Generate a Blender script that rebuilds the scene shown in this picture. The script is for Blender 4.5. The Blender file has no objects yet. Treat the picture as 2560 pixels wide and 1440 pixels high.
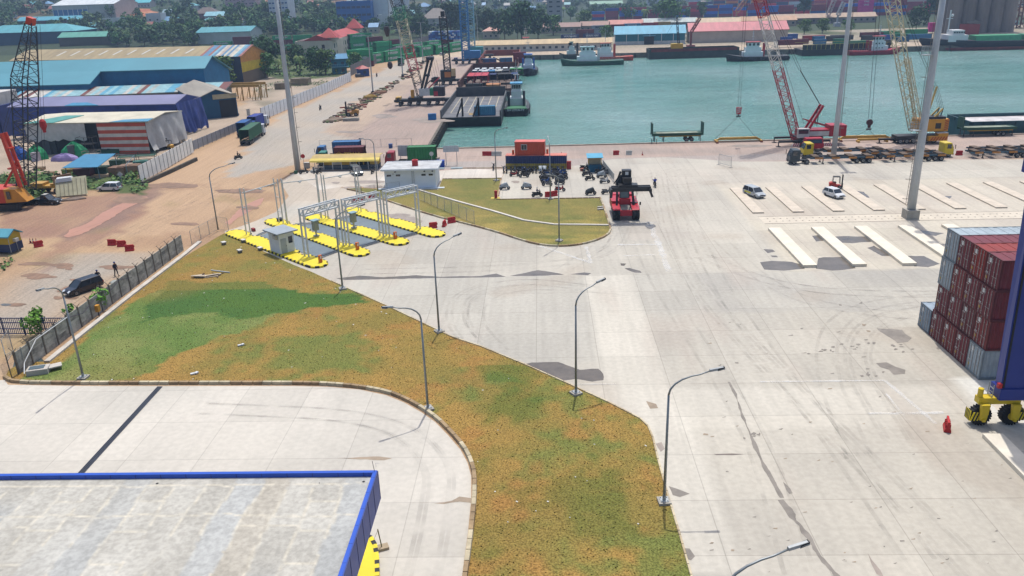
import bpy, bmesh, math, random
from mathutils import Matrix, Vector, noise
from mathutils.geometry import tessellate_polygon
random.seed(7)
rnd=random.random
def U(a,b): return a+(b-a)*rnd()
C=bpy.context.scene.collection
# ---------------------------------------------------------------- camera geometry (read off the photograph)
CF,CH=2006.0,35.6
TH=math.atan(762/CF)
RM=Matrix.Rotation(math.radians(2.4),3,'Z')@Matrix.Rotation(math.pi/2-TH,3,'X')@Matrix.Rotation(-math.atan(.033),3,'Z')
def ray(px,py): return RM@Vector(((px-1280)/CF,(720-py)/CF,-1))
def G(px,py,z=0.0):
    d=ray(px,py); t=(z-CH)/d.z; return Vector((d.x*t,d.y*t,z))
def G2(px,py,z=0.0):
    p=G(px,py,z); return (p.x,p.y)
def HG(bx,by,tx,ty):
    b=G(bx,by); d=ray(tx,ty); return CH+d.z*math.hypot(b.x,b.y)/math.hypot(d.x,d.y)
def terr(x,y):
    """ground height of the land behind the harbour"""
    r=0.0
    if y>560:
        w=max(0,min(1,(-10-x)/260))
        r=(y-560)*.072*w+max(0,y-1050)*.03*(1-w)
        r*=1+.35*math.sin(x*.011+1.3)*math.cos(y*.006)
    return r
def PJ(x,y,z):
    p=RM.transposed()@Vector((x,y,z-CH)); return 1280-CF*p.x/p.z,720+CF*p.y/p.z
def GT(px,py):
    d=ray(px,py); t=200.0; s=4.0
    while t<3200:
        x,y,z=d.x*t,d.y*t,CH+d.z*t
        if z<=terr(x,y): return Vector((x,y,terr(x,y)))
        t+=s
    return None
cam=bpy.data.cameras.new('camera'); co=bpy.data.objects.new('camera',cam); C.objects.link(co)
cam.sensor_width=36; cam.lens=CF/2560*36; cam.clip_end=6000; cam.clip_start=.5
co.matrix_world=Matrix.Translation((0,0,CH))@RM.to_4x4()
S=bpy.context.scene; S.camera=co
# ---------------------------------------------------------------- light
sunv=Vector((.13,1,2.87)).normalized()
L=bpy.data.lights.new('sun','SUN'); L.energy=3.1; L.angle=math.radians(.55); L.color=(1,.965,.9)
lo=bpy.data.objects.new('sun',L); C.objects.link(lo); lo.rotation_euler=sunv.to_track_quat('Z','Y').to_euler(); lo.location=(0,0,200)
W=bpy.data.worlds.new('World'); S.world=W; W.use_nodes=True
nt=W.node_tree; sky=nt.nodes.new('ShaderNodeTexSky'); sky.sky_type='NISHITA'; sky.sun_disc=False
sky.sun_elevation=math.asin(sunv.z); sky.sun_rotation=math.atan2(sunv.x,sunv.y); sky.dust_density=3.0; sky.air_density=1.0
bg=nt.nodes['Background']; bg.inputs[1].default_value=.15; nt.links.new(sky.outputs[0],bg.inputs[0])
S.view_settings.view_transform='Standard'; S.view_settings.look='None'; S.view_settings.exposure=.33; S.view_settings.gamma=1
S.cycles.max_bounces=5; S.cycles.transparent_max_bounces=8; S.cycles.volume_bounces=0; S.cycles.sample_clamp_indirect=4
S.cycles.caustics_reflective=False; S.cycles.caustics_refractive=False
# ---------------------------------------------------------------- materials
def lin(c):
    c/=255.0; return c/12.92 if c<=.04045 else ((c+.055)/1.055)**2.4
def col(rgb,k=.66): return tuple(lin(v)*k for v in rgb)+(1,)
_m={}
def M(rgb,rough=.65,metal=0,var=.14,sc=.6,k=.66,bump=0,oi=0,spec=.4,stretch=None):
    key=(rgb,rough,metal,var,sc,k,bump,oi,spec,stretch)
    if key in _m: return _m[key]
    m=bpy.data.materials.new('paint_%d_%d_%d'%tuple(int(v) for v in rgb)); m.use_nodes=True
    n=m.node_tree.nodes; l=m.node_tree.links; b=n['Principled BSDF']
    b.inputs['Roughness'].default_value=rough; b.inputs['Metallic'].default_value=metal
    b.inputs['Specular IOR Level'].default_value=spec
    base=col(rgb,k)
    tc=n.new('ShaderNodeTexCoord'); nz=n.new('ShaderNodeTexNoise'); nz.inputs['Scale'].default_value=sc; nz.inputs['Detail'].default_value=5
    nz.inputs['Roughness'].default_value=.65
    if stretch:
        mp=n.new('ShaderNodeMapping'); mp.inputs['Scale'].default_value=stretch; l.new(tc.outputs['Object'],mp.inputs[0]); l.new(mp.outputs[0],nz.inputs[0])
    else: l.new(tc.outputs['Object'],nz.inputs[0])
    mr=n.new('ShaderNodeMapRange'); mr.inputs['From Min'].default_value=.3; mr.inputs['From Max'].default_value=.7
    mr.inputs['To Min'].default_value=1-var*1.6; mr.inputs['To Max'].default_value=1+var
    l.new(nz.outputs['Fac'],mr.inputs['Value'])
    hs=n.new('ShaderNodeHueSaturation'); hs.inputs['Color'].default_value=base; l.new(mr.outputs[0],hs.inputs['Value'])
    if oi:
        ob=n.new('ShaderNodeObjectInfo'); m2=n.new('ShaderNodeMapRange'); m2.inputs['To Min'].default_value=.5-oi*.12; m2.inputs['To Max'].default_value=.5+oi*.12
        l.new(ob.outputs['Random'],m2.inputs['Value']); l.new(m2.outputs[0],hs.inputs['Hue'])
        m3=n.new('ShaderNodeMapRange'); m3.inputs['To Min'].default_value=1-oi; m3.inputs['To Max'].default_value=1+oi
        mu=n.new('ShaderNodeMath'); mu.operation='MULTIPLY'; l.new(ob.outputs['Random'],m3.inputs['Value']); l.new(m3.outputs[0],mu.inputs[0]); l.new(mr.outputs[0],mu.inputs[1]); l.new(mu.outputs[0],hs.inputs['Value'])
    l.new(hs.outputs[0],b.inputs['Base Color'])
    if bump:
        bp=n.new('ShaderNodeBump'); bp.inputs['Strength'].default_value=bump; bp.inputs['Distance'].default_value=.1; l.new(nz.outputs['Fac'],bp.inputs['Height']); l.new(bp.outputs[0],b.inputs['Normal'])
    _m[key]=m; return m
def MC(name,fine=(9,.25),rough=.85,bump=.0,spec=.25,lines=None,streak=0,lattr='col'):
    """material whose colour is the mesh's 'col' attribute times fine noise, optional joint grid"""
    m=bpy.data.materials.new(name); m.use_nodes=True; n=m.node_tree.nodes; l=m.node_tree.links; b=n['Principled BSDF']
    b.inputs['Roughness'].default_value=rough; b.inputs['Specular IOR Level'].default_value=spec
    at=n.new('ShaderNodeVertexColor'); at.layer_name=lattr
    geo=n.new('ShaderNodeNewGeometry')
    nz=n.new('ShaderNodeTexNoise'); nz.inputs['Scale'].default_value=fine[0]; nz.inputs['Detail'].default_value=4; l.new(geo.outputs['Position'],nz.inputs[0])
    mr=n.new('ShaderNodeMapRange'); mr.inputs['From Min'].default_value=.35; mr.inputs['From Max'].default_value=.65; mr.inputs['To Min'].default_value=1-fine[1]*1.5; mr.inputs['To Max'].default_value=1+fine[1]
    l.new(nz.outputs[0],mr.inputs[0]); val=mr.outputs[0]
    def mul(a,bb):
        mu=n.new('ShaderNodeMath'); mu.operation='MULTIPLY'; l.new(a,mu.inputs[0])
        if hasattr(bb,'links') or not isinstance(bb,float): l.new(bb,mu.inputs[1])
        else: mu.inputs[1].default_value=bb
        return mu.outputs[0]
    if streak:
        mp=n.new('ShaderNodeMapping'); mp.inputs['Scale'].default_value=(1.3,.07,1); l.new(geo.outputs['Position'],mp.inputs[0])
        n2=n.new('ShaderNodeTexNoise'); n2.inputs['Scale'].default_value=1.0; n2.inputs['Detail'].default_value=6; n2.inputs['Distortion'].default_value=.4; l.new(mp.outputs[0],n2.inputs[0])
        r2=n.new('ShaderNodeMapRange'); r2.inputs['From Min'].default_value=.3; r2.inputs['From Max'].default_value=.7; r2.inputs['To Min'].default_value=1-streak; r2.inputs['To Max'].default_value=1+streak
        l.new(n2.outputs[0],r2.inputs[0]); val=mul(val,r2.outputs[0])
    if lines:
        x0,dx,y0,dy,wid,dark=lines
        sp=n.new('ShaderNodeSeparateXYZ')
        # slight wobble of the joints
        l.new(geo.outputs['Position'],sp.inputs[0])
        for axis,o,d in ((0,x0,dx),(1,y0,dy)):
            a=n.new('ShaderNodeMath'); a.operation='SUBTRACT'; l.new(sp.outputs[axis],a.inputs[0]); a.inputs[1].default_value=o-d/2
            q=n.new('ShaderNodeMath'); q.operation='FLOORED_MODULO'; l.new(a.outputs[0],q.inputs[0]); q.inputs[1].default_value=d
            e=n.new('ShaderNodeMath'); e.operation='SUBTRACT'; l.new(q.outputs[0],e.inputs[0]); e.inputs[1].default_value=d/2
            f=n.new('ShaderNodeMath'); f.operation='ABSOLUTE'; l.new(e.outputs[0],f.inputs[0])
            g=n.new('ShaderNodeMapRange'); g.inputs['From Min'].default_value=wid*.35; g.inputs['From Max'].default_value=wid; g.inputs['To Min'].default_value=dark; g.inputs['To Max'].default_value=1
            l.new(f.outputs[0],g.inputs[0]); val=mul(val,g.outputs[0])
        # slab to slab tint
        cm=n.new('ShaderNodeVectorMath'); cm.operation='SUBTRACT'; l.new(geo.outputs['Position'],cm.inputs[0]); cm.inputs[1].default_value=(x0,y0,-.5)
        cd=n.new('ShaderNodeVectorMath'); cd.operation='DIVIDE'; l.new(cm.outputs[0],cd.inputs[0]); cd.inputs[1].default_value=(dx,dy,10)
        cf=n.new('ShaderNodeVectorMath'); cf.operation='FLOOR'; l.new(cd.outputs[0],cf.inputs[0])
        wn=n.new('ShaderNodeTexWhiteNoise'); l.new(cf.outputs[0],wn.inputs[0])
        wr=n.new('ShaderNodeMapRange'); wr.inputs['To Min'].default_value=.94; wr.inputs['To Max'].default_value=1.05; l.new(wn.outputs[0],wr.inputs[0]); val=mul(val,wr.outputs[0])
    hs=n.new('ShaderNodeHueSaturation'); l.new(at.outputs[0],hs.inputs['Color']); l.new(val,hs.inputs['Value']); l.new(hs.outputs[0],b.inputs['Base Color'])
    if bump:
        bp=n.new('ShaderNodeBump'); bp.inputs['Strength'].default_value=bump; bp.inputs['Distance'].default_value=.08; l.new(nz.outputs[0],bp.inputs['Height']); l.new(bp.outputs[0],b.inputs['Normal'])
    return m
# ---------------------------------------------------------------- mesh builder
class MB:
    def __init__(s): s.v=[];s.f=[];s.mi=[];s.ms=[];s.cm=0
    def mat(s,m):
        if m not in s.ms: s.ms.append(m)
        s.cm=s.ms.index(m); return s
    def add(s,vs,fs):
        o=len(s.v); s.v+=[tuple(v) for v in vs]; s.f+=[tuple(i+o for i in f) for f in fs]; s.mi+=[s.cm]*len(fs); return s
    def box(s,x0,y0,z0,x1,y1,z1):
        return s.add([(x0,y0,z0),(x1,y0,z0),(x1,y1,z0),(x0,y1,z0),(x0,y0,z1),(x1,y0,z1),(x1,y1,z1),(x0,y1,z1)],[(0,3,2,1),(4,5,6,7),(0,1,5,4),(1,2,6,5),(2,3,7,6),(3,0,4,7)])
    def cb(s,cx,cy,z0,sx,sy,sz,rz=0):
        c,q=math.cos(rz),math.sin(rz); o=[]
        for z in (z0,z0+sz):
            for a,b in ((-1,-1),(1,-1),(1,1),(-1,1)):
                X,Y=a*sx/2,b*sy/2; o.append((cx+X*c-Y*q,cy+X*q+Y*c,z))
        return s.add(o,[(0,3,2,1),(4,5,6,7),(0,1,5,4),(1,2,6,5),(2,3,7,6),(3,0,4,7)])
    def hexa(s,b,t):  # 4 bottom pts, 4 top pts
        return s.add(list(b)+list(t),[(0,3,2,1),(4,5,6,7),(0,1,5,4),(1,2,6,5),(2,3,7,6),(3,0,4,7)])
    def bar(s,p,q,w,h=None):
        h=h or w; p=Vector(p);q=Vector(q); d=(q-p)
        if d.length<1e-6: return s
        d.normalize(); a=d.cross(Vector((0,0,1)))
        if a.length<1e-3: a=Vector((1,0,0))
        a.normalize(); b=a.cross(d).normalized(); a=a*w/2; b=b*h/2
        return s.hexa([p-a-b,p+a-b,p+a+b,p-a+b],[q-a-b,q+a-b,q+a+b,q-a+b])
    def tube(s,pts,r,n=6,cap=True):
        pts=[Vector(p) for p in pts]; R=r if isinstance(r,(list,tuple)) else [r]*len(pts); o=[]
        up=None
        for i,p in enumerate(pts):
            d=(pts[min(i+1,len(pts)-1)]-pts[max(i-1,0)]).normalized()
            if up is None:
                up=Vector((0,0,1)) if abs(d.z)<.9 else Vector((1,0,0))
            a=d.cross(up).normalized(); b=a.cross(d).normalized(); up=b if abs(d.dot(b))<.5 else up
            for k in range(n):
                t=2*math.pi*k/n; o.append(p+a*math.cos(t)*R[i]+b*math.sin(t)*R[i])
        f=[]
        for i in range(len(pts)-1):
            for k in range(n): f.append((i*n+k,i*n+(k+1)%n,(i+1)*n+(k+1)%n,(i+1)*n+k))
        if cap: f.append(tuple(range(n-1,-1,-1))); f.append(tuple((len(pts)-1)*n+k for k in range(n)))
        return s.add(o,f)
    def cyl(s,cx,cy,z0,z1,r,n=12,r2=None): return s.tube([(cx,cy,z0),(cx,cy,z1)],[r,r if r2 is None else r2],n)
    def wheel(s,cx,cy,cz,r,w,ax='y',n=14):
        d=Vector((0,w/2,0)) if ax=='y' else Vector((w/2,0,0)); c=Vector((cx,cy,cz))
        e=d*.75
        return s.tube([c-d,c-e,c+e,c+d],[r*.9,r,r,r*.9],n)
    def prism(s,poly,z0,z1):
        n=len(poly); o=[(p[0],p[1],z0) for p in poly]+[(p[0],p[1],z1) for p in poly]
        return s.add(o,[tuple(range(n-1,-1,-1)),tuple(range(n,2*n))]+[(i,(i+1)%n,n+(i+1)%n,n+i) for i in range(n)])
    def profx(s,prof,x0,x1):  # (y,z) profile extruded along x
        n=len(prof); o=[(x0,p[0],p[1]) for p in prof]+[(x1,p[0],p[1]) for p in prof]
        return s.add(o,[tuple(range(n)),tuple(range(2*n-1,n-1,-1))]+[(i,n+i,n+(i+1)%n,(i+1)%n) for i in range(n)])
    def profy(s,prof,y0,y1):  # (x,z) profile extruded along y
        n=len(prof); o=[(p[0],y0,p[1]) for p in prof]+[(p[0],y1,p[1]) for p in prof]
        return s.add(o,[tuple(range(n)),tuple(range(2*n-1,n-1,-1))]+[(i,n+i,n+(i+1)%n,(i+1)%n) for i in range(n)])
    def quad(s,a,b,c,d): return s.add([a,b,c,d],[(0,1,2,3)])
    def ball(s,c,r,n=8,m=5,sz=1):
        o=[(c[0],c[1],c[2]+r*sz)]; f=[]
        for i in range(1,m):
            t=math.pi*i/m
            for k in range(n): a=2*math.pi*k/n; o.append((c[0]+r*math.sin(t)*math.cos(a),c[1]+r*math.sin(t)*math.sin(a),c[2]+r*sz*math.cos(t)))
        o.append((c[0],c[1],c[2]-r*sz)); e=len(o)-1
        for k in range(n):
            f.append((0,1+k,1+(k+1)%n)); f.append((e,e-n+(k+1)%n,e-n+k))
            for i in range(m-2): f.append((1+i*n+k,1+(i+1)*n+k,1+(i+1)*n+(k+1)%n,1+i*n+(k+1)%n))
        return s.add(o,f)
    def build(s,name,m=None,parent=None,smooth=False,fix=True):
        me=bpy.data.meshes.new(name); me.from_pydata(s.v,[],s.f); 
        if s.ms and m is None:
            for q in s.ms: me.materials.append(q)
            me.polygons.foreach_set('material_index',s.mi)
        else: me.materials.append(m or M((150,150,150)))
        if fix and len(s.f)<20000:
            b=bmesh.new(); b.from_mesh(me); bmesh.ops.recalc_face_normals(b,faces=b.faces); b.to_mesh(me); b.free()
        if smooth: me.polygons.foreach_set('use_smooth',[True]*len(me.polygons))
        o=bpy.data.objects.new(name,me); C.objects.link(o)
        if parent: o.parent=parent
        return o
def tag(o,label=None,cat=None,group=None,kind=None):
    if label: o['label']=label
    if cat: o['category']=cat
    if group: o['group']=group
    if kind: o['kind']=kind
    return o
def root(name,label,cat,loc=(0,0,0),rz=0,group=None):
    o=bpy.data.objects.new(name,None); C.objects.link(o); o.location=loc; o.rotation_euler=(0,0,rz); o.empty_display_size=.5
    return tag(o,label,cat,group)
KID={}
def kids(o):
    if not KID or KID.get('_n')!=len(bpy.data.objects):
        KID.clear()
        for c in bpy.data.objects:
            if c.parent: KID.setdefault(c.parent.name,[]).append(c)
        KID['_n']=len(bpy.data.objects)
    return list(KID.get(o.name,[]))
def tree_of(o): return (o,[tree_of(c) for c in kids(o)])
def _cp(t,parent):
    o,ch=t; c=o.copy(); C.objects.link(c); c.parent=parent
    for q in ch: _cp(q,c)
    return c
def dup(t,loc,rz=0,label=None,scale=None,group=None):
    if not isinstance(t,tuple): t=tree_of(t)
    c=_cp(t,None); c.location=loc; c.rotation_euler=(0,0,rz)
    if scale: c.scale=(scale,)*3 if not isinstance(scale,tuple) else scale
    if label: c['label']=label
    if group: c['group']=group
    return c
class Kit:
    """first use moves the prototype, later uses copy it"""
    def __init__(s,rt): s.rt=rt; s.t=tree_of(rt); s.used=False
    def put(s,loc,rz=0,label=None,scale=None,group=None):
        if not s.used:
            s.used=True; o=s.rt; o.location=loc; o.rotation_euler=(0,0,rz)
            if scale: o.scale=(scale,)*3 if not isinstance(scale,tuple) else scale
            if label: o['label']=label
            if group: o['group']=group
            return o
        return dup(s.t,loc,rz,label,scale,group)
def text(s,size,name,m,parent,loc,rot,ext=.01,align='CENTER',bold=0):
    cu=bpy.data.curves.new('t','FONT'); cu.body=s; cu.size=size; cu.align_x=align; cu.align_y='CENTER'; cu.extrude=ext; cu.offset=bold; cu.resolution_u=2
    o=bpy.data.objects.new('t',cu); C.objects.link(o); dg=bpy.context.evaluated_depsgraph_get(); me=bpy.data.meshes.new_from_object(o.evaluated_get(dg)); bpy.data.objects.remove(o); bpy.data.curves.remove(cu)
    me.name=name; me.materials.clear(); me.materials.append(m)
    q=bpy.data.objects.new(name,me); C.objects.link(q); q.parent=parent; q.location=loc; q.rotation_euler=rot; return q
def ragged(poly,step=1.5,amp=.5,seed=0,f=.35):
    out=[]; n=len(poly)
    for i in range(n):
        a=Vector(poly[i][:2]); b=Vector(poly[(i+1)%n][:2]); L_=(b-a).length; k=max(1,int(L_/step)); nn=Vector((-(b-a).y,(b-a).x)).normalized() if L_>0 else Vector((0,0))
        for j in range(k):
            p=a+(b-a)*j/k; q=noise.noise(Vector((p.x*f,p.y*f,seed)))*amp*1.3+noise.noise(Vector((p.x*f*4,p.y*f*4,seed+9)))*amp*.5
            out.append((p.x+nn.x*q,p.y+nn.y*q))
    return out
def sheet(name,poly,z,cell,colf,m,kind='structure',parent=None,hf=None):
    poly=[p for i,p in enumerate(poly) if (Vector(p[:2])-Vector(poly[i-1][:2])).length>.01]
    b=bmesh.new(); vs=[b.verts.new((p[0],p[1],0)) for p in poly]
    for t in tessellate_polygon([[Vector((p[0],p[1],0)) for p in poly]]):
        a_,b_,c_x=[Vector(poly[i][:2]) for i in t]; s_=(b_-a_).cross(c_x-a_)
        if abs(s_)<1e-7: continue
        try: b.faces.new([vs[i] for i in (t if s_>0 else t[::-1])])
        except ValueError: pass
    if cell:
        xs=[p[0] for p in poly]; ys=[p[1] for p in poly]
        for ax,lo_,hi in ((0,min(xs),max(xs)),(1,min(ys),max(ys))):
            k=math.floor(lo_/cell)+1
            while k*cell<hi:
                c=[0,0,0]; c[ax]=k*cell; nn=[0,0,0]; nn[ax]=1
                # bisect only what the line can touch
                lo2=k*cell
                g=[e for e in b.edges if min(e.verts[0].co[ax],e.verts[1].co[ax])<lo2<max(e.verts[0].co[ax],e.verts[1].co[ax])]
                fs={q for e in g for q in e.link_faces}; vv={v for q in fs for v in q.verts}; ee={e for q in fs for e in q.edges}
                bmesh.ops.bisect_plane(b,geom=list(vv)+list(ee)+list(fs),plane_co=c,plane_no=nn,dist=1e-5)
                k+=1
    for v in b.verts: v.co.z=z+(hf(v.co.x,v.co.y) if hf else 0)
    for q in b.faces:
        q.normal_update()
        if q.normal.z<0: q.normal_flip()
    me=bpy.data.meshes.new(name); b.to_mesh(me); b.free(); me.materials.append(m)
    if colf:
        ca=me.color_attributes.new('col','FLOAT_COLOR','POINT'); d=[]
        for v in me.vertices: d+=list(colf(v.co.x,v.co.y))[:3]+[1.0]
        ca.data.foreach_set('color',d)
    o=bpy.data.objects.new(name,me); C.objects.link(o)
    if parent: o.parent=parent
    if kind: o['kind']=kind
    return o
def inpoly(x,y,p):
    c=False; j=len(p)-1
    for i in range(len(p)):
        if (p[i][1]>y)!=(p[j][1]>y) and x<(p[j][0]-p[i][0])*(y-p[i][1])/(p[j][1]-p[i][1])+p[i][0]: c=not c
        j=i
    return c
def mix(a,b,t): return tuple(a[i]+(b[i]-a[i])*t for i in range(3))
def nz(x,y,f,s=0): return noise.noise(Vector((x*f,y*f,s)))
def sm(t): t=max(0,min(1,t)); return t*t*(3-2*t)
def pxpoly(*pts,z=0): return [G2(a,b,z) for a,b in pts]
# ================================================================ ground, water, roads
def c_(r,g,b,k=.66): return tuple(lin(v)*k for v in (r,g,b))
DIRT=c_(198,166,130); DIRT2=c_(170,138,108); MUD=c_(158,122,104); ROAD=c_(182,174,162); APW=c_(196,174,152); APS=c_(194,172,158)
WEED=c_(96,110,62); FAB=c_(196,176,154); YARD=c_(208,201,186); YLIGHT=c_(224,217,202); YGREY=c_(188,182,170); CREAM=c_(216,207,188)
zr=pxpoly((560,445),(655,318),(770,258),(880,212),(1000,155),(1055,118),(1100,112),(1078,130),(1040,165),(995,205),(950,225),(880,262),(830,300),(812,330),(860,345),(1000,352),(1120,356),(1100,372),(1060,385),(740,402),(700,420))
zmud=pxpoly((60,510),(200,500),(330,470),(430,455),(330,500),(380,490),(370,530),(300,580),(180,640),(80,680),(110,640),(150,600),(0,590),(0,520))
zwet=pxpoly((150,590),(330,480),(400,460),(440,455),(380,505),(290,565),(180,600))
zfab=pxpoly((-400,470),(70,430),(250,440),(350,415),(480,372),(655,296),(640,240),(560,290),(-400,300))
zweed=pxpoly((-300,480),(75,430),(230,450),(352,430),(372,470),(340,485),(215,472),(130,470),(100,500),(0,520))
zyardn=pxpoly((640,240),(655,300),(880,200),(860,190),(800,185),(700,180),(640,190))
zveg=pxpoly((600,120),(640,190),(740,200),(860,190),(870,150),(760,140))
def pert(x,y,a,f,s): return x+a*nz(x,y,f,s)*1.6+a*.5*nz(x,y,f*3.3,s+3),y+a*nz(x,y,f,s+20)*1.6+a*.5*nz(x,y,f*3.3,s+23)
def gcol(x,y):
    X,Y=pert(x,y,1.6,.12,1)
    t=.5+.5*nz(x,y,.05,4)+.35*nz(x,y,.22,6)
    c=mix(DIRT,DIRT2,sm(t*.9-.15))
    if inpoly(X,Y,zfab): c=mix(FAB,c_(176,158,138),sm(.5+nz(x,y,.1,8)))
    if inpoly(X,Y,zyardn): c=mix(c_(190,172,152),c_(150,140,120),sm(.5+nz(x,y,.08,8)))
    if inpoly(X,Y,zveg): c=mix(WEED,c_(70,88,52),sm(.5+nz(x,y,.1,8)))
    # road
    if inpoly(X,Y,zr): c=mix(ROAD,c_(196,180,160),sm(.35+.8*nz(x,y,.06,2)))
    # orange sand drifts beside the road
    if -82<x<-55 and 120<y<330 and not inpoly(X,Y,zr): c=mix(c,c_(200,168,136),.6)
    # apron west of the basin
    if -70<x<-26 and y>200 and not inpoly(X,Y,zr): c=mix(APW,c_(168,150,136),sm(.25+.9*nz(x,y,.045,11)+.5*nz(x,y,.2,12)))
    if -48<x and y>160:
        c=mix(APS,c_(170,156,146),sm(.3+.9*nz(x*.25,y,.09,13)+.4*nz(x,y,.3,14)))
        if 164<y<171: c=mix(c,c_(178,172,166),.6)
        if y>183.5: c=mix(c,c_(170,150,138),.5)
    if y<165 and x<-30:
        if inpoly(X,Y,zmud): c=mix(c,MUD,.55+.35*sm(.5+nz(x,y,.15,3)))
        if inpoly(X,Y,zwet): c=mix(c,c_(142,116,106),.7)
        w=sm((nz(x*.5,y*.9,.12,31)+.35*nz(x,y,.5,32)-.18)*4); c=mix(c,c_(166,132,106),.5*w)
        w=sm((nz(x,y*.6,.16,41)-.3)*5); c=mix(c,c_(160,146,98),.4*w)
        if inpoly(X,Y,zweed): c=mix(WEED,c_(78,96,48),sm(.5+nz(x,y,.3,9)))
    if x<-56 and y<112: c=mix(c,c_(178,168,154),sm(.4+nz(x,y,.07,51)))
    return c
gm=MC('ground_dirt',fine=(3.5,.12),rough=.9,streak=.07,bump=.15)
sheet('ground',[(-300,10),(340,10),(340,186.1),(-27,186.1),(-27,186.2),(-300,186.2)],0,1.7,gcol,gm)
sheet('ground',[(-300,186.2),(-27,186.2),(-31.6,439),(-300,439)],0,2.6,gcol,gm)
def fcol(x,y):
    t=.5+.6*nz(x,y,.03,4); g=mix(c_(62,78,46),c_(96,104,64),sm(t))
    if x<-90: 
        w=sm((nz(x,y,.012,71)-.28)*6); return mix(g,c_(176,160,130),w*.7)
    q=437-.075*(x+4)
    a=mix(c_(208,188,162),c_(184,168,148),sm(.5+nz(x,y,.03,5)))
    if y<q+34: return a
    if x>10 and y<860: return mix(c_(172,160,140),g,sm((nz(x,y,.02,8)-.1)*3))
    if -80<x<-30 and y<640: return a
    return g
fm=MC('ground_far',fine=(.6,.2),rough=.95)
sheet('ground',[(-300,439),(-31.6,439),(450,403),(450,560),(-300,560)],0,6,fcol,fm)
sheet('ground',[(-1500,10),(-300,10),(-300,560),(-1500,560)],0,50,fcol,fm)
sheet('ground',[(450,403),(1900,294),(1900,560),(450,560)],0,60,fcol,fm)
sheet('ground',[(340,10),(1200,10),(1200,186.1),(340,186.1)],0,0,gcol,gm)
def hcol(x,y):
    g=mix(c_(46,62,40),c_(72,86,54),sm(.5+.8*nz(x,y,.012,4)))
    w=sm((nz(x,y,.008,91)-.3)*6); return mix(g,c_(180,130,96),w*.6)
sheet('hills',[(-2200,560),(1900,560),(1900,3000),(-2200,3000)],0,40,hcol,fm,hf=terr)
# red soil cutting on the hillside
ps=[GT(*p) for p in ((285,52),(292,30),(330,22),(378,24),(388,38),(360,50))]
sheet('red_earth_slope',ragged([(p.x,p.y) for p in ps],12,6,3,.02),.5,12,lambda x,y:mix(c_(176,106,74),c_(200,138,98),sm(.5+nz(x,y,.03))),fm,hf=terr)
# water
wm=bpy.data.materials.new('harbour_water'); wm.use_nodes=True; n=wm.node_tree.nodes; l=wm.node_tree.links; b=n['Principled BSDF']
b.inputs['Roughness'].default_value=.12; b.inputs['IOR'].default_value=1.333; b.inputs['Specular IOR Level'].default_value=.5
geo=n.new('ShaderNodeNewGeometry')
n0=n.new('ShaderNodeTexNoise'); n0.inputs['Scale'].default_value=.012; n0.inputs['Detail'].default_value=3; l.new(geo.outputs['Position'],n0.inputs[0])
cr=n.new('ShaderNodeValToRGB'); cr.color_ramp.elements[0].position=.35; cr.color_ramp.elements[0].color=col((78,148,136),.64); cr.color_ramp.elements[1].position=.68; cr.color_ramp.elements[1].color=col((142,178,173),.68)
l.new(n0.outputs[0],cr.inputs[0]); l.new(cr.outputs[0],b.inputs['Base Color'])
mp=n.new('ShaderNodeMapping'); mp.inputs['Scale'].default_value=(.55,1.0,1); mp.inputs['Rotation'].default_value=(0,0,.15); l.new(geo.outputs['Position'],mp.inputs[0])
n1=n.new('ShaderNodeTexNoise'); n1.inputs['Scale'].default_value=.85; n1.inputs['Detail'].default_value=5; n1.inputs['Roughness'].default_value=.6; n1.inputs['Distortion'].default_value=.6; l.new(mp.outputs[0],n1.inputs[0])
n3=n.new('ShaderNodeTexNoise'); n3.inputs['Scale'].default_value=.09; n3.inputs['Detail'].default_value=3; l.new(mp.outputs[0],n3.inputs[0])
ad=n.new('ShaderNodeMath'); ad.operation='MULTIPLY_ADD'; l.new(n3.outputs[0],ad.inputs[0]); ad.inputs[1].default_value=1.6; l.new(n1.outputs[0],ad.inputs[2])
bp=n.new('ShaderNodeBump'); bp.inputs['Strength'].default_value=1.0; bp.inputs['Distance'].default_value=.75; l.new(ad.outputs[0],bp.inputs['Height']); l.new(bp.outputs[0],b.inputs['Normal'])
sheet('harbour_water',[(-60,184),(1900,184),(1900,446),(-60,446)],-2.5,0,None,wm)
# quay walls
qm=M((120,112,100),.9,var=.3,sc=.8)
mb=MB(); mb.box(-26.99,186.11,-5,1200,186.5,-.02); mb.box(-26.9,186.12,-.35,1200,186.85,-.06); tag(mb.build('quay_wall',qm),kind='structure')
mb=MB().mat(qm); a0=Vector((-27,186.3,0)); a1=Vector((-31.6,439,0))
mb.hexa([(-27,186.3,-5),(-26.4,186.3,-5),(-31,439,-5),(-31.6,439,-5)],[(-27,186.3,-.02),(-26.4,186.3,-.02),(-31,439,-.02),(-31.6,439,-.02)])
mb.mat(M((70,62,54),.9,var=.3))
for i in range(60):
    t=(i+.5)/60*.55; p=a0.lerp(a1,t); mb.box(p.x+.55,p.y-.35,-4,p.x+1.3,p.y+.35,-.25)
tag(mb.build('quay_wall'),kind='structure')
mb=MB().mat(M((128,120,108),.9,var=.3,sc=.5)); mb.hexa([(-31.6,439.2,-5),(1900,294.3,-5),(1900,293,-5),(-31.6,438.2,-5)],[(-31.6,439.2,-.02),(1900,294.3,-.02),(1900,293,-.02),(-31.6,438.2,-.02)])
mb.mat(M((84,78,70),.9))
for i in range(60):
    x=-28+i*7; y=439.1-.0752*(x+31)-1.1; mb.box(x,y-.3,-4,x+.9,y+.2,-.3)
tag(mb.build('quay_wall'),kind='structure')
# kerb lip along the near quay edge
mb=MB(); mb.box(-26.6,185.5,0,1200,186.05,.22); tag(mb.build('quay_kerb',M((176,160,144),.9,var=.2)),kind='structure')
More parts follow.
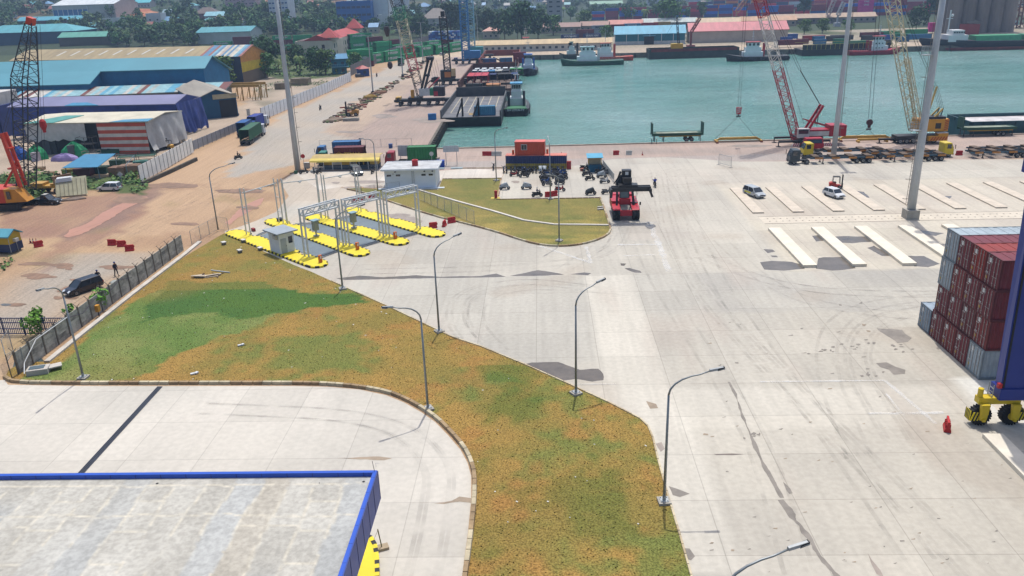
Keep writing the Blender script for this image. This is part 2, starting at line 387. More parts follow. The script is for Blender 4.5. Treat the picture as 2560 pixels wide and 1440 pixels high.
# ---------------------------------------------------------------- concrete yard
ylawnL=pxpoly((562,583),(604,604),(669,633),(735,663),(779,680),(829,703),(870,722),(960,762),(1040,800),(1130,843),(1200,866),(1312,912),(1409,955),(1520,1006),(1600,1047),(1620,1066),(1632,1095),(1645,1150),(1667,1230),(1700,1340),(1728,1440),(1760,1560),(1790,1700))
ylawnR=pxpoly((1125,1700),(1145,1560),(1163,1440),(1178,1330),(1186,1250),(1187,1190),(1178,1155),(1160,1120),(1130,1085),(1095,1050),(1060,1025),(1015,1000),(970,982),(900,969),(820,962),(740,960),(600,960),(400,960),(200,960),(35,958),(12,945))
LAWN1=ylawnL+ylawnR+pxpoly((22,925),(60,905),(122,905),(215,833),(330,742),(460,643),(515,610),(545,592))
yard=[(29.7+300,10),(330,160)]+pxpoly((2560,398),(2300,399),(2100,403),(1850,404),(1660,393),(1530,398),(1440,420),(1265,424),(1254,444),(1247,497),(1500,494),(1510,520),(1521,558),(1527,582),(1503,598),(1456,612),(1409,617),(1361,615),(1314,605),(1243,581),(1172,562),(1078,539),(960,500),(900,482),(870,474),(880,466),(960,470),(1064,482),(1106,447),(1254,444),(1262,424),(1156,422),(1090,428),(945,424),(770,428),(735,432),(700,455),(722,490),(690,530),(640,552),(590,570),(562,578))+ylawnL+[(10,10)]
# drop the duplicated path along lawn two: yard polygon is split in two simple pieces
yardA=[(330,10),(330,158)]+pxpoly((2560,398),(2300,399),(2100,403),(1850,404),(1660,393),(1530,398),(1440,414),(1268,421),(1254,446),(1247,497),(1500,495),(1510,520),(1521,558),(1527,582),(1503,598),(1456,612),(1409,617),(1361,615),(1314,605),(1243,581),(1172,562),(1078,539),(960,500),(900,482),(870,474),(850,468),(800,475),(735,432),(700,455),(722,490),(690,530),(640,552),(590,570),(562,578))+ylawnL+[(10,10)]
yardB=pxpoly((735,432),(770,428),(945,424),(1090,428),(1156,422),(1265,424),(1254,444),(1106,447),(1096,473),(1064,481),(960,470),(880,466),(850,468),(800,475))
zl1=[(5.4,42),(5.4,97.6),(11.6,97.6),(11.9,64),(13,55),(13,42)]
zl2=[(30.4,97.6),(30.4,146),(140,146),(140,97.6)]
zsand=pxpoly((1700,500),(2000,470),(2560,440),(2560,410),(1900,420),(1600,430))
def ycol(x,y):
    t=.5+.9*nz(x,y*.6,.05,4)+.45*nz(x,y*.5,.2,5); c=mix(YARD,YGREY,sm(t-.1)); q_=sm((x-14)/20)*sm((100-y)/10); c=mix(c,c_(197,190,175),.45*q_)
    if inpoly(x,y,zl1): c=mix(c,YLIGHT,.6)
    if y>97.6 and 5.4<x<11.6: c=mix(c,YLIGHT,.25)
    if x>32 and 97.6<y<146: c=mix(CREAM,c_(206,196,180),sm(.3+nz(x,y,.14,6)+.5*nz(x,y,.5,7)))
    if 59.3<y<66.5 and x>4: c=mix(c,YLIGHT,.6)
    if x>38.2 and 58<y<68: c=mix(c,c_(244,240,228),.9)
    if x>30.4 and y<60: c=mix(c,c_(214,204,186),.4)
    if 97.6>y>84 and x>11.6: c=mix(c,c_(192,188,177),.4)
    if x<5.4 and 73<y<97.6: c=mix(c,c_(195,191,180),.45)
    if y<61.5 and x>12: c=mix(c,c_(212,204,188),.4)
    if y>112 and x>12: c=mix(c,c_(206,194,180),.35*sm(.5+nz(x,y,.05,77)))
    if x<-20 and y>108: c=mix(c,c_(212,194,172),sm(.55+1.2*nz(x,y,.1,78)+(y-125)*.02)*.6)
    if x>20 and y>84 and y<98: c=mix(c,c_(170,166,160),.3*sm(.5+1.4*nz(x,y,.12,79)))
    w=sm((nz(x*.9,y*.16,.35,33)-.25)*4); c=mix(c,c_(196,182,168),w*.35)
    w=sm((nz(x,y,.11,36)-.32)*6)*.35; c=mix(c,c_(184,170,152),w)
    return c
ym=MC('yard_concrete',fine=(2.2,.045),rough=.8,lines=(5.4,6.25,49.45,6.03,.05,.74),streak=.06)
sheet('yard_pavement',yardA,.004,1.2,ycol,ym)
sheet('yard_pavement',yardB,.006,1.2,lambda x,y:mix(c_(224,216,204),c_(206,192,174),sm(.4+nz(x,y,.1))),ym)
park=pxpoly((1268,424),(1440,421),(1505,404),(1530,398))  # (motorbike park shares the yard sheet)
pmR=[(-10,10),(-200,10)]+pxpoly((-400,958),(12,950),(20,962),(200,965),(400,965),(600,965),(740,965),(820,967),(900,974),(965,988),(1010,1006),(1054,1031),(1088,1055),(1122,1090),(1151,1124),(1169,1157),(1178,1190),(1178,1250),(1170,1330),(1155,1440),(1137,1560),(1118,1700))
ym2=MC('gate_concrete',fine=(2.0,.04),rough=.8,lines=(-16.2,6.1,49.45,6.03,.05,.78),streak=.03)
sheet('gate_pavement',pmR,.004,1.5,lambda x,y:mix(c_(220,213,200),c_(206,200,188),sm(.45+nz(x,y,.09)+.4*nz(x,y,.4,3))),ym2)
# ---------------------------------------------------------------- lawns
gpatch=pxpoly((428,702),(560,706),(640,700),(700,722),(800,738),(880,735),(945,756),(870,762),(770,770),(700,782),(600,830),(520,860),(440,885),(380,930),(330,950),(190,955),(40,948),(130,915),(230,840),(290,790),(350,745))
gdark=pxpoly((370,760),(428,702),(560,706),(640,700),(700,722),(800,738),(880,735),(945,756),(870,762),(770,770),(700,782),(600,800),(520,775),(420,790),(340,810))
GR=c_(116,130,68); GR2=c_(80,114,58); OC=c_(170,138,76); OR=c_(180,126,74); OLV=c_(146,130,70)
def lcol(x,y):
    X,Y=pert(x,y,.7,.35,61)
    n1=nz(x,y,.14,1)+.5*nz(x,y,.45,2); n2=nz(x,y,.1,7)+.55*nz(x,y,.5,8); n3=nz(x,y,.8,12)+.5*nz(x,y,2.1,13)
    c=mix(OC,OLV,sm(.5+n1*1.1))
    c=mix(c,GR,.75*sm((n2+.12+.25*n3)*2.6-.2))
    c=mix(c,OR,.4*sm((nz(x,y,.2,21)+.5*nz(x,y,.7,22)-.22)*4))
    if inpoly(X,Y,gpatch):
        c=mix(c_(108,132,68,.66),c_(136,144,84,.66),sm(.45+n1+.3*n3))
        if inpoly(X,Y,gdark): c=mix(GR2,c_(88,118,56,.66),sm(.5+.8*n1+.4*n3))
    elif 58<y<72 and 5<x-(-12): c=mix(c,c_(78,110,48,.66),.5*sm((nz(x,y,.16,31)+.35*nz(x,y,.7,32)+.02)*3.4))
    elif y<58: c=mix(c,c_(86,110,50,.66),.5*sm((nz(x,y,.15,31)+.35*nz(x,y,.7,32)-.02)*3.4))
    if y>95: c=mix(c,c_(150,132,70),.4)
    d=sm((nz(x,y,.05,55)-.25)*4); c=mix(c,OR,.2*d)
    return c
def grassm(name,sp,amt):
    m=MC(name,fine=(sp,amt),rough=.95,bump=.5,spec=.1); return m
lm=grassm('turf',7.5,.3)
sheet('lawn',LAWN1,.03,.55,lcol,lm)
LAWN2=pxpoly((868,472),(905,479),(960,498),(1078,537),(1172,560),(1243,579),(1314,603),(1361,613),(1409,615),(1456,610),(1503,596),(1526,581),(1520,558),(1509,520),(1500,496),(1254,499),(1240,498),(1247,470),(1252,446),(1106,448),(1096,474),(960,474),(900,470))
sheet('lawn',LAWN2,.03,.8,lambda x,y:(lambda n,m_:mix(mix(c_(132,134,76,.62),c_(160,146,86,.62),sm(.5+n+.4*m_)),c_(192,168,96),.5*sm((nz(x*.4,y,.5,5)+(124-y)*.03-.1)*3)))(nz(x,y,.12,3),nz(x,y,.6,4)),lm)
# grass tufts standing on the big lawn (stuff: nobody could count them)
mb=MB(); L1=LAWN1; k=0
xs=[p[0] for p in L1]; ys=[p[1] for p in L1]
tm=[M((108,116,52),.9,var=.2),M((140,120,60),.9,var=.2),M((158,126,66),.9,var=.2)]
while k<3600:
    y=U(38,118); x=U(min(xs),max(xs))
    if (118-y)/80<rnd()*.8 or not inpoly(x,y,L1): continue
    k+=1; h=U(.03,.08); r=U(.05,.11); mb.mat(tm[0] if nz(x,y,.3,2)>0 and rnd()<.8 else tm[1+(k%2)])
    a=U(0,6.28)
    for j in range(2):
        t=a+j*1.7; dx,dy=math.cos(t)*r,math.sin(t)*r; ox,oy=U(-.04,.04),U(-.04,.04)
        mb.add([(x-dx,y-dy,.02),(x+dx,y+dy,.02),(x+ox,y+oy,h+.03)],[(0,1,2)])
tag(mb.build('grass',None,fix=False),kind='stuff')
mb=MB().mat(M((226,222,212),.7)); k=0
while k<80:
    y=U(38,116); x=U(min(xs),max(xs))
    if not inpoly(x,y,L1): continue
    k+=1; s_=U(.04,.13); mb.cb(x,y,.03,s_*U(1,2),s_,.03,U(0,3))
tag(mb.build('litter',None,fix=False),kind='stuff')
# ---------------------------------------------------------------- decals: puddles, stains
def blob(cx,cy,rx,ry,seed,n=26,am=.3):
    o=[]
    for i in range(n):
        t=2*math.pi*i/n; r=1+am*noise.noise(Vector((math.cos(t)*1.3,math.sin(t)*1.3,seed)))*2+am*.4*noise.noise(Vector((math.cos(t)*4,math.sin(t)*4,seed)))
        o.append(G2(cx+rx*r*math.cos(t),cy+ry*r*math.sin(t)))
    return o
WET=M((118,108,96),.25,var=.2,sc=.5,spec=.4); DAMP=M((168,154,142),.55,var=.18,sc=.6); STAIN=M((174,156,134),.8,var=.2,sc=.5); DARK=M((120,108,98),.5,var=.2)
OILY=M((148,140,130),.7,var=.2,sc=.7); LGT=M((234,232,226),.8,var=.05,sc=.5); REDP=M((196,142,116),.4,var=.06,sc=.2,spec=.2)
zc=[.0085]
def decal(poly,m,name='puddle'):
    zc[0]+=.00012
    return sheet(name,poly,zc[0],0,None,m)
def dp(m,*pts,rag=.12,st=.5,name='puddle'): return decal(ragged(pxpoly(*pts),st,rag,len(pts),.8),m,name)
dp(WET,(1305,912),(1330,906),(1395,905),(1440,920),(1450,925),(1495,922),(1510,935),(1508,950),(1480,955),(1440,948),(1400,953),(1370,945))
for p in [((1200,690),(1240,684),(1265,692),(1200,694)),((1275,690),(1320,681),(1345,675),(1400,684),(1410,687),(1340,690)),((1425,686),(1460,681),(1478,683),(1470,688)),
          ((840,696),(900,689),(960,693),(1040,688),(1100,692),(1200,690),(1200,694),(1090,695),(960,698),(860,700))]: dp(WET,*p,rag=.1)
dp(WET,(1562,671),(1575,670),(1600,677),(1604,682),(1585,682)); dp(WET,(1551,658),(1565,659),(1560,665),(1552,664)); dp(WET,(1908,623),(1930,624),(1938,629),(1920,633)); dp(WET,(1926,639),(1940,639),(1945,643),(1930,643))
dp(WET,(1900,656),(1930,652),(1980,655),(2008,663),(2012,672),(1960,677),(1910,674)); dp(WET,(2046,645),(2060,643),(2105,642),(2130,662),(2140,671),(2080,677),(2040,672)); dp(WET,(2268,640),(2310,640),(2350,660),(2320,668),(2285,666)); dp(WET,(2168,620),(2185,614),(2230,640),(2205,640)); dp(WET,(2078,593),(2110,590),(2165,592),(2180,604),(2130,608),(2085,605)); dp(WET,(2030,590),(2050,588),(2060,602),(2040,604))
dp(WET,(2130,476),(2160,480),(2175,495),(2150,492)); dp(WET,(2345,490),(2380,490),(2370,502),(2355,498)); dp(WET,(2300,575),(2360,583),(2340,590),(2310,585))
dp(OILY,(2192,822),(2225,823),(2255,825),(2278,845),(2270,855),(2245,858),(2228,845),(2205,832)); dp(OILY,(2190,908),(2215,906),(2240,918),(2265,925),(2262,935),(2235,937),(2222,925),(2200,918)); dp(OILY,(2340,870),(2345,868),(2350,872),(2344,875))
dp(STAIN,(840,1145),(900,1142),(950,1140),(980,1145),(960,1152),(915,1150),(880,1148)); dp(STAIN,(1085,1260),(1130,1252),(1150,1240),(1180,1246),(1178,1257),(1150,1254),(1110,1260))
dp(DAMP,(1640,1110),(1655,1105),(1662,1122),(1652,1130)); dp(OILY,(1672,1215),(1690,1220),(1725,1235),(1700,1243),(1680,1238)); dp(OILY,(1705,1370),(1722,1372),(1735,1390),(1728,1400),(1712,1395))
dp(STAIN,(1615,1003),(1640,1010),(1645,1020),(1625,1022)); dp(DARK,(1785,1135),(1830,1134),(1862,1136),(1830,1138),(1790,1138),rag=.04)
# long drip trail
pts=[(1822,955),(1838,985),(1848,1015),(1858,1045),(1873,1080),(1888,1115),(1905,1155),(1925,1190),(1955,1245)]
dp(OILY,*[(x-3-(i>4)*2,y) for i,(x,y) in enumerate(pts)],*[(x+3+(i>4)*2,y) for i,(x,y) in reversed(list(enumerate(pts)))],rag=.1,st=.3)
pts=[(1955,1250),(1975,1280),(2003,1315),(2025,1350),(2050,1390),(2085,1430),(2100,1450)]
dp(OILY,*[(x-7,y) for x,y in pts],*[(x+4,y) for x,y in reversed(pts)],rag=.25,st=.3)
dp(DAMP,(2168,1382),(2182,1400),(2200,1425),(2212,1445),(2190,1435),(2175,1410))
dp(OILY,(1958,1205),(1965,1210),(1980,1232),(1975,1235)); 
for i in range(90):
    x=U(1750,2540); y=U(740,1430); dp(OILY if rnd()<.6 else STAIN,*[(x+U(-1,1)*6,y+U(-1,1)*2.5) for _ in range(1)],(x+U(3,9),y-1),(x+U(2,8),y+U(1,3)),(x-U(0,5),y+2),rag=.05,st=.3)
for (x,y,r) in [(2150,860,30),(2190,930,22),(2250,870,20),(2050,880,25),(1880,1090,12)]:
    for j in range(7): decal(blob(x+U(-r,r)*1.6,y+U(-r,r)*.5,U(2,6),U(1,3),j+x),OILY)
# white wash marks
for p in [((1550,612),(1650,611),(1652,614),(1550,616)),((1362,616),(1380,617),(1478,655),(1476,659)),((1464,617),(1468,617),(1477,655),(1470,650)),((1633,610),(1640,612),(1672,678),(1668,679)),((1565,575),(1645,560),(1660,600),(1668,640),(1640,618),(1600,600))]:
    pass
# red puddle and mud
dp(REDP,(160,590),(175,575),(215,560),(260,530),(300,510),(340,493),(370,492),(372,499),(345,508),(310,525),(275,548),(235,570),(205,585),(170,594),rag=.25)
dp(REDP,(563,558),(578,545),(600,520),(640,500),(660,495),(650,512),(620,530),(590,548),(575,562),rag=.2)
MUDW=M((150,118,94),.7,var=.25,sc=.5)
for (x,y,rx,ry,s) in [(160,665,28,7,1),(95,690,42,7,2),(172,673,10,3,3),(190,700,16,3,4),(40,762,25,4,5),(180,745,20,3,6),(175,725,28,8,7),(145,745,14,4,8),(300,668,60,5,9),(330,420+80,50,8,10),(90,655+5,40,5,11),(430,465,60,7,12),(465,560,40,4,13),(605,478,60,6,14),(620,520,25,5,15)]:
    decal(blob(x,y,rx,ry,s),MUDW)
decal(blob(15,762,14,3,2,20,.1),M((96,96,92),.4))
for (x,y,rx,ry,s) in [(925,455,45,4,1),(880,470,25,3,2),(1010,555,50,10,3),(1040,575,35,6,4),(995,540,30,6,5),(840,457,12,2,6),(935,467,22,4,7)]: decal(blob(x,y,rx,ry,s),DAMP)
for (x,y,rx,ry,s) in [(1290,455,10,3,1),(1080,300,50,6,2),(960,290,30,5,2),(1050,260,45,6,3),(870,330,30,3,4),(2000,385,50,4,5),(1880,365,60,3,6),(2180,375,70,4,7),(2450,385,60,4,8)]: decal(blob(x,y,rx,ry,s),M((158,144,132),.7,var=.2,sc=.3))
TM=bpy.data.materials.new('tyre_rubber_mark'); TM.use_nodes=True; n=TM.node_tree.nodes; l=TM.node_tree.links; b=n['Principled BSDF']; b.inputs['Base Color'].default_value=(.1,.09,.085,1); b.inputs['Roughness'].default_value=.9
ge_=n.new('ShaderNodeNewGeometry'); q1=n.new('ShaderNodeTexNoise'); q1.inputs['Scale'].default_value=.5; q1.inputs['Detail'].default_value=6; l.new(ge_.outputs['Position'],q1.inputs[0]); q2=n.new('ShaderNodeMapRange'); q2.inputs['From Min'].default_value=.36; q2.inputs['From Max'].default_value=.8; q2.inputs['To Max'].default_value=.17; l.new(q1.outputs[0],q2.inputs[0]); l.new(q2.outputs[0],b.inputs['Alpha'])
def track(pts,w=.32,gauge=1.9):
    P=smooth([G2(*p) for p in pts],3); zc[0]+=.00012; mb=MB().mat(TM)
    for s in (-1,1):
        V_=[]
        for i,p in enumerate(P):
            d=(P[min(i+1,len(P)-1)]-P[max(i-1,0)]).normalized(); nn=Vector((-d.y,d.x)); c=p+nn*s*gauge/2; V_+=[(c.x+nn.x*w/2,c.y+nn.y*w/2,zc[0]),(c.x-nn.x*w/2,c.y-nn.y*w/2,zc[0])]
        mb.add(V_,[(2*i,2*i+1,2*i+3,2*i+2) for i in range(len(P)-1)])
    tag(mb.build('tyre_track',None,fix=False),kind='structure')
def smooth(pts,it=2):
    P=[Vector(p) for p in pts]
    for _ in range(it):
        Q=[P[0]]
        for a,b_ in zip(P,P[1:]): Q+= [a.lerp(b_,.25),a.lerp(b_,.75)]
        Q.append(P[-1]); P=Q
    return P
for t_ in [((1180,860),(1130,800),(1150,730),(1300,700),(1480,720)),((1250,880),(1180,810),(1200,740),(1340,712),(1600,735)),((1640,430),(1660,560),(1720,700),(1900,900),(2200,1200),(2500,1500)),((1700,440),(1740,600),(1850,800),(2050,1050),(2300,1400)),((1600,600),(1640,700),(1760,880),(1900,1100),(2000,1440)),((1800,600),(1950,740),(2200,790),(2560,800)),((1750,640),(1950,720),(2250,740),(2560,730)),
 ((2150,1150),(2050,900),(2100,780),(2300,740),(2560,745)),((2240,1100),(2120,900),(2170,800),(2330,770)),((1560,560),(1520,640),(1300,670),(900,680)),((1700,420),(1500,470),(1530,600),(1400,680)),((600,470),(700,420),(760,380),(900,340),(1000,300)),((520,520),(640,440),(740,400),(880,385),(1200,392),(1700,380)),((620,420),(680,350),(800,280),(1000,180)),((700,440),(800,400),(1000,390),(1500,400)),((780,350),(900,320),(980,280),(1040,240)),((860,345),(960,300),(1030,330),(980,352)),((1650,395),(1900,385),(2300,380),(2560,372)),((1700,440),(1900,430),(2200,440),(2560,430)),((1660,470),(1900,444),(2200,448),(2560,440)),
 ((60,640),(250,560),(450,500),(600,440)),((20,700),(200,620),(420,540),(620,450)),((0,560),(200,540),(360,500),(520,440)),((40,800),(180,700),(330,600),(540,480)),((0,760),(160,660),(360,560),(560,440)),((560,540),(600,500),(700,440)),((1050,1440),(1080,1300),(1100,1150),(950,1040),(500,1020))]:
    track(t_,.34)
    if rnd()<.5: track([(a+U(8,16),b_+U(-2,4)) for a,b_ in t_],.3)
WM=TM.copy(); WM.name='dried_wash_mark'; WM.node_tree.nodes['Principled BSDF'].inputs['Base Color'].default_value=(.72,.72,.7,1)
for nd in WM.node_tree.nodes:
    if nd.bl_idname=='ShaderNodeMapRange': nd.inputs['From Min'].default_value=.25; nd.inputs['From Max'].default_value=.62; nd.inputs['To Max'].default_value=.42
def wash(pts,w):
    P=[Vector(G2(*p)) for p in pts]; zc[0]+=.00012
    for a,b_ in zip(P,P[1:]):
        d=(b_-a).normalized(); nn=Vector((-d.y,d.x))*w/2; zc[0]+=.0001
        decal(ragged([tuple(a-nn),tuple(b_-nn),tuple(b_+nn),tuple(a+nn)],.4,w*.3,3,1.2),WM,'wash_mark')
wash([(1350,615),(1478,658)],.5); wash([(1465,617),(1478,658)],.45); wash([(1545,612),(1655,611)],.6); wash([(1625,560),(1650,618),(1672,680)],.8); wash([(1440,961),(1540,961)],.12); wash([(1560,640),(1640,637)],.3); wash([(1900,955),(2210,952)],.25); wash([(2212,952),(2340,1060)],.35); wash([(2170,1035),(2360,1032)],.4); wash([(1560,560),(1640,556)],.4); wash([(2215,985),(2260,1040)],.2)
dp(WET,(1612,563),(1635,561),(1640,567),(1628,573),(1618,571))
# ---------------------------------------------------------------- kerbs of painted concrete blocks
def kerb(pts,name,h=.22,w=.35,alt=(M((206,192,160),.8,var=.25),M((172,146,110),.8,var=.3)),seg=1.0,top=M((216,206,186),.8,var=.15)):
    mb=MB(); d=0; P=[Vector(p) for p in pts]; k=0
    for a,b_ in zip(P,P[1:]):
        L_=(b_-a).length; n_=max(1,round(L_/seg))
        for j in range(n_):
            p=a.lerp(b_,j/n_); q=a.lerp(b_,(j+.94)/n_); k+=1
            mb.mat(alt[0] if (k*7+k//3)%4<2 else alt[1]); dr=(b_-a).normalized(); nn=Vector((-dr.y,dr.x))*w/2
            mb.hexa([(p+nn).to_3d(),(p-nn).to_3d(),(q-nn).to_3d(),(q+nn).to_3d()],[((p+nn*.8).x,(p+nn*.8).y,h+.002*(k%2)),((p-nn*.8).x,(p-nn*.8).y,h+.002*(k%2)),((q-nn*.8).x,(q-nn*.8).y,h+.002*(k%2)),((q+nn*.8).x,(q+nn*.8).y,h+.002*(k%2))])
    return tag(mb.build(name),kind='structure')
def smooth(pts,it=2):
    P=[Vector(p) for p in pts]
    for _ in range(it):
        Q=[P[0]]
        for a,b_ in zip(P,P[1:]): Q+= [a.lerp(b_,.25),a.lerp(b_,.75)]
        Q.append(P[-1]); P=Q
    return P
kerb(smooth(ylawnR,1)[::-1],'kerb',.3,.38)
kerb(ylawnL[5:],'kerb',.12,.16,alt=(M((222,206,170),.8,var=.15),M((206,186,150),.8,var=.2)))
k2=pxpoly((868,474),(905,481),(960,500),(1078,539),(1172,562),(1243,581),(1314,605),(1361,615),(1409,617),(1456,612),(1503,598),(1528,581),(1522,558),(1510,520),(1500,495))
kerb(smooth(k2,1),'kerb',.25,.3)
BR=(M((150,120,104),.8,var=.2),M((134,104,90),.8,var=.2))
kerb(pxpoly((1500,495),(1254,499),(1240,499)),'kerb',.15,.18,alt=BR); kerb(pxpoly((1247,490),(1254,446),(1106,448)),'kerb',.15,.18,alt=(M((206,192,170)),BR[0]))
kerb(pxpoly((725,434),(770,428)),'kerb',.15,.25,alt=BR); kerb(pxpoly((770,428),(945,424)),'kerb',.15,.25,alt=BR); kerb(pxpoly((1156,421),(1262,420)),'kerb',.15,.3)
# drain cover strips
mb=MB(); P=pxpoly((1047,476),(1145,505),(1230,528),(1310,552),(1387,562.5),(1450,563),(1525,564))
for a,b_ in zip(P,P[1:]): mb.bar((a[0],a[1],.1),(b_[0],b_[1],.1),.45,.18)
tag(mb.build('drain_strip',M((226,218,206),.8,var=.12)),kind='structure')
mb=MB(); P=pxpoly((118,907),(215,829),(330,738),(460,639),(500,606))
for a,b_ in zip(P,P[1:]): mb.bar((a[0],a[1],.12),(b_[0],b_[1],.12),.6,.24)
tag(mb.build('drain_strip',M((216,208,196),.8,var=.15)),kind='structure')
# steel trench grate across the pavement
mb=MB().mat(M((84,90,104),.5,.3)); a=Vector(G2(400,967)); b_=Vector(G2(160,1230)); d=(b_-a).normalized(); nn=Vector((-d.y,d.x))
L_=(b_-a).length
for k in (-.22,-.07,.08,.23): mb.bar(((a+nn*k).x,(a+nn*k).y,.03),((b_+nn*k).x,(b_+nn*k).y,.03),.05,.06)
for j in range(int(L_/.16)): p=a+d*j*.16; mb.bar(((p-nn*.22).x,(p-nn*.22).y,.02),((p+nn*.22).x,(p+nn*.22).y,.02),.05,.03)
mb.mat(M((40,44,54))); mb.bar((a.x,a.y,.009),(b_.x,b_.y,.009),.52,.004)
tag(mb.build('trench_grate'),'dark steel grate strip crossing the pale gate pavement','drain grate')
# ---------------------------------------------------------------- container plinths
plm=M((236,226,206),.8,var=.08,sc=.7,k=.74)
PN=['first','second','third','fourth','fifth','sixth','seventh','eighth','ninth','tenth','eleventh','twelfth','thirteenth']
for r,(y0,y1,n_,w_) in enumerate(((125.1,141.6,11,1.25),(99.1,116,5,1.25))):
    for i in range(n_):
        x=33.6+6.33*i
        if r==0 and i==10: continue
        mb=MB(); mb.box(x,y0,0,x+w_+.55,y1,.16 if r==0 else .32)
        mb.box(x+.01,y0-.004,.16 if r==0 else .32,x+w_+.54,y1+.004,(.16 if r==0 else .32)+.05)
        tag(mb.build('container_plinth',plm if r else M((226,212,192),.8,var=.1,sc=.7)),'%s low concrete plinth from the left in the %s plinth row%s'%(PN[i],('far','near')[r],'' if r==0 else ' beside the container stack'),'plinth','concrete plinths for containers')
mb=MB(); mb.box(35.3,30,0,36.9,57.6,.3); mb.box(35.31,29.99,.3,36.89,57.61,.35); tag(mb.build('container_plinth',plm),'long pale plinth at the lower right corner in front of the gantry wheels','plinth','concrete plinths for containers')
dp(M((112,84,62),.7,var=.3,sc=.8),(2475,1085),(2500,1100),(2545,1130),(2560,1150),(2570,1180),(2540,1170),(2505,1140),(2488,1110),rag=.3)
# slotted cable trench between the plinth rows and by the gantry
for (y0,y1,x0,x1,r) in ((119.3,123.2,34,150,0),(60.6,64.8,38.8,90,1)):
    sheet('trench_cover',[(x0,y0),(x1,y0),(x1,y1),(x0,y1)],.012,0,None,M((226,214,194),.8,var=.1))
    mb=MB().mat(M((96,84,74)))
    for yy in (y0,y1,): mb.box(x0,yy-.06,0,x1,yy+.06,.016)
    x=x0+1
    while x<min(x1,110):
        for yy in ((y0+y1)/2-.7,(y0+y1)/2+.7): mb.box(x,yy-.12,.012,x+.22,yy+.12,.017)
        x+=1.0
    tag(mb.build('trench_slots'),kind='structure')
# ================================================================ kits
STEEL=M((168,174,178),.45,.6,var=.1); GALV=M((184,190,192),.5,.4,var=.08); DSTEEL=M((70,72,76),.5,.3); BLK=M((34,35,38),.7,var=.2); TYRE=M((38,38,40),.85,var=.15)
WHT=M((232,234,234),.45,var=.06); OWHT=M((214,212,204),.6,var=.15); GLASS=M((38,48,58),.12,var=.1,spec=.8); RED=M((204,38,44),.45,var=.1); YEL=M((238,200,40),.5,var=.1); RIM=M((150,152,154),.4,.5)
BLUE=M((28,92,176),.5,var=.12); ORG=M((222,110,40),.6); CONC=M((190,184,172),.85,var=.15,sc=1.2); RUST=M((128,82,60),.85,var=.3); WOOD=M((150,122,92),.85,var=.3)
def bev(o,w,seg=1,ang=.6):
    b=bmesh.new(); b.from_mesh(o.data); es=[e for e in b.edges if len(e.link_faces)==2 and e.calc_face_angle(0)>ang]
    bmesh.ops.bevel(b,geom=es,offset=w,segments=seg,affect='EDGES',clamp_overlap=True); b.to_mesh(o.data); b.free(); return o
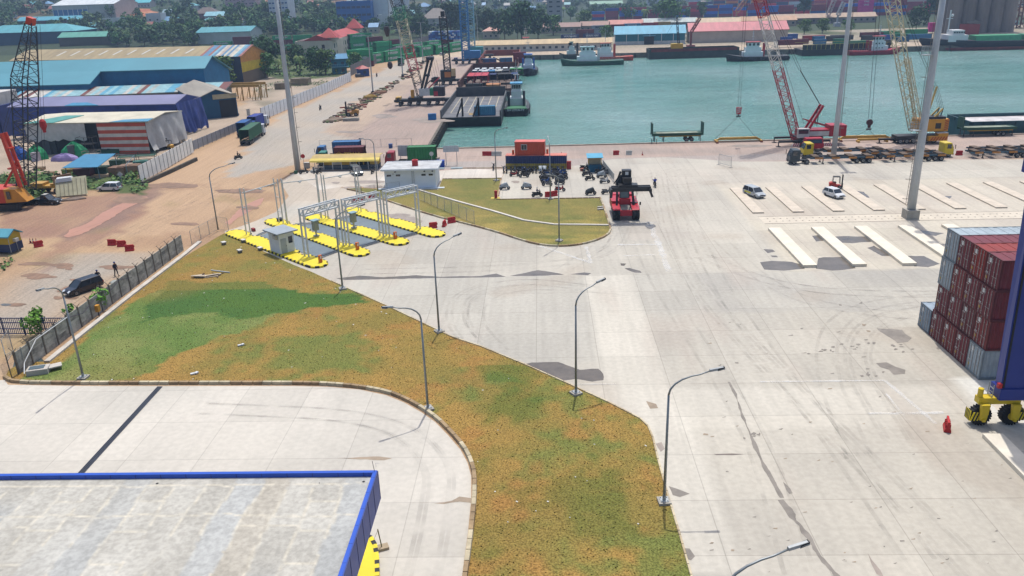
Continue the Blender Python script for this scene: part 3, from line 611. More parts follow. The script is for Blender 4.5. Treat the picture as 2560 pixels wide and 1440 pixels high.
# ---- containers (length on X, doors on the -X end)
def corr(mb,axis,c,a0,a1,z0,z1,step,dep,out):
    """corrugated sheet: along x at y=c (axis 'x') or along y at x=c"""
    n_=int((a1-a0)/step); v=[]; 
    for i in range(n_+1):
        for s_,d in ((0,0),(.28,0),(.5,1),(.78,1)):
            t=a0+(i+s_)*(a1-a0)/(n_+1); q=c-out*dep*d
            v.append((t,q) if axis=='x' else (q,t))
    v.append((a1,c) if axis=='x' else (c,a1))
    o=[(p[0],p[1],z0) for p in v]+[(p[0],p[1],z1) for p in v]; n2=len(v)
    mb.add(o,[(i,i+1,n2+i+1,n2+i) for i in range(n2-1)])
def container(L_,H_,rgb,detail=2,name='shipping_container',k=.66,rust=.15,doorrgb=None):
    W2=1.22; body=M(rgb,.6,var=rust,sc=.9,k=k,oi=.04); fr=M(tuple(int(v*.8) for v in rgb),.6,var=.2,k=k)
    r=root(name,'x','container')
    x0,x1=-L_/2,L_/2
    if detail==0:
        mb=MB().mat(M(rgb,.6,var=rust,sc=.9,k=.95,oi=.05)); mb.box(x0,-W2,0,x1,W2,H_); mb.build('body',None,r); return r
    mb=MB().mat(body); st=.42 if detail>1 else .6
    for s in (-1,1): corr(mb,'x',s*W2*.985,x0+.12,x1-.12,.16,H_-.12,st,.05,s)
    corr(mb,'y',x1-.02,-W2+.1,W2-.1,.16,H_-.12,.3,.04,1)
    o=len(mb.v); n_=int(L_/.9) if detail>1 else 8
    for i in range(n_):  # ribbed roof
        a=x0+.1+i*(L_-.2)/n_; b_=(L_-.2)/n_
        mb.box(a,-W2+.06,H_-.07,a+b_*.55,W2-.06,H_-.03); mb.box(a+b_*.55,-W2+.08,H_-.09,a+b_,W2-.08,H_-.055)
    mb.mat(fr)
    for s in (-1,1):
        mb.box(x0,s*W2-.06,0,x1,s*W2+.06,.16) ; mb.box(x0,s*W2-.05,H_-.12,x1,s*W2+.05,H_)
        for x in (x0,x1-.16):
            mb.box(x,s*W2-.08 if s>0 else s*W2-.005,.0,x+.16,s*W2+.005 if s>0 else s*W2+.08,H_+.003)
    for x in (x0,x1-.1): mb.box(x+.003,-W2+.07,.003,x+.1,W2-.07,.15); mb.box(x+.003,-W2+.07,H_-.13,x+.1,W2-.07,H_-.003)
    mb.build('body',None,r)
    if detail>1:
        dm=M(doorrgb or rgb,.55,var=rust,sc=1.4,k=k); rod=M((176,170,166),.5,.2)
        for s in (-1,1):
            mb=MB().mat(dm); a,b_=(-W2+.09,-.01) if s<0 else (.01,W2-.09)
            mb.box(x0+.02,a,.16,x0+.06,b_,H_-.13); mb.box(x0+.004,a+.06,.3,x0+.022,b_-.06,H_*.45); mb.box(x0+.004,a+.06,H_*.52,x0+.022,b_-.06,H_-.3)
            mb.mat(rod)
            for q in (.28,.72):
                y=a+(b_-a)*q; mb.box(x0-.05,y-.025,.14,x0-.015,y+.025,H_-.1)
                for z in (.4,H_*.5,H_-.5): mb.box(x0-.06,y-.07,z,x0-.003,y+.07,z+.07)
            mb.box(x0-.07,a+.2,1.05,x0-.05,b_-.1,1.09)
            d=mb.build('door',None,r)
        mb=MB().mat(M((236,236,232),.5)); mb.box(x0-.008,.25,H_-.75,x0+.003,.75,H_-.35); mb.box(x0-.008,.65,1.1,x0+.003,1.0,1.2)
        for z in (1.3,1.42,1.54): mb.box(x0-.008,.62,H_-1.2+z*.2,x0+.003,1.02,H_-1.17+z*.2)
        mb.mat(YEL); mb.box(x0-.008,.72,.55,x0+.003,.95,.8)
        mb.build('markings',None,r)
    return r
# ---- wheels and vehicles
def wheel_part(parent,x,y,r,w,name='wheel',side=1):
    wb=MB().mat(TYRE); wb.wheel(0,0,0,r,w); o=wb.build(name,None,parent); o.location=(x,y,r)
    rb=MB().mat(RIM); rb.wheel(0,side*w*.42,0,r*.58,w*.25,n=10); rb.mat(DSTEEL).wheel(0,side*w*.52,0,r*.2,w*.15,n=8); q=rb.build('rim',None,o); return o
def car(label,rgb,style='hatch',extra=None,glass=GLASS):
    Lc,Wc,Hc={'hatch':(3.95,1.7,1.5),'mpv':(4.5,1.75,1.66),'suv':(4.75,1.85,1.7),'pickup':(5.2,1.85,1.78)}[style]
    P=M(rgb,.25,var=.05,spec=.6,sc=.5); r=root('parked_car',label,'car')
    h=Hc*.56; f=Lc/2; w=Wc/2
    if style=='pickup':
        prof=[(-f,.45),(-f+.05,1.0),(-f+.15,h),(f*.28,h+.03),(f-.25,h-.06),(f-.02,h-.28),(f,.45),(f-.2,.3),(-f+.2,.35)]
    else:
        prof=[(-f,.42),(-f+.03,.8),(-f+.1,h+.02),(-f+.3,h+.06),(f*.4,h+.05),(f-.3,h-.13),(f-.03,h-.34),(f,.42),(f-.15,.25),(-f+.15,.28)]
    mb=MB().mat(P); mb.profy(prof,-w,w); b=mb.build('body',None,r); bev(b,.09,2,.35)
    for p in b.data.polygons: p.use_smooth=False
    if style=='pickup': g0,g1,g2,g3=-f*.28,-f*.22,f*.12,f*.42
    elif style=='hatch': g0,g1,g2,g3=-f+.12,-f+.5,f*.22,f*.52
    else: g0,g1,g2,g3=-f+.08,-f+.35,f*.2,f*.55
    t=w-.2; mb=MB().mat(glass); mb.hexa([(g0,-w+.04,h),(g3,-w+.04,h-.02),(g3,w-.04,h-.02),(g0,w-.04,h)],[(g1,-t,Hc-.06),(g2,-t,Hc-.06),(g2,t,Hc-.06),(g1,t,Hc-.06)]); mb.build('window',None,r)
    mb=MB().mat(P)
    mb.hexa([(g1-.05,-t-.02,Hc-.07),(g2+.05,-t-.02,Hc-.07),(g2+.05,t+.02,Hc-.07),(g1-.05,t+.02,Hc-.07)],[(g1+.08,-t+.06,Hc),(g2-.1,-t+.06,Hc-.01),(g2-.1,t-.06,Hc-.01),(g1+.08,t-.06,Hc)])
    for s in (-1,1):
        for a,b_ in (((g0,h),(g1,Hc-.06)),((g3,h),(g2,Hc-.06)),(((g0+g3)/2-.1,h),((g1+g2)/2-.05,Hc-.06))):
            mb.bar((a[0],s*(w-.03),a[1]),(b_[0],s*(t+.015),b_[1]),.07,.07)
    mb.build('roof',None,r)
    if style=='pickup':
        mb=MB().mat(BLK); mb.box(-f+.2,-w+.15,h-.02,g0-.08,w-.15,h+.012); mb.mat(P); mb.box(-f+.12,-w+.03,h,g0-.05,-w+.12,h+.09); mb.box(-f+.12,w-.12,h,g0-.05,w-.03,h+.09); mb.build('cargo_bed',None,r)
    rr=.31 if style in('hatch','mpv') else .37
    for sx in (-.6,.62):
        for s in (-1,1): wheel_part(r,sx*f,s*(w-.1),rr,.22,side=s)
    for s in (-1,1):
        MB().mat(M((230,236,240),.15,spec=.8)).hexa([(f-.3,s*w*.62-.12,h-.33),(f-.0,s*w*.62-.12,h-.42),(f-.0,s*w*.62+.16,h-.42),(f-.3,s*w*.6+.18,h-.33)],[(f-.32,s*w*.6-.18,h-.13),(f-.02,s*w*.6-.18,h-.3),(f-.02,s*w*.6+.18,h-.3),(f-.32,s*w*.6+.18,h-.13)]).build('headlight',None,r)
        MB().mat(M((180,30,34),.3)).box(-f-.01,s*(w-.2)-.12,h-.28,-f+.14,s*(w-.2)+.14,h-.02).build('tail_light',None,r)
        MB().mat(P).box(g3-.35,s*(w+.07)-.07,h+.02,g3-.2,s*(w+.07)+.07,h+.16).build('mirror',None,r)
    mb=MB().mat(BLK); mb.box(f-.05,-.5,.5,f+.015,.5,.66); mb.mat(WHT); mb.box(f-.03,-.24,.36,f+.025,.24,.47); mb.build('grille',None,r)
    if extra: extra(r,f,w,h,Hc)
    return r
def cab(parent,x,rgb,Wc=2.4,hh=2.9,L_=2.0,roofrgb=None):
    """truck cab with its front at +x, body from x-L_ to x"""
    P=M(rgb,.4,var=.08); w=Wc/2
    prof=[(x-L_,.75),(x-L_,hh-.1),(x-L_+.15,hh),(x-.55,hh),(x-.12,hh*.62),(x,hh*.55),(x+.02,.6),(x-.2,.5),(x-L_+.1,.6)]
    o=MB().mat(P).profy(prof,-w,w).build('cab',None,parent); bev(o,.06,1,.4)
    MB().mat(GLASS).hexa([(x-.02,-w+.15,hh*.6),(x-.02,w-.15,hh*.6),(x-.3,w-.15,hh*.6),(x-.3,-w+.15,hh*.6)],[(x-.44,-w+.2,hh-.12),(x-.44,w-.2,hh-.12),(x-.6,w-.2,hh-.12),(x-.6,-w+.2,hh-.12)]).build('windscreen',None,parent)
    mb=MB().mat(GLASS)
    for s in (-1,1): mb.box(x-L_+.6,s*w-.012,hh*.6,x-.55,s*w+.012,hh-.28)
    mb.build('side_window',None,parent)
    mb=MB().mat(BLK); mb.box(x-.05,-w+.1,.45,x+.1,w-.1,.8); mb.mat(WHT)
    for s in (-1,1): mb.box(x+.08,s*(w-.35)-.16,.55,x+.115,s*(w-.35)+.16,.72)
    mb.build('bumper',None,parent)
    mb=MB().mat(BLK)
    for s in (-1,1): mb.bar((x-.1,s*w,hh*.85),(x+.1,s*(w+.22),hh*.85),.04); mb.box(x+.06,s*(w+.22)-.1,hh*.6,x+.12,s*(w+.22)+.1,hh*.88)
    mb.build('mirror',None,parent)
def truck(name,label,cat,cabrgb,load=None,L_=12.6,dz=1.15,group=None,has=True):
    """tractor and semitrailer; the trailer deck runs from x=-L_ to x=0, cab in front"""
    r=root(name,label,cat,group=group)
    mb=MB().mat(DSTEEL)
    for s in (-1,1): mb.box(-L_,s*.45-.06,dz-.3,1.2 if has else 0,s*.45+.06,dz-.06)
    for i in range(8): mb.box(-L_+.3+i*L_/8,-1.15,dz-.14,-L_+.42+i*L_/8,1.15,dz-.02)
    mb.box(-L_,-1.2,dz-.22,-L_+.15,1.2,dz-.01); 
    if has: mb.box(.1,-.5,.55,3.4,.5,.8)
    mb.build('chassis',None,r)
    if has: cab(r,4.0,cabrgb)
    for x in ((3.1,.6) if has else ())+(-L_+1,-L_+2.2,-L_+3.4):
        for s in (-1,1): wheel_part(r,x,s*(1.02),.5,.32 if x>2 else .5,side=s)
    if load: load(r,L_,dz)
    return r
def motorbike(rgb,cover=None):
    r=root('motorbike','x','motorbike'); P=M(rgb,.3,var=.05,spec=.6)
    for x in (-.62,.62):
        wb=MB().mat(TYRE); wb.wheel(0,0,0,.29,.1,n=12); o=wb.build('wheel',None,r); o.location=(x,0,.29)
        MB().mat(RIM).wheel(0,0,0,.16,.13,n=8).build('rim',None,o)
    mb=MB().mat(P); mb.profy([(-.85,.72),(-.35,.42),(.2,.36),(.42,.5),(.5,.95),(.4,1.0),(.22,.62),(-.3,.7)],-.13,.13); mb.box(.42,-.16,.5,.5,.16,.95); mb.mat(BLK); mb.bar((.62,0,.3),(.45,0,.95),.09); mb.box(-.35,-.11,.22,.2,.11,.5); mb.bar((-.62,-.16,.3),(0,-.16,.3),.09); mb.build('body',None,r)
    MB().mat(BLK).hexa([(-.8,-.13,.7),(.12,-.11,.64),(.12,.11,.64),(-.8,.13,.7)],[(-.78,-.11,.82),(.05,-.09,.76),(.05,.09,.76),(-.78,.11,.82)]).build('seat',None,r)
    mb=MB().mat(BLK); mb.bar((.4,-.33,1.02),(.4,.33,1.02),.05); mb.bar((.42,-.28,1.02),(.4,-.34,1.18),.03); mb.bar((.42,.28,1.02),(.4,.34,1.18),.03); mb.mat(RIM); mb.box(.36,-.4,1.14,.39,-.28,1.22); mb.box(.36,.28,1.14,.39,.4,1.22); mb.build('handlebar',None,r)
    MB().mat(WHT).box(.5,-.09,.82,.56,.09,.95).build('headlight',None,r)
    if cover:
        c=MB().mat(M(cover,.6,var=.12)); c.hexa([(-.95,-.28,.45),(.75,-.32,.42),(.75,.32,.42),(-.95,.28,.45)],[(-.6,-.08,.95),(.38,-.4,1.2),(.38,.4,1.2),(-.6,.08,.95)]); o=c.build('cover',None,r); bev(o,.08,2)
    return r
def skinmesh(name,pts,edges,parent,mats,zf):
    me=bpy.data.meshes.new(name); me.from_pydata([p[:3] for p in pts],edges,[]); o=bpy.data.objects.new(name,me); C.objects.link(o)
    o.modifiers.new('s','SKIN'); 
    for i,p in enumerate(pts): me.skin_vertices[0].data[i].radius=(p[3],p[3]*(p[4] if len(p)>4 else 1))
    me.skin_vertices[0].data[0].use_root=True
    m=o.modifiers.new('u','SUBSURF'); m.levels=1; m.render_levels=1
    dg=bpy.context.evaluated_depsgraph_get(); nm=bpy.data.meshes.new_from_object(o.evaluated_get(dg)); bpy.data.objects.remove(o); nm.name=name; nm.materials.clear()
    for q in mats: nm.materials.append(q)
    for p in nm.polygons: p.material_index=zf(p.center); p.use_smooth=True
    o=bpy.data.objects.new(name,nm); C.objects.link(o); o.parent=parent; return o
def person(label,shirt,trou,pose='stand',hat=None,loc=(0,0,0),rz=0,name='person',sc=1,group=None):
    r=root(name,label,'person',loc,rz,group); skin=M((150,106,80),.6); S_=M(shirt,.8); T_=M(trou,.8); HR=M(hat or (28,24,22),.6)
    if pose=='ride':
        J=[(0,0,.88,.15),(.03,0,1.08,.15),(.06,0,1.3,.17),(.08,0,1.45,.07),(.1,0,1.6,.1),(.12,0,1.72,.085),
           (.2,.12,.84,.1),(.5,.2,.78,.085),(.38,.2,.35,.06),(.48,.2,.28,.05),(.2,-.12,.84,.1),(.5,-.2,.78,.085),(.38,-.2,.35,.06),(.48,-.2,.28,.05),
           (.1,.22,1.38,.07),(.3,.3,1.12,.055),(.55,.3,1.1,.04),(.64,.3,1.08,.035),(.1,-.22,1.38,.07),(.3,-.3,1.12,.055),(.55,-.3,1.1,.04),(.64,-.3,1.08,.035)]
    else:
        w=.16 if pose=='walk' else .03; b_=.06
        J=[(0,0,.95,.15),(0,0,1.12,.14),(.01,0,1.34,.17),(.02,0,1.5,.065),(.04,0,1.62,.1),(.05,0,1.72,.085),
           (.02,.1,.88,.1),(w*.7,.1,.5,.075),(w,.1,.1,.05),(w+.14,.1,.04,.045),(.0,-.1,.88,.1),(-w*.4,-.1,.5,.075),(-w*1.3,-.1,.1,.05),(-w*1.3+.14,-.1,.04,.045),
           (0,.21,1.42,.07),(-.03,.27,1.15,.052),(.1,.26,.92,.04),(.14,.25,.83,.035),(0,-.21,1.42,.07),(.0,-.27,1.15,.052),(.12,-.2,.98,.04),(.18,-.12,.95,.035)]
    E_=[(0,1),(1,2),(2,3),(3,4),(4,5),(0,6),(6,7),(7,8),(8,9),(0,10),(10,11),(11,12),(12,13),(2,14),(14,15),(15,16),(16,17),(2,18),(18,19),(19,20),(20,21)]
    ride=pose=='ride'; hipz=.88 if ride else .95
    def zf(c):
        if c.z>(1.46 if not ride else 1.42) and abs(c.y)<.13: return 2
        if c.z<(.1 if not ride else .32): return 3
        if ride: return 0 if (c.z>.98 and not (c.x>.52)) else (2 if c.z>1.02 else 1)
        if abs(c.y)>.2 and c.z<.97 and c.z>.78: return 2
        if abs(c.y)>.1 and c.z<1.0 and c.x>.14 and c.z>.85: return 2
        return 0 if c.z>hipz-.02 else 1
    skinmesh('body',J,E_,r,[S_,T_,skin,BLK],zf)
    hx=(J[4][0]+J[5][0])/2; MB().mat(HR).ball((hx-.015,0,J[5][2]-.02),.125,10,6,.9).build('helmet' if hat else 'hair',None,r,True)
    r.scale=(sc,sc,sc); return r
def lattice(mb,p,q,w0,w1,n_,t=.1,up=Vector((0,0,1)),mats=None,h=None):
    p=Vector(p);q=Vector(q);d=(q-p).normalized(); a=d.cross(up)
    if a.length<.05: a=d.cross(Vector((0,1,0)))
    a.normalize(); b_=a.cross(d).normalized()
    def cn(f,k):
        w=w0+(w1-w0)*f; c=p.lerp(q,f); sx,sy=((-1,-1),(1,-1),(1,1),(-1,1))[k%4]; return c+a*sx*w/2+b_*sy*(h or w)/2
    for i in range(n_):
        f,g=i/n_,(i+1)/n_
        if mats: mb.mat(mats[min(len(mats)-1,int(f*len(mats)))])
        for k in range(4):
            mb.bar(cn(f,k),cn(g,k),t); mb.bar(cn(f,k),cn(g,k+1) if i%2 else cn(g,k-1),t*.55)
            if i%3==0: mb.bar(cn(f,k),cn(f,k+1),t*.6)
# ---- trees
def leafm(rgb,rnd_=.16): 
    m=M(rgb,.75,var=.22,sc=.9,oi=rnd_,k=1.0,spec=.2)
    return m
def crown(mb,mats,c,R,Hh,n_,leaf,lobes=9,rs=1):
    rg=random.Random(rs); L_=[]
    for i in range(lobes):
        t=rg.uniform(0,6.28); rr=R*math.sqrt(rg.random())*.72; z=rg.uniform(-.35,.55)*Hh; L_.append((c[0]+rr*math.cos(t),c[1]+rr*math.sin(t),c[2]+z*(1-.5*rr/R),R*rg.uniform(.3,.5)))
    for i in range(n_):
        x,y,z,r=L_[rg.randrange(lobes)]; u=rg.uniform(-.75,1); t=rg.uniform(0,6.28); s=math.sqrt(1-u*u); q=r*rg.uniform(.75,1.08)
        nrm=Vector((s*math.cos(t),s*math.sin(t),u)); p=Vector((x,y,z))+nrm*q*Vector((1,1,.8)).length/1.6
        nn=(nrm+Vector((rg.uniform(-.8,.8),rg.uniform(-.8,.8),rg.uniform(-.3,.9)))).normalized(); a=nn.cross(Vector((rg.random(),rg.random(),.3))).normalized(); b_=nn.cross(a)
        l=leaf*rg.uniform(.6,1.35); mb.mat(mats[0] if rg.random()<.6 else mats[1+(i%(len(mats)-1))])
        mb.add([p-a*l-b_*l*.5,p+a*l*.2-b_*l*.8,p+a*l+b_*l*.3,p-a*l*.3+b_*l*.8],[(0,1,2,3)])
def tree_kit(rs,R=4.5,Hc=7,trunk=3.5,n_=420,leaf=.55,cols=((62,92,50),(84,112,62),(46,74,42)),lobes=10,cname='tree'):
    r=root(cname,'x','tree'); mb=MB(); crown(mb,[leafm(c) for c in cols],(0,0,trunk+Hc*.42),R,Hc,n_,leaf,lobes,rs); mb.build('crown',None,r,fix=False)
    mb=MB().mat(M((104,88,72),.9,var=.2)); mb.tube([(0,0,-.3),(.1,.05,trunk*.6),(0,.1,trunk+Hc*.25)],[.32,.24,.12],6)
    rg=random.Random(rs)
    for i in range(5):
        t=i*1.26+rg.random(); mb.tube([(.05,.03,trunk*.7+i*.25),(R*.35*math.cos(t),R*.35*math.sin(t),trunk+Hc*.3),(R*.6*math.cos(t),R*.6*math.sin(t),trunk+Hc*.5)],[.14,.09,.04],5)
    mb.build('trunk',None,r); return Kit(r)
def palm_kit(rs,Hh=7):
    r=root('palm_tree','x','palm tree'); mb=MB(); mats=[leafm((84,112,58)),leafm((112,130,74))]; rg=random.Random(rs)
    for i in range(17):
        t=i*2.4; el=rg.uniform(-.1,1.0); Lf=rg.uniform(2.4,3.3); pr=Vector((0,0,Hh)); mb.mat(mats[i%2]); d=Vector((math.cos(t),math.sin(t),0)); sd=Vector((-d.y,d.x,0)); P=[]
        for j in range(7):
            f=j/6; P.append(Vector((0,0,Hh))+d*Lf*f*math.cos(el*.6)+Vector((0,0,Lf*(math.sin(el)*f-1.0*f*f))))
        for j in range(6):
            for s in (-1,1):
                w=.62*math.sin(math.pi*(j+.8)/7.2)
                mb.add([P[j],P[j+1],P[j+1]+sd*s*w-Vector((0,0,.22))-d*.1,P[j].lerp(P[j+1],.35)+sd*s*w-Vector((0,0,.25))],[(0,1,2,3)])
    mb.build('crown',None,r,fix=False); MB().mat(M((140,124,104),.9,var=.2)).tube([(0,0,-.2),(.25,.1,Hh*.4),(.1,.05,Hh*.8),(0,0,Hh)],[.24,.17,.15,.17],7).build('trunk',None,r); return Kit(r)
# ---- buildings: footprint from front-left A to front-right B (as seen from the camera), depth away from it
def frame(A,B):
    A=Vector(A[:2]); B=Vector(B[:2]); d=B-A; return A,d.length,math.atan2(d.y,d.x)
def wins(parent,name,xs,zs,w,h,face,Wd,dp,m,fr=None,mw=100):
    k=0
    for z in zs:
        for x in xs:
            if k>=mw: return
            k+=1; mb=MB().mat(m)
            if face=='f': mb.box(x-w/2,-.06,z,x+w/2,.02,z+h)
            elif face=='r': mb.box(Wd-.02,x-w/2,z,Wd+.06,x+w/2,z+h)
            elif face=='l': mb.box(-.06,x-w/2,z,.02,x+w/2,z+h)
            if fr:
                mb.mat(fr)
                if face=='f': mb.box(x-w/2-.12,-.1,z-.12,x+w/2+.12,.01,z-.01); mb.box(x-w/2-.12,-.1,z+h+.01,x+w/2+.12,.01,z+h+.12)
            mb.build(name,None,parent)
def rng(a,b,n_): return [a+(b-a)*(i+.5)/n_ for i in range(n_)]
def bld(name,label,cat,A,B,dep,h,roof='gable',rh=3,wallc=(200,196,186),roofc=(90,160,170),ov=.6,wf=0,zs=(1.2,),ww=1.2,wh=1.2,wr=0,winc=None,z0=0,group=None,rmat=None,wmat=None,door=None,ridge='x',base=-2):
    A_,L_,rz=frame(A,B); r=root(name,label,cat,(A_.x,A_.y,z0),rz,group)
    wm_=wmat or M(wallc,.8,var=.1,sc=.25); rm_=rmat or M(roofc,.55,var=.16,sc=.35,stretch=(1.2,.15,1))
    mb=MB().mat(wm_); mb.box(0,0,base,L_,dep,h)
    if roof=='gable':
        if ridge=='x': mb.add([(0,0,h),(0,dep,h),(0,dep/2,h+rh),(L_,0,h),(L_,dep,h),(L_,dep/2,h+rh)],[(0,1,2),(3,5,4)])
        else: mb.add([(0,0,h),(L_,0,h),(L_/2,0,h+rh),(0,dep,h),(L_,dep,h),(L_/2,dep,h+rh)],[(0,1,2),(3,5,4)])
    mb.build('wall',None,r,fix=False)
    mb=MB().mat(rm_); t=.18
    if roof=='gable':
        s=rh/(dep/2) if ridge=='x' else rh/(L_/2)
        if ridge=='x':
            e=h-s*ov; mb.profx([(-ov,e+.05),(dep/2,h+rh+.05),(dep+ov,e+.05),(dep+ov,e+.05+t),(dep/2,h+rh+.05+t),(-ov,e+.05+t)],-ov,L_+ov)
        else:
            e=h-s*ov; mb.profy([(-ov,e+.05),(L_/2,h+rh+.05),(L_+ov,e+.05),(L_+ov,e+.05+t),(L_/2,h+rh+.05+t),(-ov,e+.05+t)],-ov,dep+ov)
    elif roof=='hip':
        q=min(L_,dep)/2+ov; a=[(-ov,-ov,h+.02),(L_+ov,-ov,h+.02),(L_+ov,dep+ov,h+.02),(-ov,dep+ov,h+.02)]
        if L_>=dep: rg=[(q-ov,dep/2,h+rh),(L_-q+ov,dep/2,h+rh)]; mb.add(a+rg,[(0,1,5,4),(1,2,5),(2,3,4,5),(3,0,4),(3,2,1,0)])
        else: rg=[(L_/2,q-ov,h+rh),(L_/2,dep-q+ov,h+rh)]; mb.add(a+rg,[(0,1,4),(1,2,5,4),(2,3,5),(3,0,4,5),(3,2,1,0)])
    elif roof=='flat':
        mb.box(.25,.25,h+.001,L_-.25,dep-.25,h+.1); mb.mat(wm_)
        for b_ in ((0,0,L_,.25),(0,dep-.25,L_,dep),(0,.25,.25,dep-.25),(L_-.25,.25,L_,dep-.25)): mb.box(b_[0],b_[1],h+.002,b_[2],b_[3],h+.7)
    elif roof=='mono': mb.profx([(-ov,h-.1),(dep+ov,h+rh),(dep+ov,h+rh+t),(-ov,h-.1+t)],-ov,L_+ov)
    mb.build('roof',None,r)
    gm_=M(winc or (60,72,84),.25,var=.15)
    if wf: wins(r,'window',rng(0,L_,wf),zs,ww,wh,'f',L_,dep,gm_)
    if wr: wins(r,'window',rng(0,dep,wr),zs,ww,wh,'r',L_,dep,gm_)
    if door: 
        for d in door: MB().mat(M(d[3] if len(d)>3 else (50,52,56),.7)).box(d[0]-d[1]/2,-.07,0,d[0]+d[1]/2,.02,d[2]).build('door',None,r)
    return r
# ================================================================ lamp posts
def lamp(label,base,tip,base_block=True):
    p=G(*base[:2]) if len(base)==2 else G(*base); p.z=0; t=G(tip[0],tip[1],10.55); d=Vector((t.x-p.x,t.y-p.y)); rz=math.atan2(d.y,d.x); R_=max(1.6,min(3.4,d.length))
    r=root('lamp_post',label,'lamp post',(p.x,p.y,0),rz,'curved grey lamp posts'); m=M((158,164,166),.45,.5,var=.08)
    MB().mat(m).tube([(0,0,.25),(0,0,4.5),(0,0,8.8)],[.12,.1,.08],8).build('pole',None,r,True)
    P=[(0,0,8.8)]+[(R_*.78*(1-math.cos(a)),0,8.8+1.45*math.sin(a)) for a in (.3,.6,.9,1.2,1.45)]+[(R_*.95,0,10.5)]
    MB().mat(m).tube(P,[.08,.075,.07,.065,.06,.055,.05],8).build('arm',None,r,True)
    h=MB().mat(M((186,190,190),.4,.2)); h.hexa([(R_*.9,-.1,10.42),(R_+.75,-.12,10.6),(R_+.75,.12,10.6),(R_*.9,.1,10.42)],[(R_*.9,-.08,10.58),(R_+.65,-.08,10.72),(R_+.65,.08,10.72),(R_*.9,.08,10.58)]); h.mat(BLK).hexa([(R_+.25,-.1,10.455),(R_+.72,-.1,10.56),(R_+.72,.1,10.56),(R_+.25,.1,10.455)],[(R_+.25,-.11,10.62),(R_+.71,-.11,10.735),(R_+.71,.11,10.735),(R_+.25,.11,10.62)]); o=h.build('lamp_head',None,r)
    if base_block:
        MB().mat(CONC).box(-.45,-.45,0,.45,.45,.22).build('plinth',None,r)
        mb=MB().mat(GALV); mb.box(-.3,-.3,.22,.3,.3,.27)
        for a in (-1,1):
            for b_ in (-1,1): mb.cyl(a*.22,b_*.22,.27,.34,.04,6)
        mb.cyl(0,0,.27,.6,.13,8); mb.build('base_plate',None,r)
    return r
lamp('lamp post on the far right edge of the big lawn near its narrow bottom',(1660,1256),(1785,924))
lamp('lamp post on the lawn edge beside the large brown puddle',(1440,985),(1497,703))
lamp('lamp post on the lawn edge between the yellow islands and the brown puddle',(1098,830),(1139,588))
lamp('lamp post at the curved kerb with its arm pointing left over the grass',(1070,1024),(975,767))
lamp('lamp post in the bright green corner of the lawn by the grey wall',(209,946),(105,722))
lamp('lamp post at the lawn corner right in front of the yellow islands',(857,723),(898,514))
lamp('lamp post at the rounded near end of the small lawn',(1398,603),(1371,436))
lamp('lamp post on the brick edge between small lawn and motorbike park',(1376,498),(1371,344))
lamp('lamp post at the corner where fence and yellow islands meet',(546,578),(577,409),False)
lamp('lamp post behind the yellow roofed kiosk and the white hut',(945,480),(902,347),False)
lamp('lamp post left of the parked motorbikes on the lawn corner',(1241,452),(1265,320))
lamp('lamp post rising from the bottom edge of the concrete yard',(1814,1470,8.9),(1988,1366))
# ================================================================ big light masts
def mast(label,px,py,Hm,r0,r1,lad=(1,0),block=True,cage=None):
    p=G(px,py); r=root('light_mast',label,'light mast',(p.x,p.y,0),0,'tall floodlight masts'); m=M((186,192,196),.5,.1,var=.08,k=.8)
    z0=1.4 if block else .1
    MB().mat(m).tube([(0,0,z0),(0,0,Hm*.33),(0,0,Hm*.66),(0,0,Hm)],[r0,r0-(r0-r1)*.33,r0-(r0-r1)*.66,r1],12).build('pole',None,r,True)
    if block: MB().mat(CONC).box(-.95,-.95,-.1,.95,.95,1.4).build('plinth',None,r)
    mb=MB().mat(M((140,134,128),.6,.3,var=.2)); a=Vector(lad).normalized(); n_=Vector((-a.y,a.x))
    for s in (-1,1):
        q=a*(r0+.25)+n_*s*.22; q2=a*(r1+.25)+n_*s*.22; mb.bar((q.x,q.y,2.2),(q2.x,q2.y,Hm-1),.05)
    z=2.5
    while z<Hm-1:
        rr=r0+(r1-r0)*z/Hm+.25; q=a*rr+n_*.22; q2=a*rr-n_*.22; mb.bar((q.x,q.y,z),(q2.x,q2.y,z),.035); z+=.6
        if int(z/.6)%5==0:
            c=a*rr; e=a*(rr+.65); mb.tube([(q.x,q.y,z),(e.x+n_.x*.3,e.y+n_.y*.3,z),(e.x-n_.x*.3,e.y-n_.y*.3,z),(q2.x,q2.y,z)],.025,4)
    mb.build('ladder',None,r)
    for cz in cage or ():
        rr=r0+(r1-r0)*cz/Hm; mb=MB().mat(GALV); c=a*(rr+.7)
        for z in (cz,cz+.55,cz+1.1):
            for i in range(10):
                t,u=i*.628,(i+1)*.628; mb.bar((c.x+.75*math.cos(t),c.y+.75*math.sin(t),z),(c.x+.75*math.cos(u),c.y+.75*math.sin(u),z),.05)
        for i in range(10): t=i*.628; mb.bar((c.x+.75*math.cos(t),c.y+.75*math.sin(t),cz),(c.x+.75*math.cos(t),c.y+.75*math.sin(t),cz+1.1),.04)
        mb.cyl(c.x,c.y,cz-.05,cz,.75,10); mb.build('platform',None,r)
    mb=MB().mat(BLK); mb.box(-1.5,-.3,Hm,1.5,.3,Hm+.3)
    for i in range(4): mb.box(-1.5+i*.8,-.5,Hm+.3,-1+i*.8,-.2,Hm+.9)
    mb.build('floodlight',None,r); return r
mast('tall grey mast on the soil island beside the kiosk',745,427,38,.62,.35,(1,.1),False)
mast('tall grey mast behind the flatbed trucks at the quay',2083,395,38,.55,.33,(1,-.1),False)
mast('tall grey mast on a concrete block between the plinth rows',2275,545,38,.62,.36,(-1,-.1),True,(13.5,24.2))
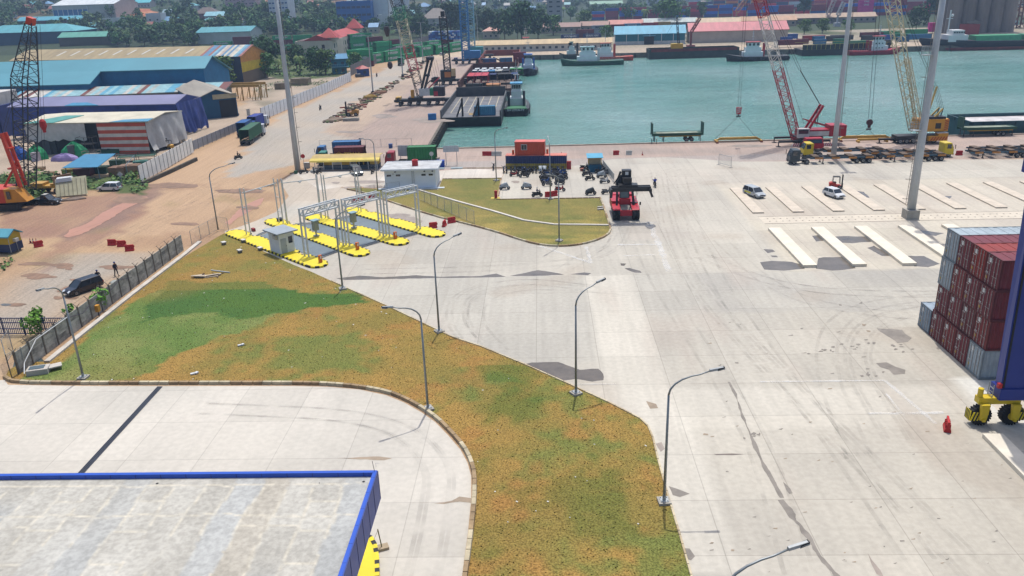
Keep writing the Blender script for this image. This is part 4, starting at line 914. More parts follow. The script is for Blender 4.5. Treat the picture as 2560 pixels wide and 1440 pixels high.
# ================================================================ weighbridge gate
ux=Vector((19.7,-18.2)).normalized(); uy=Vector((-ux.y,ux.x)); gr=math.atan2(ux.y,ux.x)
YP=M((250,226,40),.6,var=.05,sc=.4); BP=M((46,46,48),.7); DECK=M((120,134,142),.6,var=.12,sc=.5)
isl=[((577,580),(809,668)),((673,551),(915,640)),((772,541),(1015,612)),((869,523),(1106,592))]
ends=[]
PN4=['first yellow traffic island, against the big lawn','second yellow traffic island','third yellow traffic island','fourth yellow traffic island, nearest the small lawn']
def island_poly(L_,w,notch=True):
    P=[]
    for i in range(9): t=-math.pi/2+math.pi*i/8; P.append((L_-w*1.2+math.cos(t)*w*1.2,math.sin(t)*w))
    P=[(L_-w*1.2+math.cos(-math.pi/2+math.pi*i/8)*w*1.2,math.sin(-math.pi/2+math.pi*i/8)*w) for i in range(9)]
    nt_=[(L_*.78,w),(L_*.76,w*.55),(L_*.7,w*.55),(L_*.68,w),(L_*.5,w),(L_*.48,w*.62),(L_*.4,w*.62),(L_*.38,w),(L_*.24,w),(L_*.22,w*.6),(L_*.17,w*.6),(L_*.15,w)] if notch else []
    Q=[(w*1.2+math.cos(math.pi/2+math.pi*i/8)*w*1.2,math.sin(math.pi/2+math.pi*i/8)*w) for i in range(9)]
    return P+nt_+Q
for i,(a,b_) in enumerate(isl):
    A=Vector(G2(*a)); B=Vector(G2(*b_)); Lw=(B-A).length; w=1.45; rz=math.atan2((B-A).y,(B-A).x)
    r=root('traffic_island','%s with black and yellow kerb'%PN4[i],'traffic island',(A.x,A.y,0),rz,'weighbridge islands'); ends.append((A,B,rz,Lw))
    P=island_poly(Lw,w); MB().mat(YP).prism(P,0,.26).build('surface',None,r)
    mb=MB(); k=0
    for p,q in zip(P,P[1:]+P[:1]):
        p=Vector(p);q=Vector(q);n_=max(1,round((q-p).length/.5)); nn=(q-p).normalized(); nn=Vector((nn.y,-nn.x))*.06
        for j in range(n_):
            e,f=p.lerp(q,j/n_),p.lerp(q,(j+1)/n_); k+=1; mb.mat(BP if k%2 else YP)
            zt=.27+.003*(k%2); mb.hexa([(e.x-nn.x,e.y-nn.y,0),(f.x-nn.x,f.y-nn.y,0),(f.x+nn.x,f.y+nn.y,0),(e.x+nn.x,e.y+nn.y,0)],[(e.x-nn.x*2.6,e.y-nn.y*2.6,zt),(f.x-nn.x*2.6,f.y-nn.y*2.6,zt),(f.x+nn.x,f.y+nn.y,zt),(e.x+nn.x,e.y+nn.y,zt)])
    mb.build('kerb',None,r)
def mixp(i,f,s=0):
    A,B,rz,L_=ends[i]; p=A.lerp(B,f)+Vector((-math.sin(rz),math.cos(rz)))*s; return p
for i in range(3):
    r0=ends[i][2]; P=[mixp(i,.2,1.4),mixp(i,.87,1.4),mixp(i+1,.87 if i else .85,-1.4),mixp(i+1,.2,-1.4)]
    P=[mixp(i,.23,1.55),mixp(i,.84,1.55),mixp(i+1,.80,-1.55),mixp(i+1,.2,-1.55)]
    mb=MB().mat(DECK); mb.prism([(p.x,p.y) for p in P],0,.06); o=mb.build('weighbridge_deck'); tag(o,'grey steel weighbridge deck in the %s lane from the big lawn'%('first','second','third')[i],'weighbridge','weighbridge decks')
    for f,g,e_ in ((.85,.81,'near'),(.2,.17,'far')):
        mb=MB().mat(GALV); p,q=mixp(i,f,1.55),mixp(i+1,g,-1.55); mb.bar((p.x,p.y,.12),(q.x,q.y,.12),.15,.12); p=p+ux*.5;q=q+ux*.5; mb.bar((p.x,p.y,.12),(q.x,q.y,.12),.1,.1); p,q=mixp(i,f,1.6),mixp(i,f,1.6)+ux*.55; mb.bar((p.x,p.y,.12),(q.x,q.y,.12),.1,.1)
        tag(mb.build('lane_rail'),'galvanised guard rail at the %s end of the %s weighbridge lane'%(e_,('first','second','third')[i]),'rail','weighbridge end rails')
# truss portals (near) and plain frames (far)
def portal(i,j,f,g,label,truss,Hp,off=0):
    p=mixp(i,f,0)+uy*.7; q=mixp(j,g,0)+uy*.1; d=q-p; L_=d.length; rz=math.atan2(d.y,d.x)
    r=root('portal_frame',label,'portal frame',(p.x,p.y,0),rz,'white truss portals' if truss else 'thin white frames')
    m=M((226,230,230),.5,var=.06)
    for x in (0,L_):
        mb=MB().mat(m)
        for y in (-.45,.45): mb.bar((x,y,.25),(x,y,Hp),.19 if truss else .14)
        for z in ((.9,3,5.2) if truss else (2.2,4.6)): mb.bar((x,-.45,z),(x,.45,z),.08)
        mb.build('post',None,r)
    mb=MB().mat(m)
    if truss:
        for y in (-.45,.45):
            for z in (Hp-.1,Hp-1.05): mb.bar((-.1,y,z),(L_+.1,y,z),.18)
            n_=6
            for k in range(n_): 
                x0,x1=L_*k/n_,L_*(k+1)/n_; mb.bar((x0,y,Hp-.1 if k%2 else Hp-1.05),(x1,y,Hp-1.05 if k%2 else Hp-.1),.11)
        for k in range(7): mb.bar((L_*k/6,-.45,Hp-.1),(L_*k/6,.45,Hp-.1),.07)
        mb.box(.1,-.4,Hp-1.1,L_-.1,.1,Hp-1.03)
        mb.build('truss',None,r)
    else:
        mb.bar((0,0,Hp-.7),(L_,0,Hp-.7),.12); mb.box(L_*.5-.3,-.1,Hp-.85,L_*.5+.3,.1,Hp-.72); mb.build('crossbar',None,r)
        MB().mat(WHT).box(L_*.48,-.35,Hp-1.0,L_*.52,.05,Hp-.82).build('camera',None,r)
    return r
nm=('first','second','third')
for i in range(3):
    portal(i,i+1,.80,.77,'white steel truss portal over the near end of the %s weighbridge lane'%nm[i],True,7.2)
    portal(i,i+1,.17,.14,'thin white frame over the far end of the %s weighbridge lane'%nm[i],False,7.6)
# booth
p=mixp(0,.60,0); r=root('guard_booth','small white booth with grey flat roof on the first yellow island','booth',(p.x,p.y,.26),gr)
BW=M((232,238,242),.6,var=.05,k=.76)
MB().mat(BW).box(-1.3,-1.25,0,1.5,1.15,3.0).build('wall',None,r)
mb=MB().mat(M((168,178,186),.5,var=.1)); mb.box(-1.9,-1.75,3.0,2.1,1.65,3.18); mb.build('roof',None,r)
mb=MB().mat(GLASS); mb.box(1.49,.25,1.3,1.53,.9,2.3); mb.build('window',None,r)
d=MB().mat(M((190,200,208),.5)).box(1.49,-1.0,.05,1.54,-.1,2.2).build('door',None,r); MB().mat(DSTEEL).box(1.55,-.25,1.0,1.6,-.15,1.08).build('handle',None,d)
MB().mat(M((214,212,206),.5)).box(.5,-1.62,2.2,1.3,-1.26,2.75).build('air_conditioner',None,r)
# cabinets on posts
def cabinet(i,f,label):
    p=mixp(i,f,0); r=root('control_cabinet',label,'cabinet',(p.x,p.y,.26),gr,'weighbridge control cabinets')
    mb=MB().mat(M((164,172,164),.5,.3,var=.1)); mb.box(-.35,-.4,1.0,.35,.4,2.5); mb.build('box',None,r)
    MB().mat(M((150,184,196),.5)).box(-.55,-.6,2.5,.55,.6,2.62).build('roof',None,r)
    mb=MB().mat(GALV); mb.box(-.1,-.1,.2,.1,.1,1.0); mb.box(-.35,-.35,0,.35,.35,.2); mb.build('post',None,r)
cabinet(1,.53,'grey cabinet on a post midway along the second yellow island'); cabinet(2,.5,'grey cabinet on a post midway along the third yellow island')
for i,f in ((0,.945),(1,.9),(2,.88)):
    p=mixp(i,f,.5); r=root('barrier_post','orange barrier cabinet near the rounded end of the %s yellow island'%nm[i],'barrier cabinet',(p.x,p.y,.26),gr,'orange barrier cabinets')
    MB().mat(M((236,120,44),.5)).box(-.17,-.22,0,.17,.22,1.05).build('box',None,r); mb=MB().mat(WHT); mb.box(-.19,-.1,.55,.19,.1,.95); mb.build('panel',None,r)
    mb=MB().mat(M((230,120,60),.5)); 
p=G(700,556); tag(MB().mat(M((40,52,84),.6)).tube([(p.x,p.y,0),(p.x,p.y,.75)],[.42,.5],12).build('plastic_bin'),'small dark blue round bin at the far tip of the second yellow island','bin')
p=G(634,578); tag(MB().mat(M((160,40,40),.6)).cb(p.x,p.y,0,.7,.4,.5,gr).build('red_box'),'small red box beside the rear frame of the first yellow island','box')
# junction boxes
for px,py,l in ((600,632,'small white concrete block standing alone on the brown grass'),(560,612,'small white concrete block at the upper tip of the big lawn'),(609,606,'white junction block against the first yellow island kerb, farther one'),(651,626,'white junction block against the first yellow island kerb, nearer one')):
    p=G(px,py); mb=MB().mat(M((226,222,214),.7)); mb.cb(p.x,p.y,.35,.75,.6,.14,gr); mb.mat(M((120,116,110),.8)); mb.cb(p.x,p.y,0,.6,.45,.35,gr); tag(mb.build('concrete_block'),l,'concrete block','small white concrete blocks')
# litter on the lawn
for px,py,w,l,t in ((602,865,.6,.25,'white plastic scrap on the brown grass below the green patch'),(486,936,.7,.3,'white plastic scrap on the grass near the bottom kerb'),):
    p=G(px,py); mb=MB().mat(WHT); mb.cb(p.x,p.y,.06,w,l,.12,.5); mb.cb(p.x+.2,p.y+.08,.08,w*.5,l,.14,1.1); tag(mb.build('litter'),t,'litter')
p=G(515,692); mb=MB().mat(M((212,196,172),.8,var=.2))
for k in range(9): mb.cb(p.x+U(-1.3,1.3),p.y+U(-.5,.5),.05+k*.03,U(.8,2),U(.2,.6),.06,U(-.4,.6))
mb.mat(M((96,76,66),.9)); 
for k in range(14): mb.cb(p.x+U(-1.6,1.8),p.y+U(-.6,1.0),.02,U(.2,.7),.1,.1,U(0,3))
tag(mb.build('debris_pile'),'pile of pale boards and scrap wood on the upper lawn','debris')
a,b_=G(528,677),G(575,683); tag(MB().mat(M((208,212,212),.4)).tube([(a.x,a.y,.1),(b_.x,b_.y,.1)],.09,8).build('pipe'),'white pipe lying on the grass beside the debris pile','pipe')
# ================================================================ precast wall, fences, gate
PWM=bpy.data.materials.new('precast'); PW=M((182,180,170),.9,var=.4,sc=.8,stretch=(1,.6,1.6)); PW2=M((160,158,150),.9,var=.45,sc=.9); PWP=M((120,112,100),.9,var=.3)
x=-53.35; y0,y1=G(97,915).y,G(468,640).y
y0=71.5; y1=G(466,625).y
r=root('precast_wall','weathered grey precast panel wall with barbed wire arms beside the lawn','wall',(x,y0,0),math.pi/2)
Lw=y1-y0; n_=17; st=Lw/n_
for k in range(n_):
    mb=MB()
    for j in range(5): mb.mat(PW if (k*3+j)%5 else PW2); mb.box(k*st+.08,-.04-.003*(j%2),j*.48,(k+1)*st-.08,.04+.003*(j%2),j*.48+.47)
    mb.build('panel',None,r)
    mb=MB().mat(PWP); mb.box(k*st-.09,-.1,0,k*st+.09,.1,2.5); mb.bar((k*st,0,2.5),(k*st,.4,2.95),.05); mb.bar((k*st,0,2.5),(k*st,-.4,2.95),.05); mb.build('post',None,r)
mb=MB().mat(DSTEEL); 
for yy in (.36,-.36): mb.bar((0,yy,2.9),(Lw,yy,2.9),.012)
mb.build('barbed_wire',None,r)
def cable(label,pts,m,r_=.05,name='cable'):
    tag(MB().mat(m).tube([tuple(p) for p in pts],r_,6).build(name),label,'cable' if name=='cable' else 'pipe')
cable('white conduit pipe rising from the corner box up along the grey wall',[(x+.9,71,.3),(x+.25,72.3,.9),(x+.2,75,2.3),(x+.2,81,2.3)],WHT,.05,'conduit_pipe')
cable('dark loose cable hanging along the grey precast wall',[(x+.16,81,2.2),(x+.16,84,1.5),(x+.16,87,2.1),(x+.16,90,1.7),(x+.16,93,2.3),(x+.16,96,1.5)],M((90,84,100),.7),.035)
p=G(252,792); r=root('hose_cabinet','small orange box on a short post against the grey wall','box',(x+.5,p.y,0),0)
MB().mat(M((226,160,48),.6)).box(-.2,-.25,.7,.2,.25,1.5).build('box',None,r); MB().mat(DSTEEL).box(-.05,-.05,0,.05,.05,.7).build('post',None,r)
def mesh_fence(label,pts,h=2.3,step=2.6,top=True,m=None,name='chain_link_fence',wire=.25,g=None):
    m=m or GALV; a=Vector(pts[0]); r=root(name,label,'fence',(a.x,a.y,0),0,g); P=[Vector(p)-a for p in pts]; w=MB().mat(M((176,180,178),.5,.3))
    for p,q in zip(P,P[1:]):
        L_=(q-p).length; n_=max(1,round(L_/step))
        for k in range(n_+1): c=p.lerp(q,k/n_); MB().mat(m).tube([(c.x,c.y,0),(c.x,c.y,h)],.045,5).build('post',None,r)
        w.bar((p.x,p.y,h-.03),(q.x,q.y,h-.03),.03); w.bar((p.x,p.y,.1),(q.x,q.y,.1),.03)
        k=0
        d=(q-p)/L_; x_=0
        while x_<L_:   # diagonal wires both ways
            for s in (0,1):
                u=min(L_,x_+h*.9); f=(u-x_)/(h*.9); s0=p+d*x_; s1=p+d*u
                za,zb=(.1,.1+(h-.1)*f) if s==0 else (h,h-(h-.1)*f); w.bar((s0.x,s0.y,za),(s1.x,s1.y,zb),.008)
            x_+=wire
    w.build('wire_mesh',None,r); return r
mesh_fence('chain link fence in front of the precast wall end running up to the gate corner',[G2(480,612),G2(545,574),G2(572,578)],2.2,2.4)
mesh_fence('chain link fence across the small lawn behind the yellow islands',[G2(1046,498),G2(1186,560)],2.2,2.6)
mesh_fence('leaning chain link fence around the corner pit at the bottom left',[G2(66,925),G2(30,945),G2(18,905),G2(34,880)],2.6,3)
mesh_fence('chain link fence running behind the maroon container along the quay road',[G2(800,372),G2(1030,366)],2.0,4)
mesh_fence('chain link fence posts beside the white substation',[G2(888,470),G2(905,492),G2(1000,480)],2.0,2.5)
# corner pit
sheet('pit_floor',pxpoly((30,935),(35,905),(95,885),(118,912),(60,930)),.02,0,None,M((70,84,84),.5,var=.4))
mb=MB().mat(M((206,200,190),.8)); p=G(98,932); mb.cb(p.x,p.y,0,2.0,1.3,.6,.3); mb.cb(p.x+1.3,p.y+.8,.35,1.2,1.0,.12,.6); mb.mat(M((90,110,120),.6)); mb.cb(p.x-.1,p.y,.45,1.4,.8,.2,.3); tag(mb.build('manhole_box'),'open concrete drain box with tilted lid at the end of the grey wall','drain box')
# navy sliding gate and shrubs beyond the wall
a,b_=Vector(G2(-40,838)),Vector(G2(170,838)); r=root('steel_gate','navy blue vertical bar gate beyond the grey wall','gate',(a.x,a.y,0),math.atan2((b_-a).y,(b_-a).x)); Lg=(b_-a).length
NV=M((44,62,110),.5); mb=MB().mat(NV)
for k in range(int(Lg/.22)): mb.box(k*.22,-.02,.15,k*.22+.06,.02,2.1)
mb.build('bars',None,r); mb=MB().mat(NV)
for z in (.15,.75,1.5,2.05): mb.box(0,-.04,z,Lg,.04,z+.09)
for k in range(5): mb.box(Lg*k/4-.06,-.05,0,Lg*k/4+.06,.05,2.2)
mb.build('frame',None,r)
def bush(label,px,py,R_,Hh,rs,cols=((98,150,56),(126,172,74),(70,120,44)),z=0,n_=420):
    p=G(px,py); r=root('shrub',label,'shrub',(p.x,p.y,z)); mb=MB(); crown(mb,[leafm(c) for c in cols],(0,0,Hh*.55),R_,Hh*.9,n_,.17,8,rs); mb.build('foliage',None,r,fix=False)
    mb=MB().mat(WOOD)
    for k in range(4): t=k*1.6; mb.tube([(0,0,0),(math.cos(t)*R_*.4,math.sin(t)*R_*.4,Hh*.6)],[.05,.02],5)
    mb.build('stem',None,r)
bush('bright green shrub in front of the navy gate',100,838,1.5,2.8,3); bush('bright green shrub behind the wall beside the black car',250,775,1.5,2.4,4); bush('small low shrub between gate and grey wall',178,795,.7,1.5,5,n_=160)
# ================================================================ substation, kiosk, containers, huts
A,B=G(964,472),G(1090,470); r=root('substation','white flat roofed utility building with small dark windows behind the weighbridge','building',(A.x,A.y,0),0); r.scale=(1,1,.77); Lb=(B-A).length; SW=M((240,246,252),.6,var=.04,k=.8)
MB().mat(SW).box(0,0,0,Lb,6.2,4.6).build('wall',None,r)
mb=MB().mat(M((206,208,208),.8,var=.2,sc=.6)); mb.box(-.5,-.6,4.6,Lb+.5,6.8,4.85); mb.mat(SW); mb.box(-.56,-.66,4.5,Lb+.56,-.61,4.95); mb.box(-.56,6.81,4.5,Lb+.56,6.86,4.95); mb.box(-.56,-.6,4.5,-.51,6.8,4.95); mb.box(Lb+.51,-.6,4.5,Lb+.56,6.8,4.95); mb.build('roof',None,r)
for xx in (1.0,3.0,8.6,10.2)[:4]: MB().mat(GLASS).box(xx*Lb/11.2-.4,-.05,3.05,xx*Lb/11.2+.4,.02,3.5).build('window',None,r)
MB().mat(WHT).box(Lb*.17-.2,-.06,3.4,Lb*.17+.2,.0,3.8).build('vent',None,r)
mb=MB().mat(GALV)
for s in (-.2,.2): mb.box(Lb*.56+s,-.3,.2,Lb*.56+s+.05,-.25,5.0)
for k in range(14): mb.box(Lb*.56-.2,-.29,.4+k*.32,Lb*.56+.25,-.26,.43+k*.32)
mb.build('ladder',None,r)
MB().mat(M((226,236,242),.7)).box(-1.4,-.9,0,Lb+1.6,-.01,.18).build('apron',None,r)
mb=MB().mat(DSTEEL); 
for xx in (2,7.5,9): mb.box(xx,-.5,4.1,xx+.25,-.05,4.35)
mb.build('floodlight',None,r)
p=G(1038,414,3.73); mb=MB().mat(RED); mb.cb(p.x,p.y,3.74,1.1,.9,1.1,.1); mb.cb(p.x,p.y,4.845,.5,.4,.1,.1); tag(mb.build('water_tank'),'red plastic tank standing on the white building roof','tank')
# yellow roofed kiosk
A,B=G(790,426),G(945,423); A_,Lk,rz=frame(A,B); r=root('kiosk','long yellow roofed shelter with lattice front beside the tall mast','kiosk',(A.x,A.y,0),rz); r.scale=(1,1,.78)
mb=MB().mat(M((204,176,106),.6,var=.15,sc=.5)); mb.profx([(-.9,2.7),(1.4,3.5),(3.9,3.3),(3.9,3.4),(1.4,3.62),(-.9,2.82)],-.8,Lk+.5); mb.mat(M((232,206,92),.6)); mb.profx([(-1.1,2.45),(-.88,2.83),(.1,3.2),(.1,3.1),(-.86,2.6)],-.9,Lk+.6); mb.build('roof',None,r)
mb=MB().mat(M((60,84,108),.7)); mb.box(1.5,0.6,0,Lk,3.2,1.2); mb.mat(M((216,180,70),.7)); mb.box(1.503,.603,1.2,Lk-.003,3.197,2.7); mb.build('wall',None,r)
for k in range(3): MB().mat(GLASS).box(Lk*.55+k*1.5,.55,1.0,Lk*.55+k*1.5+1.2,.61,2.3).build('window',None,r)
MB().mat(OWHT).box(3.5,.53,1.3,5.3,.6,2.3).build('notice_board',None,r)
mb=MB().mat(WHT)
for k in range(8): mb.box(k*Lk/7-.05,-.5,0,k*Lk/7+.05,-.4,2.65)
mb.build('post',None,r); mb=MB().mat(GALV)
for z in (.3,.7,1.1): mb.bar((Lk*.1,-.45,z),(Lk,-.45,z),.04)
mb.build('railing',None,r)
# long navy/yellow container office with orange cabin on top
A,B=G(1264,424),G(1416,424); A_,Lk,rz=frame(A,B)
r=root('container_office','long container painted navy over yellow with a pink red roof behind the motorbikes','container',(A.x,A.y,0),rz)
mb=MB().mat(M((44,62,112),.6,var=.15)); corr(mb,'x',0,.1,Lk-.1,1.25,2.8,.42,.05,-1); mb.box(.05,.07,1.2,Lk-.05,2.44,2.8); mb.mat(M((178,156,60),.6,var=.2)); corr(mb,'x',0,.1,Lk-.1,.1,1.25,.42,.05,-1); mb.box(.05,.07,0,Lk-.05,2.44,1.2); mb.build('body',None,r)
mb=MB().mat(M((226,130,112),.6,var=.15))
for k in range(26): mb.box(k*Lk/26,0,2.8,(k+.6)*Lk/26,2.46,2.88); mb.box((k+.6)*Lk/26,.02,2.79,(k+1)*Lk/26,2.44,2.85)
mb.build('roof',None,r)
MB().mat(M((200,60,54),.6)).box(Lk+.05,.3,0,Lk+.9,1.0,1.6).build('fire_cabinet',None,r)
A2=G(1285,387,2.9); r=root('site_cabin','orange red cabin with one window on top of the long container','cabin',(A.x+2.0,A.y+.05,2.9),rz)
mb=MB().mat(M((214,84,50),.6,var=.1)); corr(mb,'x',0,.08,5.9,.1,2.6,.35,.04,-1); mb.box(.0,.06,0,6.0,2.4,2.6); mb.build('body',None,r)
MB().mat(M((238,116,104),.6)).box(-.06,-.06,2.6,6.06,2.46,2.72).build('roof',None,r)
w=MB().mat(WHT).box(1.3,-.06,1.05,2.5,.0,2.2).build('window',None,r); mb=MB().mat(GLASS); mb.box(1.38,-.09,1.13,1.86,-.061,2.12); mb.box(1.94,-.09,1.13,2.42,-.061,2.12); mb.build('pane',None,w)
for xx in (-.4,6.6): p=(A.x+2+xx,A.y+1.2); tag(MB().mat(ORG).cyl(p[0],p[1],2.9,3.75,.24,10).build('gas_cylinder'),'orange cylinder standing on the container roof %s the cabin'%('left of' if xx<0 else 'right of'),'cylinder')
# guard hut
A,B=G(1471,431),G(1502,430); r=root('guard_hut','small guard hut with light blue roof behind the motorbikes','hut',(A.x,A.y,0),0); Lh=2.6
mb=MB().mat(M((30,100,130),.7)); mb.box(0,0,0,Lh,2.2,1.4); mb.mat(M((214,176,92),.7)); mb.box(.003,.003,2.6,Lh-.003,2.197,2.9)
for xx in (0,Lh-.12): mb.box(xx+.004,.004,1.4,xx+.12,.12,2.6); mb.box(xx+.004,2.08,1.4,xx+.12,2.196,2.6)
mb.build('wall',None,r); MB().mat(M((186,176,150),.5)).box(.12,.9,1.4,Lh-.12,1.0,2.6).build('window',None,r)
MB().mat(M((86,178,212),.5)).profx([(-.5,2.9),(2.6,3.2),(2.6,3.3),(-.5,3.0)],-.3,Lh+.3).build('roof',None,r)
# bike park barrier rail
a,b_=Vector(G2(1507,418)),Vector(G2(1535,455)); r=root('crowd_barrier','silver railing along the right side of the motorbike park','railing',(a.x,a.y,0),math.atan2((b_-a).y,(b_-a).x)); Lr=(b_-a).length
mb=MB().mat(GALV)
for k in range(int(Lr/.18)): mb.box(k*.18,-.012,.3,k*.18+.025,.012,1.5)
mb.build('bars',None,r); mb=MB().mat(GALV); mb.box(0,-.03,.25,Lr,.03,.31); mb.box(0,-.03,1.5,Lr,.03,1.56)
for k in range(5): mb.box(k*Lr/4-.03,-.3,0,k*Lr/4+.03,.3,.06); mb.box(k*Lr/4-.03,-.03,0,k*Lr/4+.03,.03,1.55)
mb.build('frame',None,r)
p=G(1812,415); r=root('crowd_barrier','lone silver barrier standing on the open concrete near the trucks','barrier',(p.x,p.y,0),math.radians(-60)); mb=MB().mat(GALV)
for k in range(13): mb.box(-1.8+k*.3,-.01,.3,-1.77+k*.3,.01,2.1)
mb.build('bars',None,r); mb=MB().mat(GALV); mb.box(-1.85,-.03,.3,1.85,.03,.36); mb.box(-1.85,-.03,2.1,1.85,.03,2.16)
for s in (-1.8,1.8): mb.box(s-.03,-.03,0,s+.03,.03,2.15); mb.box(s-.03,-.5,0,s+.03,.5,.07)
mb.build('frame',None,r)
# plastic barriers
def barrier(label,px,py,rz=0,rgb=(206,40,42),tilt=0,n_=1,g='red plastic road barriers'):
    p=G(px,py); r=root('road_barrier',label,'barrier',(p.x,p.y,0),rz,g); m=M(rgb,.5,var=.1)
    mb=MB().mat(m); mb.profx([(-.28,0),(-.26,.2),(-.1,.45),(-.08,.95),(.08,.95),(.1,.45),(.26,.2),(.28,0)],-.62,.62)
    for k in range(4): mb.box(-.5+k*.3,-.2,.15,-.42+k*.3,.2,.7)
    mb.box(.62,-.06,.5,.72,.06,.8); mb.build('body',None,r); r.rotation_euler=(0,tilt,rz); return r
BL=[('red plastic barrier lying by itself farthest left on the dirt road',281,613,0),('middle red plastic barrier of the three on the dirt',305,616,.1),('nearest right red plastic barrier of the three on the dirt',325,627,.3),('red plastic barrier beside the blue and yellow hut',97,617,.7),
('red barrier close to the tip of the fourth yellow island',1083,570,.3),('narrow end-on red barrier near the small lawn',1111,565,1.4),('red barrier against the small lawn kerb',1129,557,.5),('red barrier on the yard beside the gantry wheel',2367,1073,1.2),
('red barrier on the road left of the container office',1213,389,0),('red barrier standing second left of the container office',1226,389,0),('red barrier on the quay road right of the guard hut',1540,387,0),('red barrier lying tipped behind the lamp post on the lawn edge',1371,492,.2),('larger red barrier next to the tipped one on the lawn edge',1385,490,.4),
('red barrier behind the truss at the left, leaning',888,505,.2),('second red barrier behind the truss portal',904,503,.3),('third red barrier behind the truss portal',930,496,.3),('square red barrier near the yellow cab truck',2397,388,0)]
for l,px,py,rz in BL: barrier(l,px,py,rz)
for l,px,py in (('white plastic barrier beside the red one on the quay road',1572,387),('white plastic barrier left of the container office',1247,389),('white plastic barrier touching the red pair on the road',1236,389)): barrier(l,px,py,0,(222,222,212),g='white plastic barriers')
def cone(label,px,py,rgb=(214,70,40)):
    p=G(px,py); mb=MB().mat(M(rgb,.5)); mb.cb(p.x,p.y,0,.42,.42,.05); mb.cyl(p.x,p.y,.05,.8,.17,10,.03); mb.mat(WHT); mb.cyl(p.x,p.y,.4,.55,.107,10,.078); tag(mb.build('traffic_cone'),label,'traffic cone','traffic cones')
cone('orange cone on the quay road right of the white barrier',1606,388); cone('leftmost of three cones beside the blue and yellow hut',77,608,(150,60,60)); cone('middle of three cones beside the blue and yellow hut',84,608,(110,44,54)); cone('rightmost of three cones beside the blue and yellow hut',92,608,(176,90,84)); cone('orange cone on the roof end of the container office',1404,389)
# hydrant pillar
p=G(1240,496); r=root('hydrant_pillar','red fire point pillar at the corner of the small lawn','hydrant',(p.x,p.y,0)); MB().mat(RED).box(-.25,-.2,.1,.25,.2,1.4).build('cabinet',None,r); MB().mat(M((226,200,80),.7)).box(-.9,-.5,0,.7,.5,.1).build('base',None,r)
# sign boards
def board(label,a,b_,h0,h1,m=None,n_=2,wr=False):
    A,B=G(*a),G(*b_); A_,L_,rz=frame(A,B); r=root('sign_board',label,'sign board',(A.x,A.y,0),rz)
    for k in range(n_): MB().mat(GALV).box(k*L_/(n_-1)-.06,-.06,0,k*L_/(n_-1)+.06,.06,h1).build('post',None,r)
    mb=MB().mat(m or M((206,212,214),.5,var=.06)); mb.box(-.5,-.14,h0,L_+.5,-.07,h1); mb.build('panel',None,r)
    mb=MB().mat(M((160,166,168),.5)); 
    for k in range(1,4): mb.box(-.5+k*(L_+1)/4-.02,-.16,h0,-.5+k*(L_+1)/4+.02,-.141,h1)
    mb.box(-.5,-.16,(h0+h1)/2-.02,L_+.5,-.141,(h0+h1)/2+.02); mb.build('frame',None,r)
board('back of a large pale sign board in front of the red truck',(1003,407),(1032,407),1.5,3.8); board('back of a smaller grey sign board right of the green container truck',(1116,413),(1143,412),2.8,4.1)
def roundsign(label,px,py,h,rgb,sq=False):
    p=G(px,py); r=root('road_sign',label,'road sign',(p.x,p.y,0)); MB().mat(GALV).cyl(0,0,0,h,.05,6).build('post',None,r)
    mb=MB().mat(M(rgb,.5)); 
    if sq: mb.profy([(0,h-.6),(.6,h),(0,h+.6),(-.6,h)],-.1,-.06)
    else: mb.tube([(0,-.12,h),(0,-.07,h)],.45,16)
    mb.build('plate',None,r)
roundsign('round red road sign beside the tall mast and kiosk',762,428,3.2,(196,52,52)); roundsign('back of a round grey sign beside the green container truck',1081,420,3.0,(190,196,196)); roundsign('diamond shaped grey sign behind the white car on the left',307,468,2.6,(196,200,200),True)
# misc by the kiosk
for l,px,py,w,d,h,c in (('green metal box at the foot of the tall mast',740,434,.6,.5,.6,(60,110,80)),('pale stack of slabs beside the motorbikes at the kiosk',786,431,1.3,.8,.5,(200,200,196)),('blue drum behind the fence on the quay road',977,370,.8,.8,1.0,(60,90,150)),('blue and red covered box behind the white building',1102,417,1.6,1.2,1.4,(34,80,180)),('flat grey steel plate stack on the pavement edge, left one',1100,422,1.8,1.2,.15,(160,176,180)),('flat grey steel plate stack on the pavement edge, right one',1142,421,2.4,1.2,.15,(160,176,180)),('grey electrical box beside the round red sign',768,420,1.2,.6,1.2,(206,206,200)),('red crate at the left end of the guard hut bikes',1457,427,1.0,.7,.5,(170,100,80))):
    p=G(px,py); mb=MB().mat(M(c,.6,var=.15)); mb.cb(p.x,p.y,0,w,d,h*.9); mb.cb(p.x,p.y,h*.9,w+.06,d+.06,h*.1); tag(mb.build('utility_box'),l,'box')
for l,a,b_ in (('concrete beam lying on the right edge of the small lawn, far one',(1494,521),(1508,519)),('concrete beam lying on the right edge of the small lawn, near one',(1494,526),(1509,524))):
    p,q=G(*a),G(*b_); tag(MB().mat(OWHT).bar((p.x,p.y,.15),(q.x,q.y,.15),.3,.25).build('concrete_beam'),l,'beam')
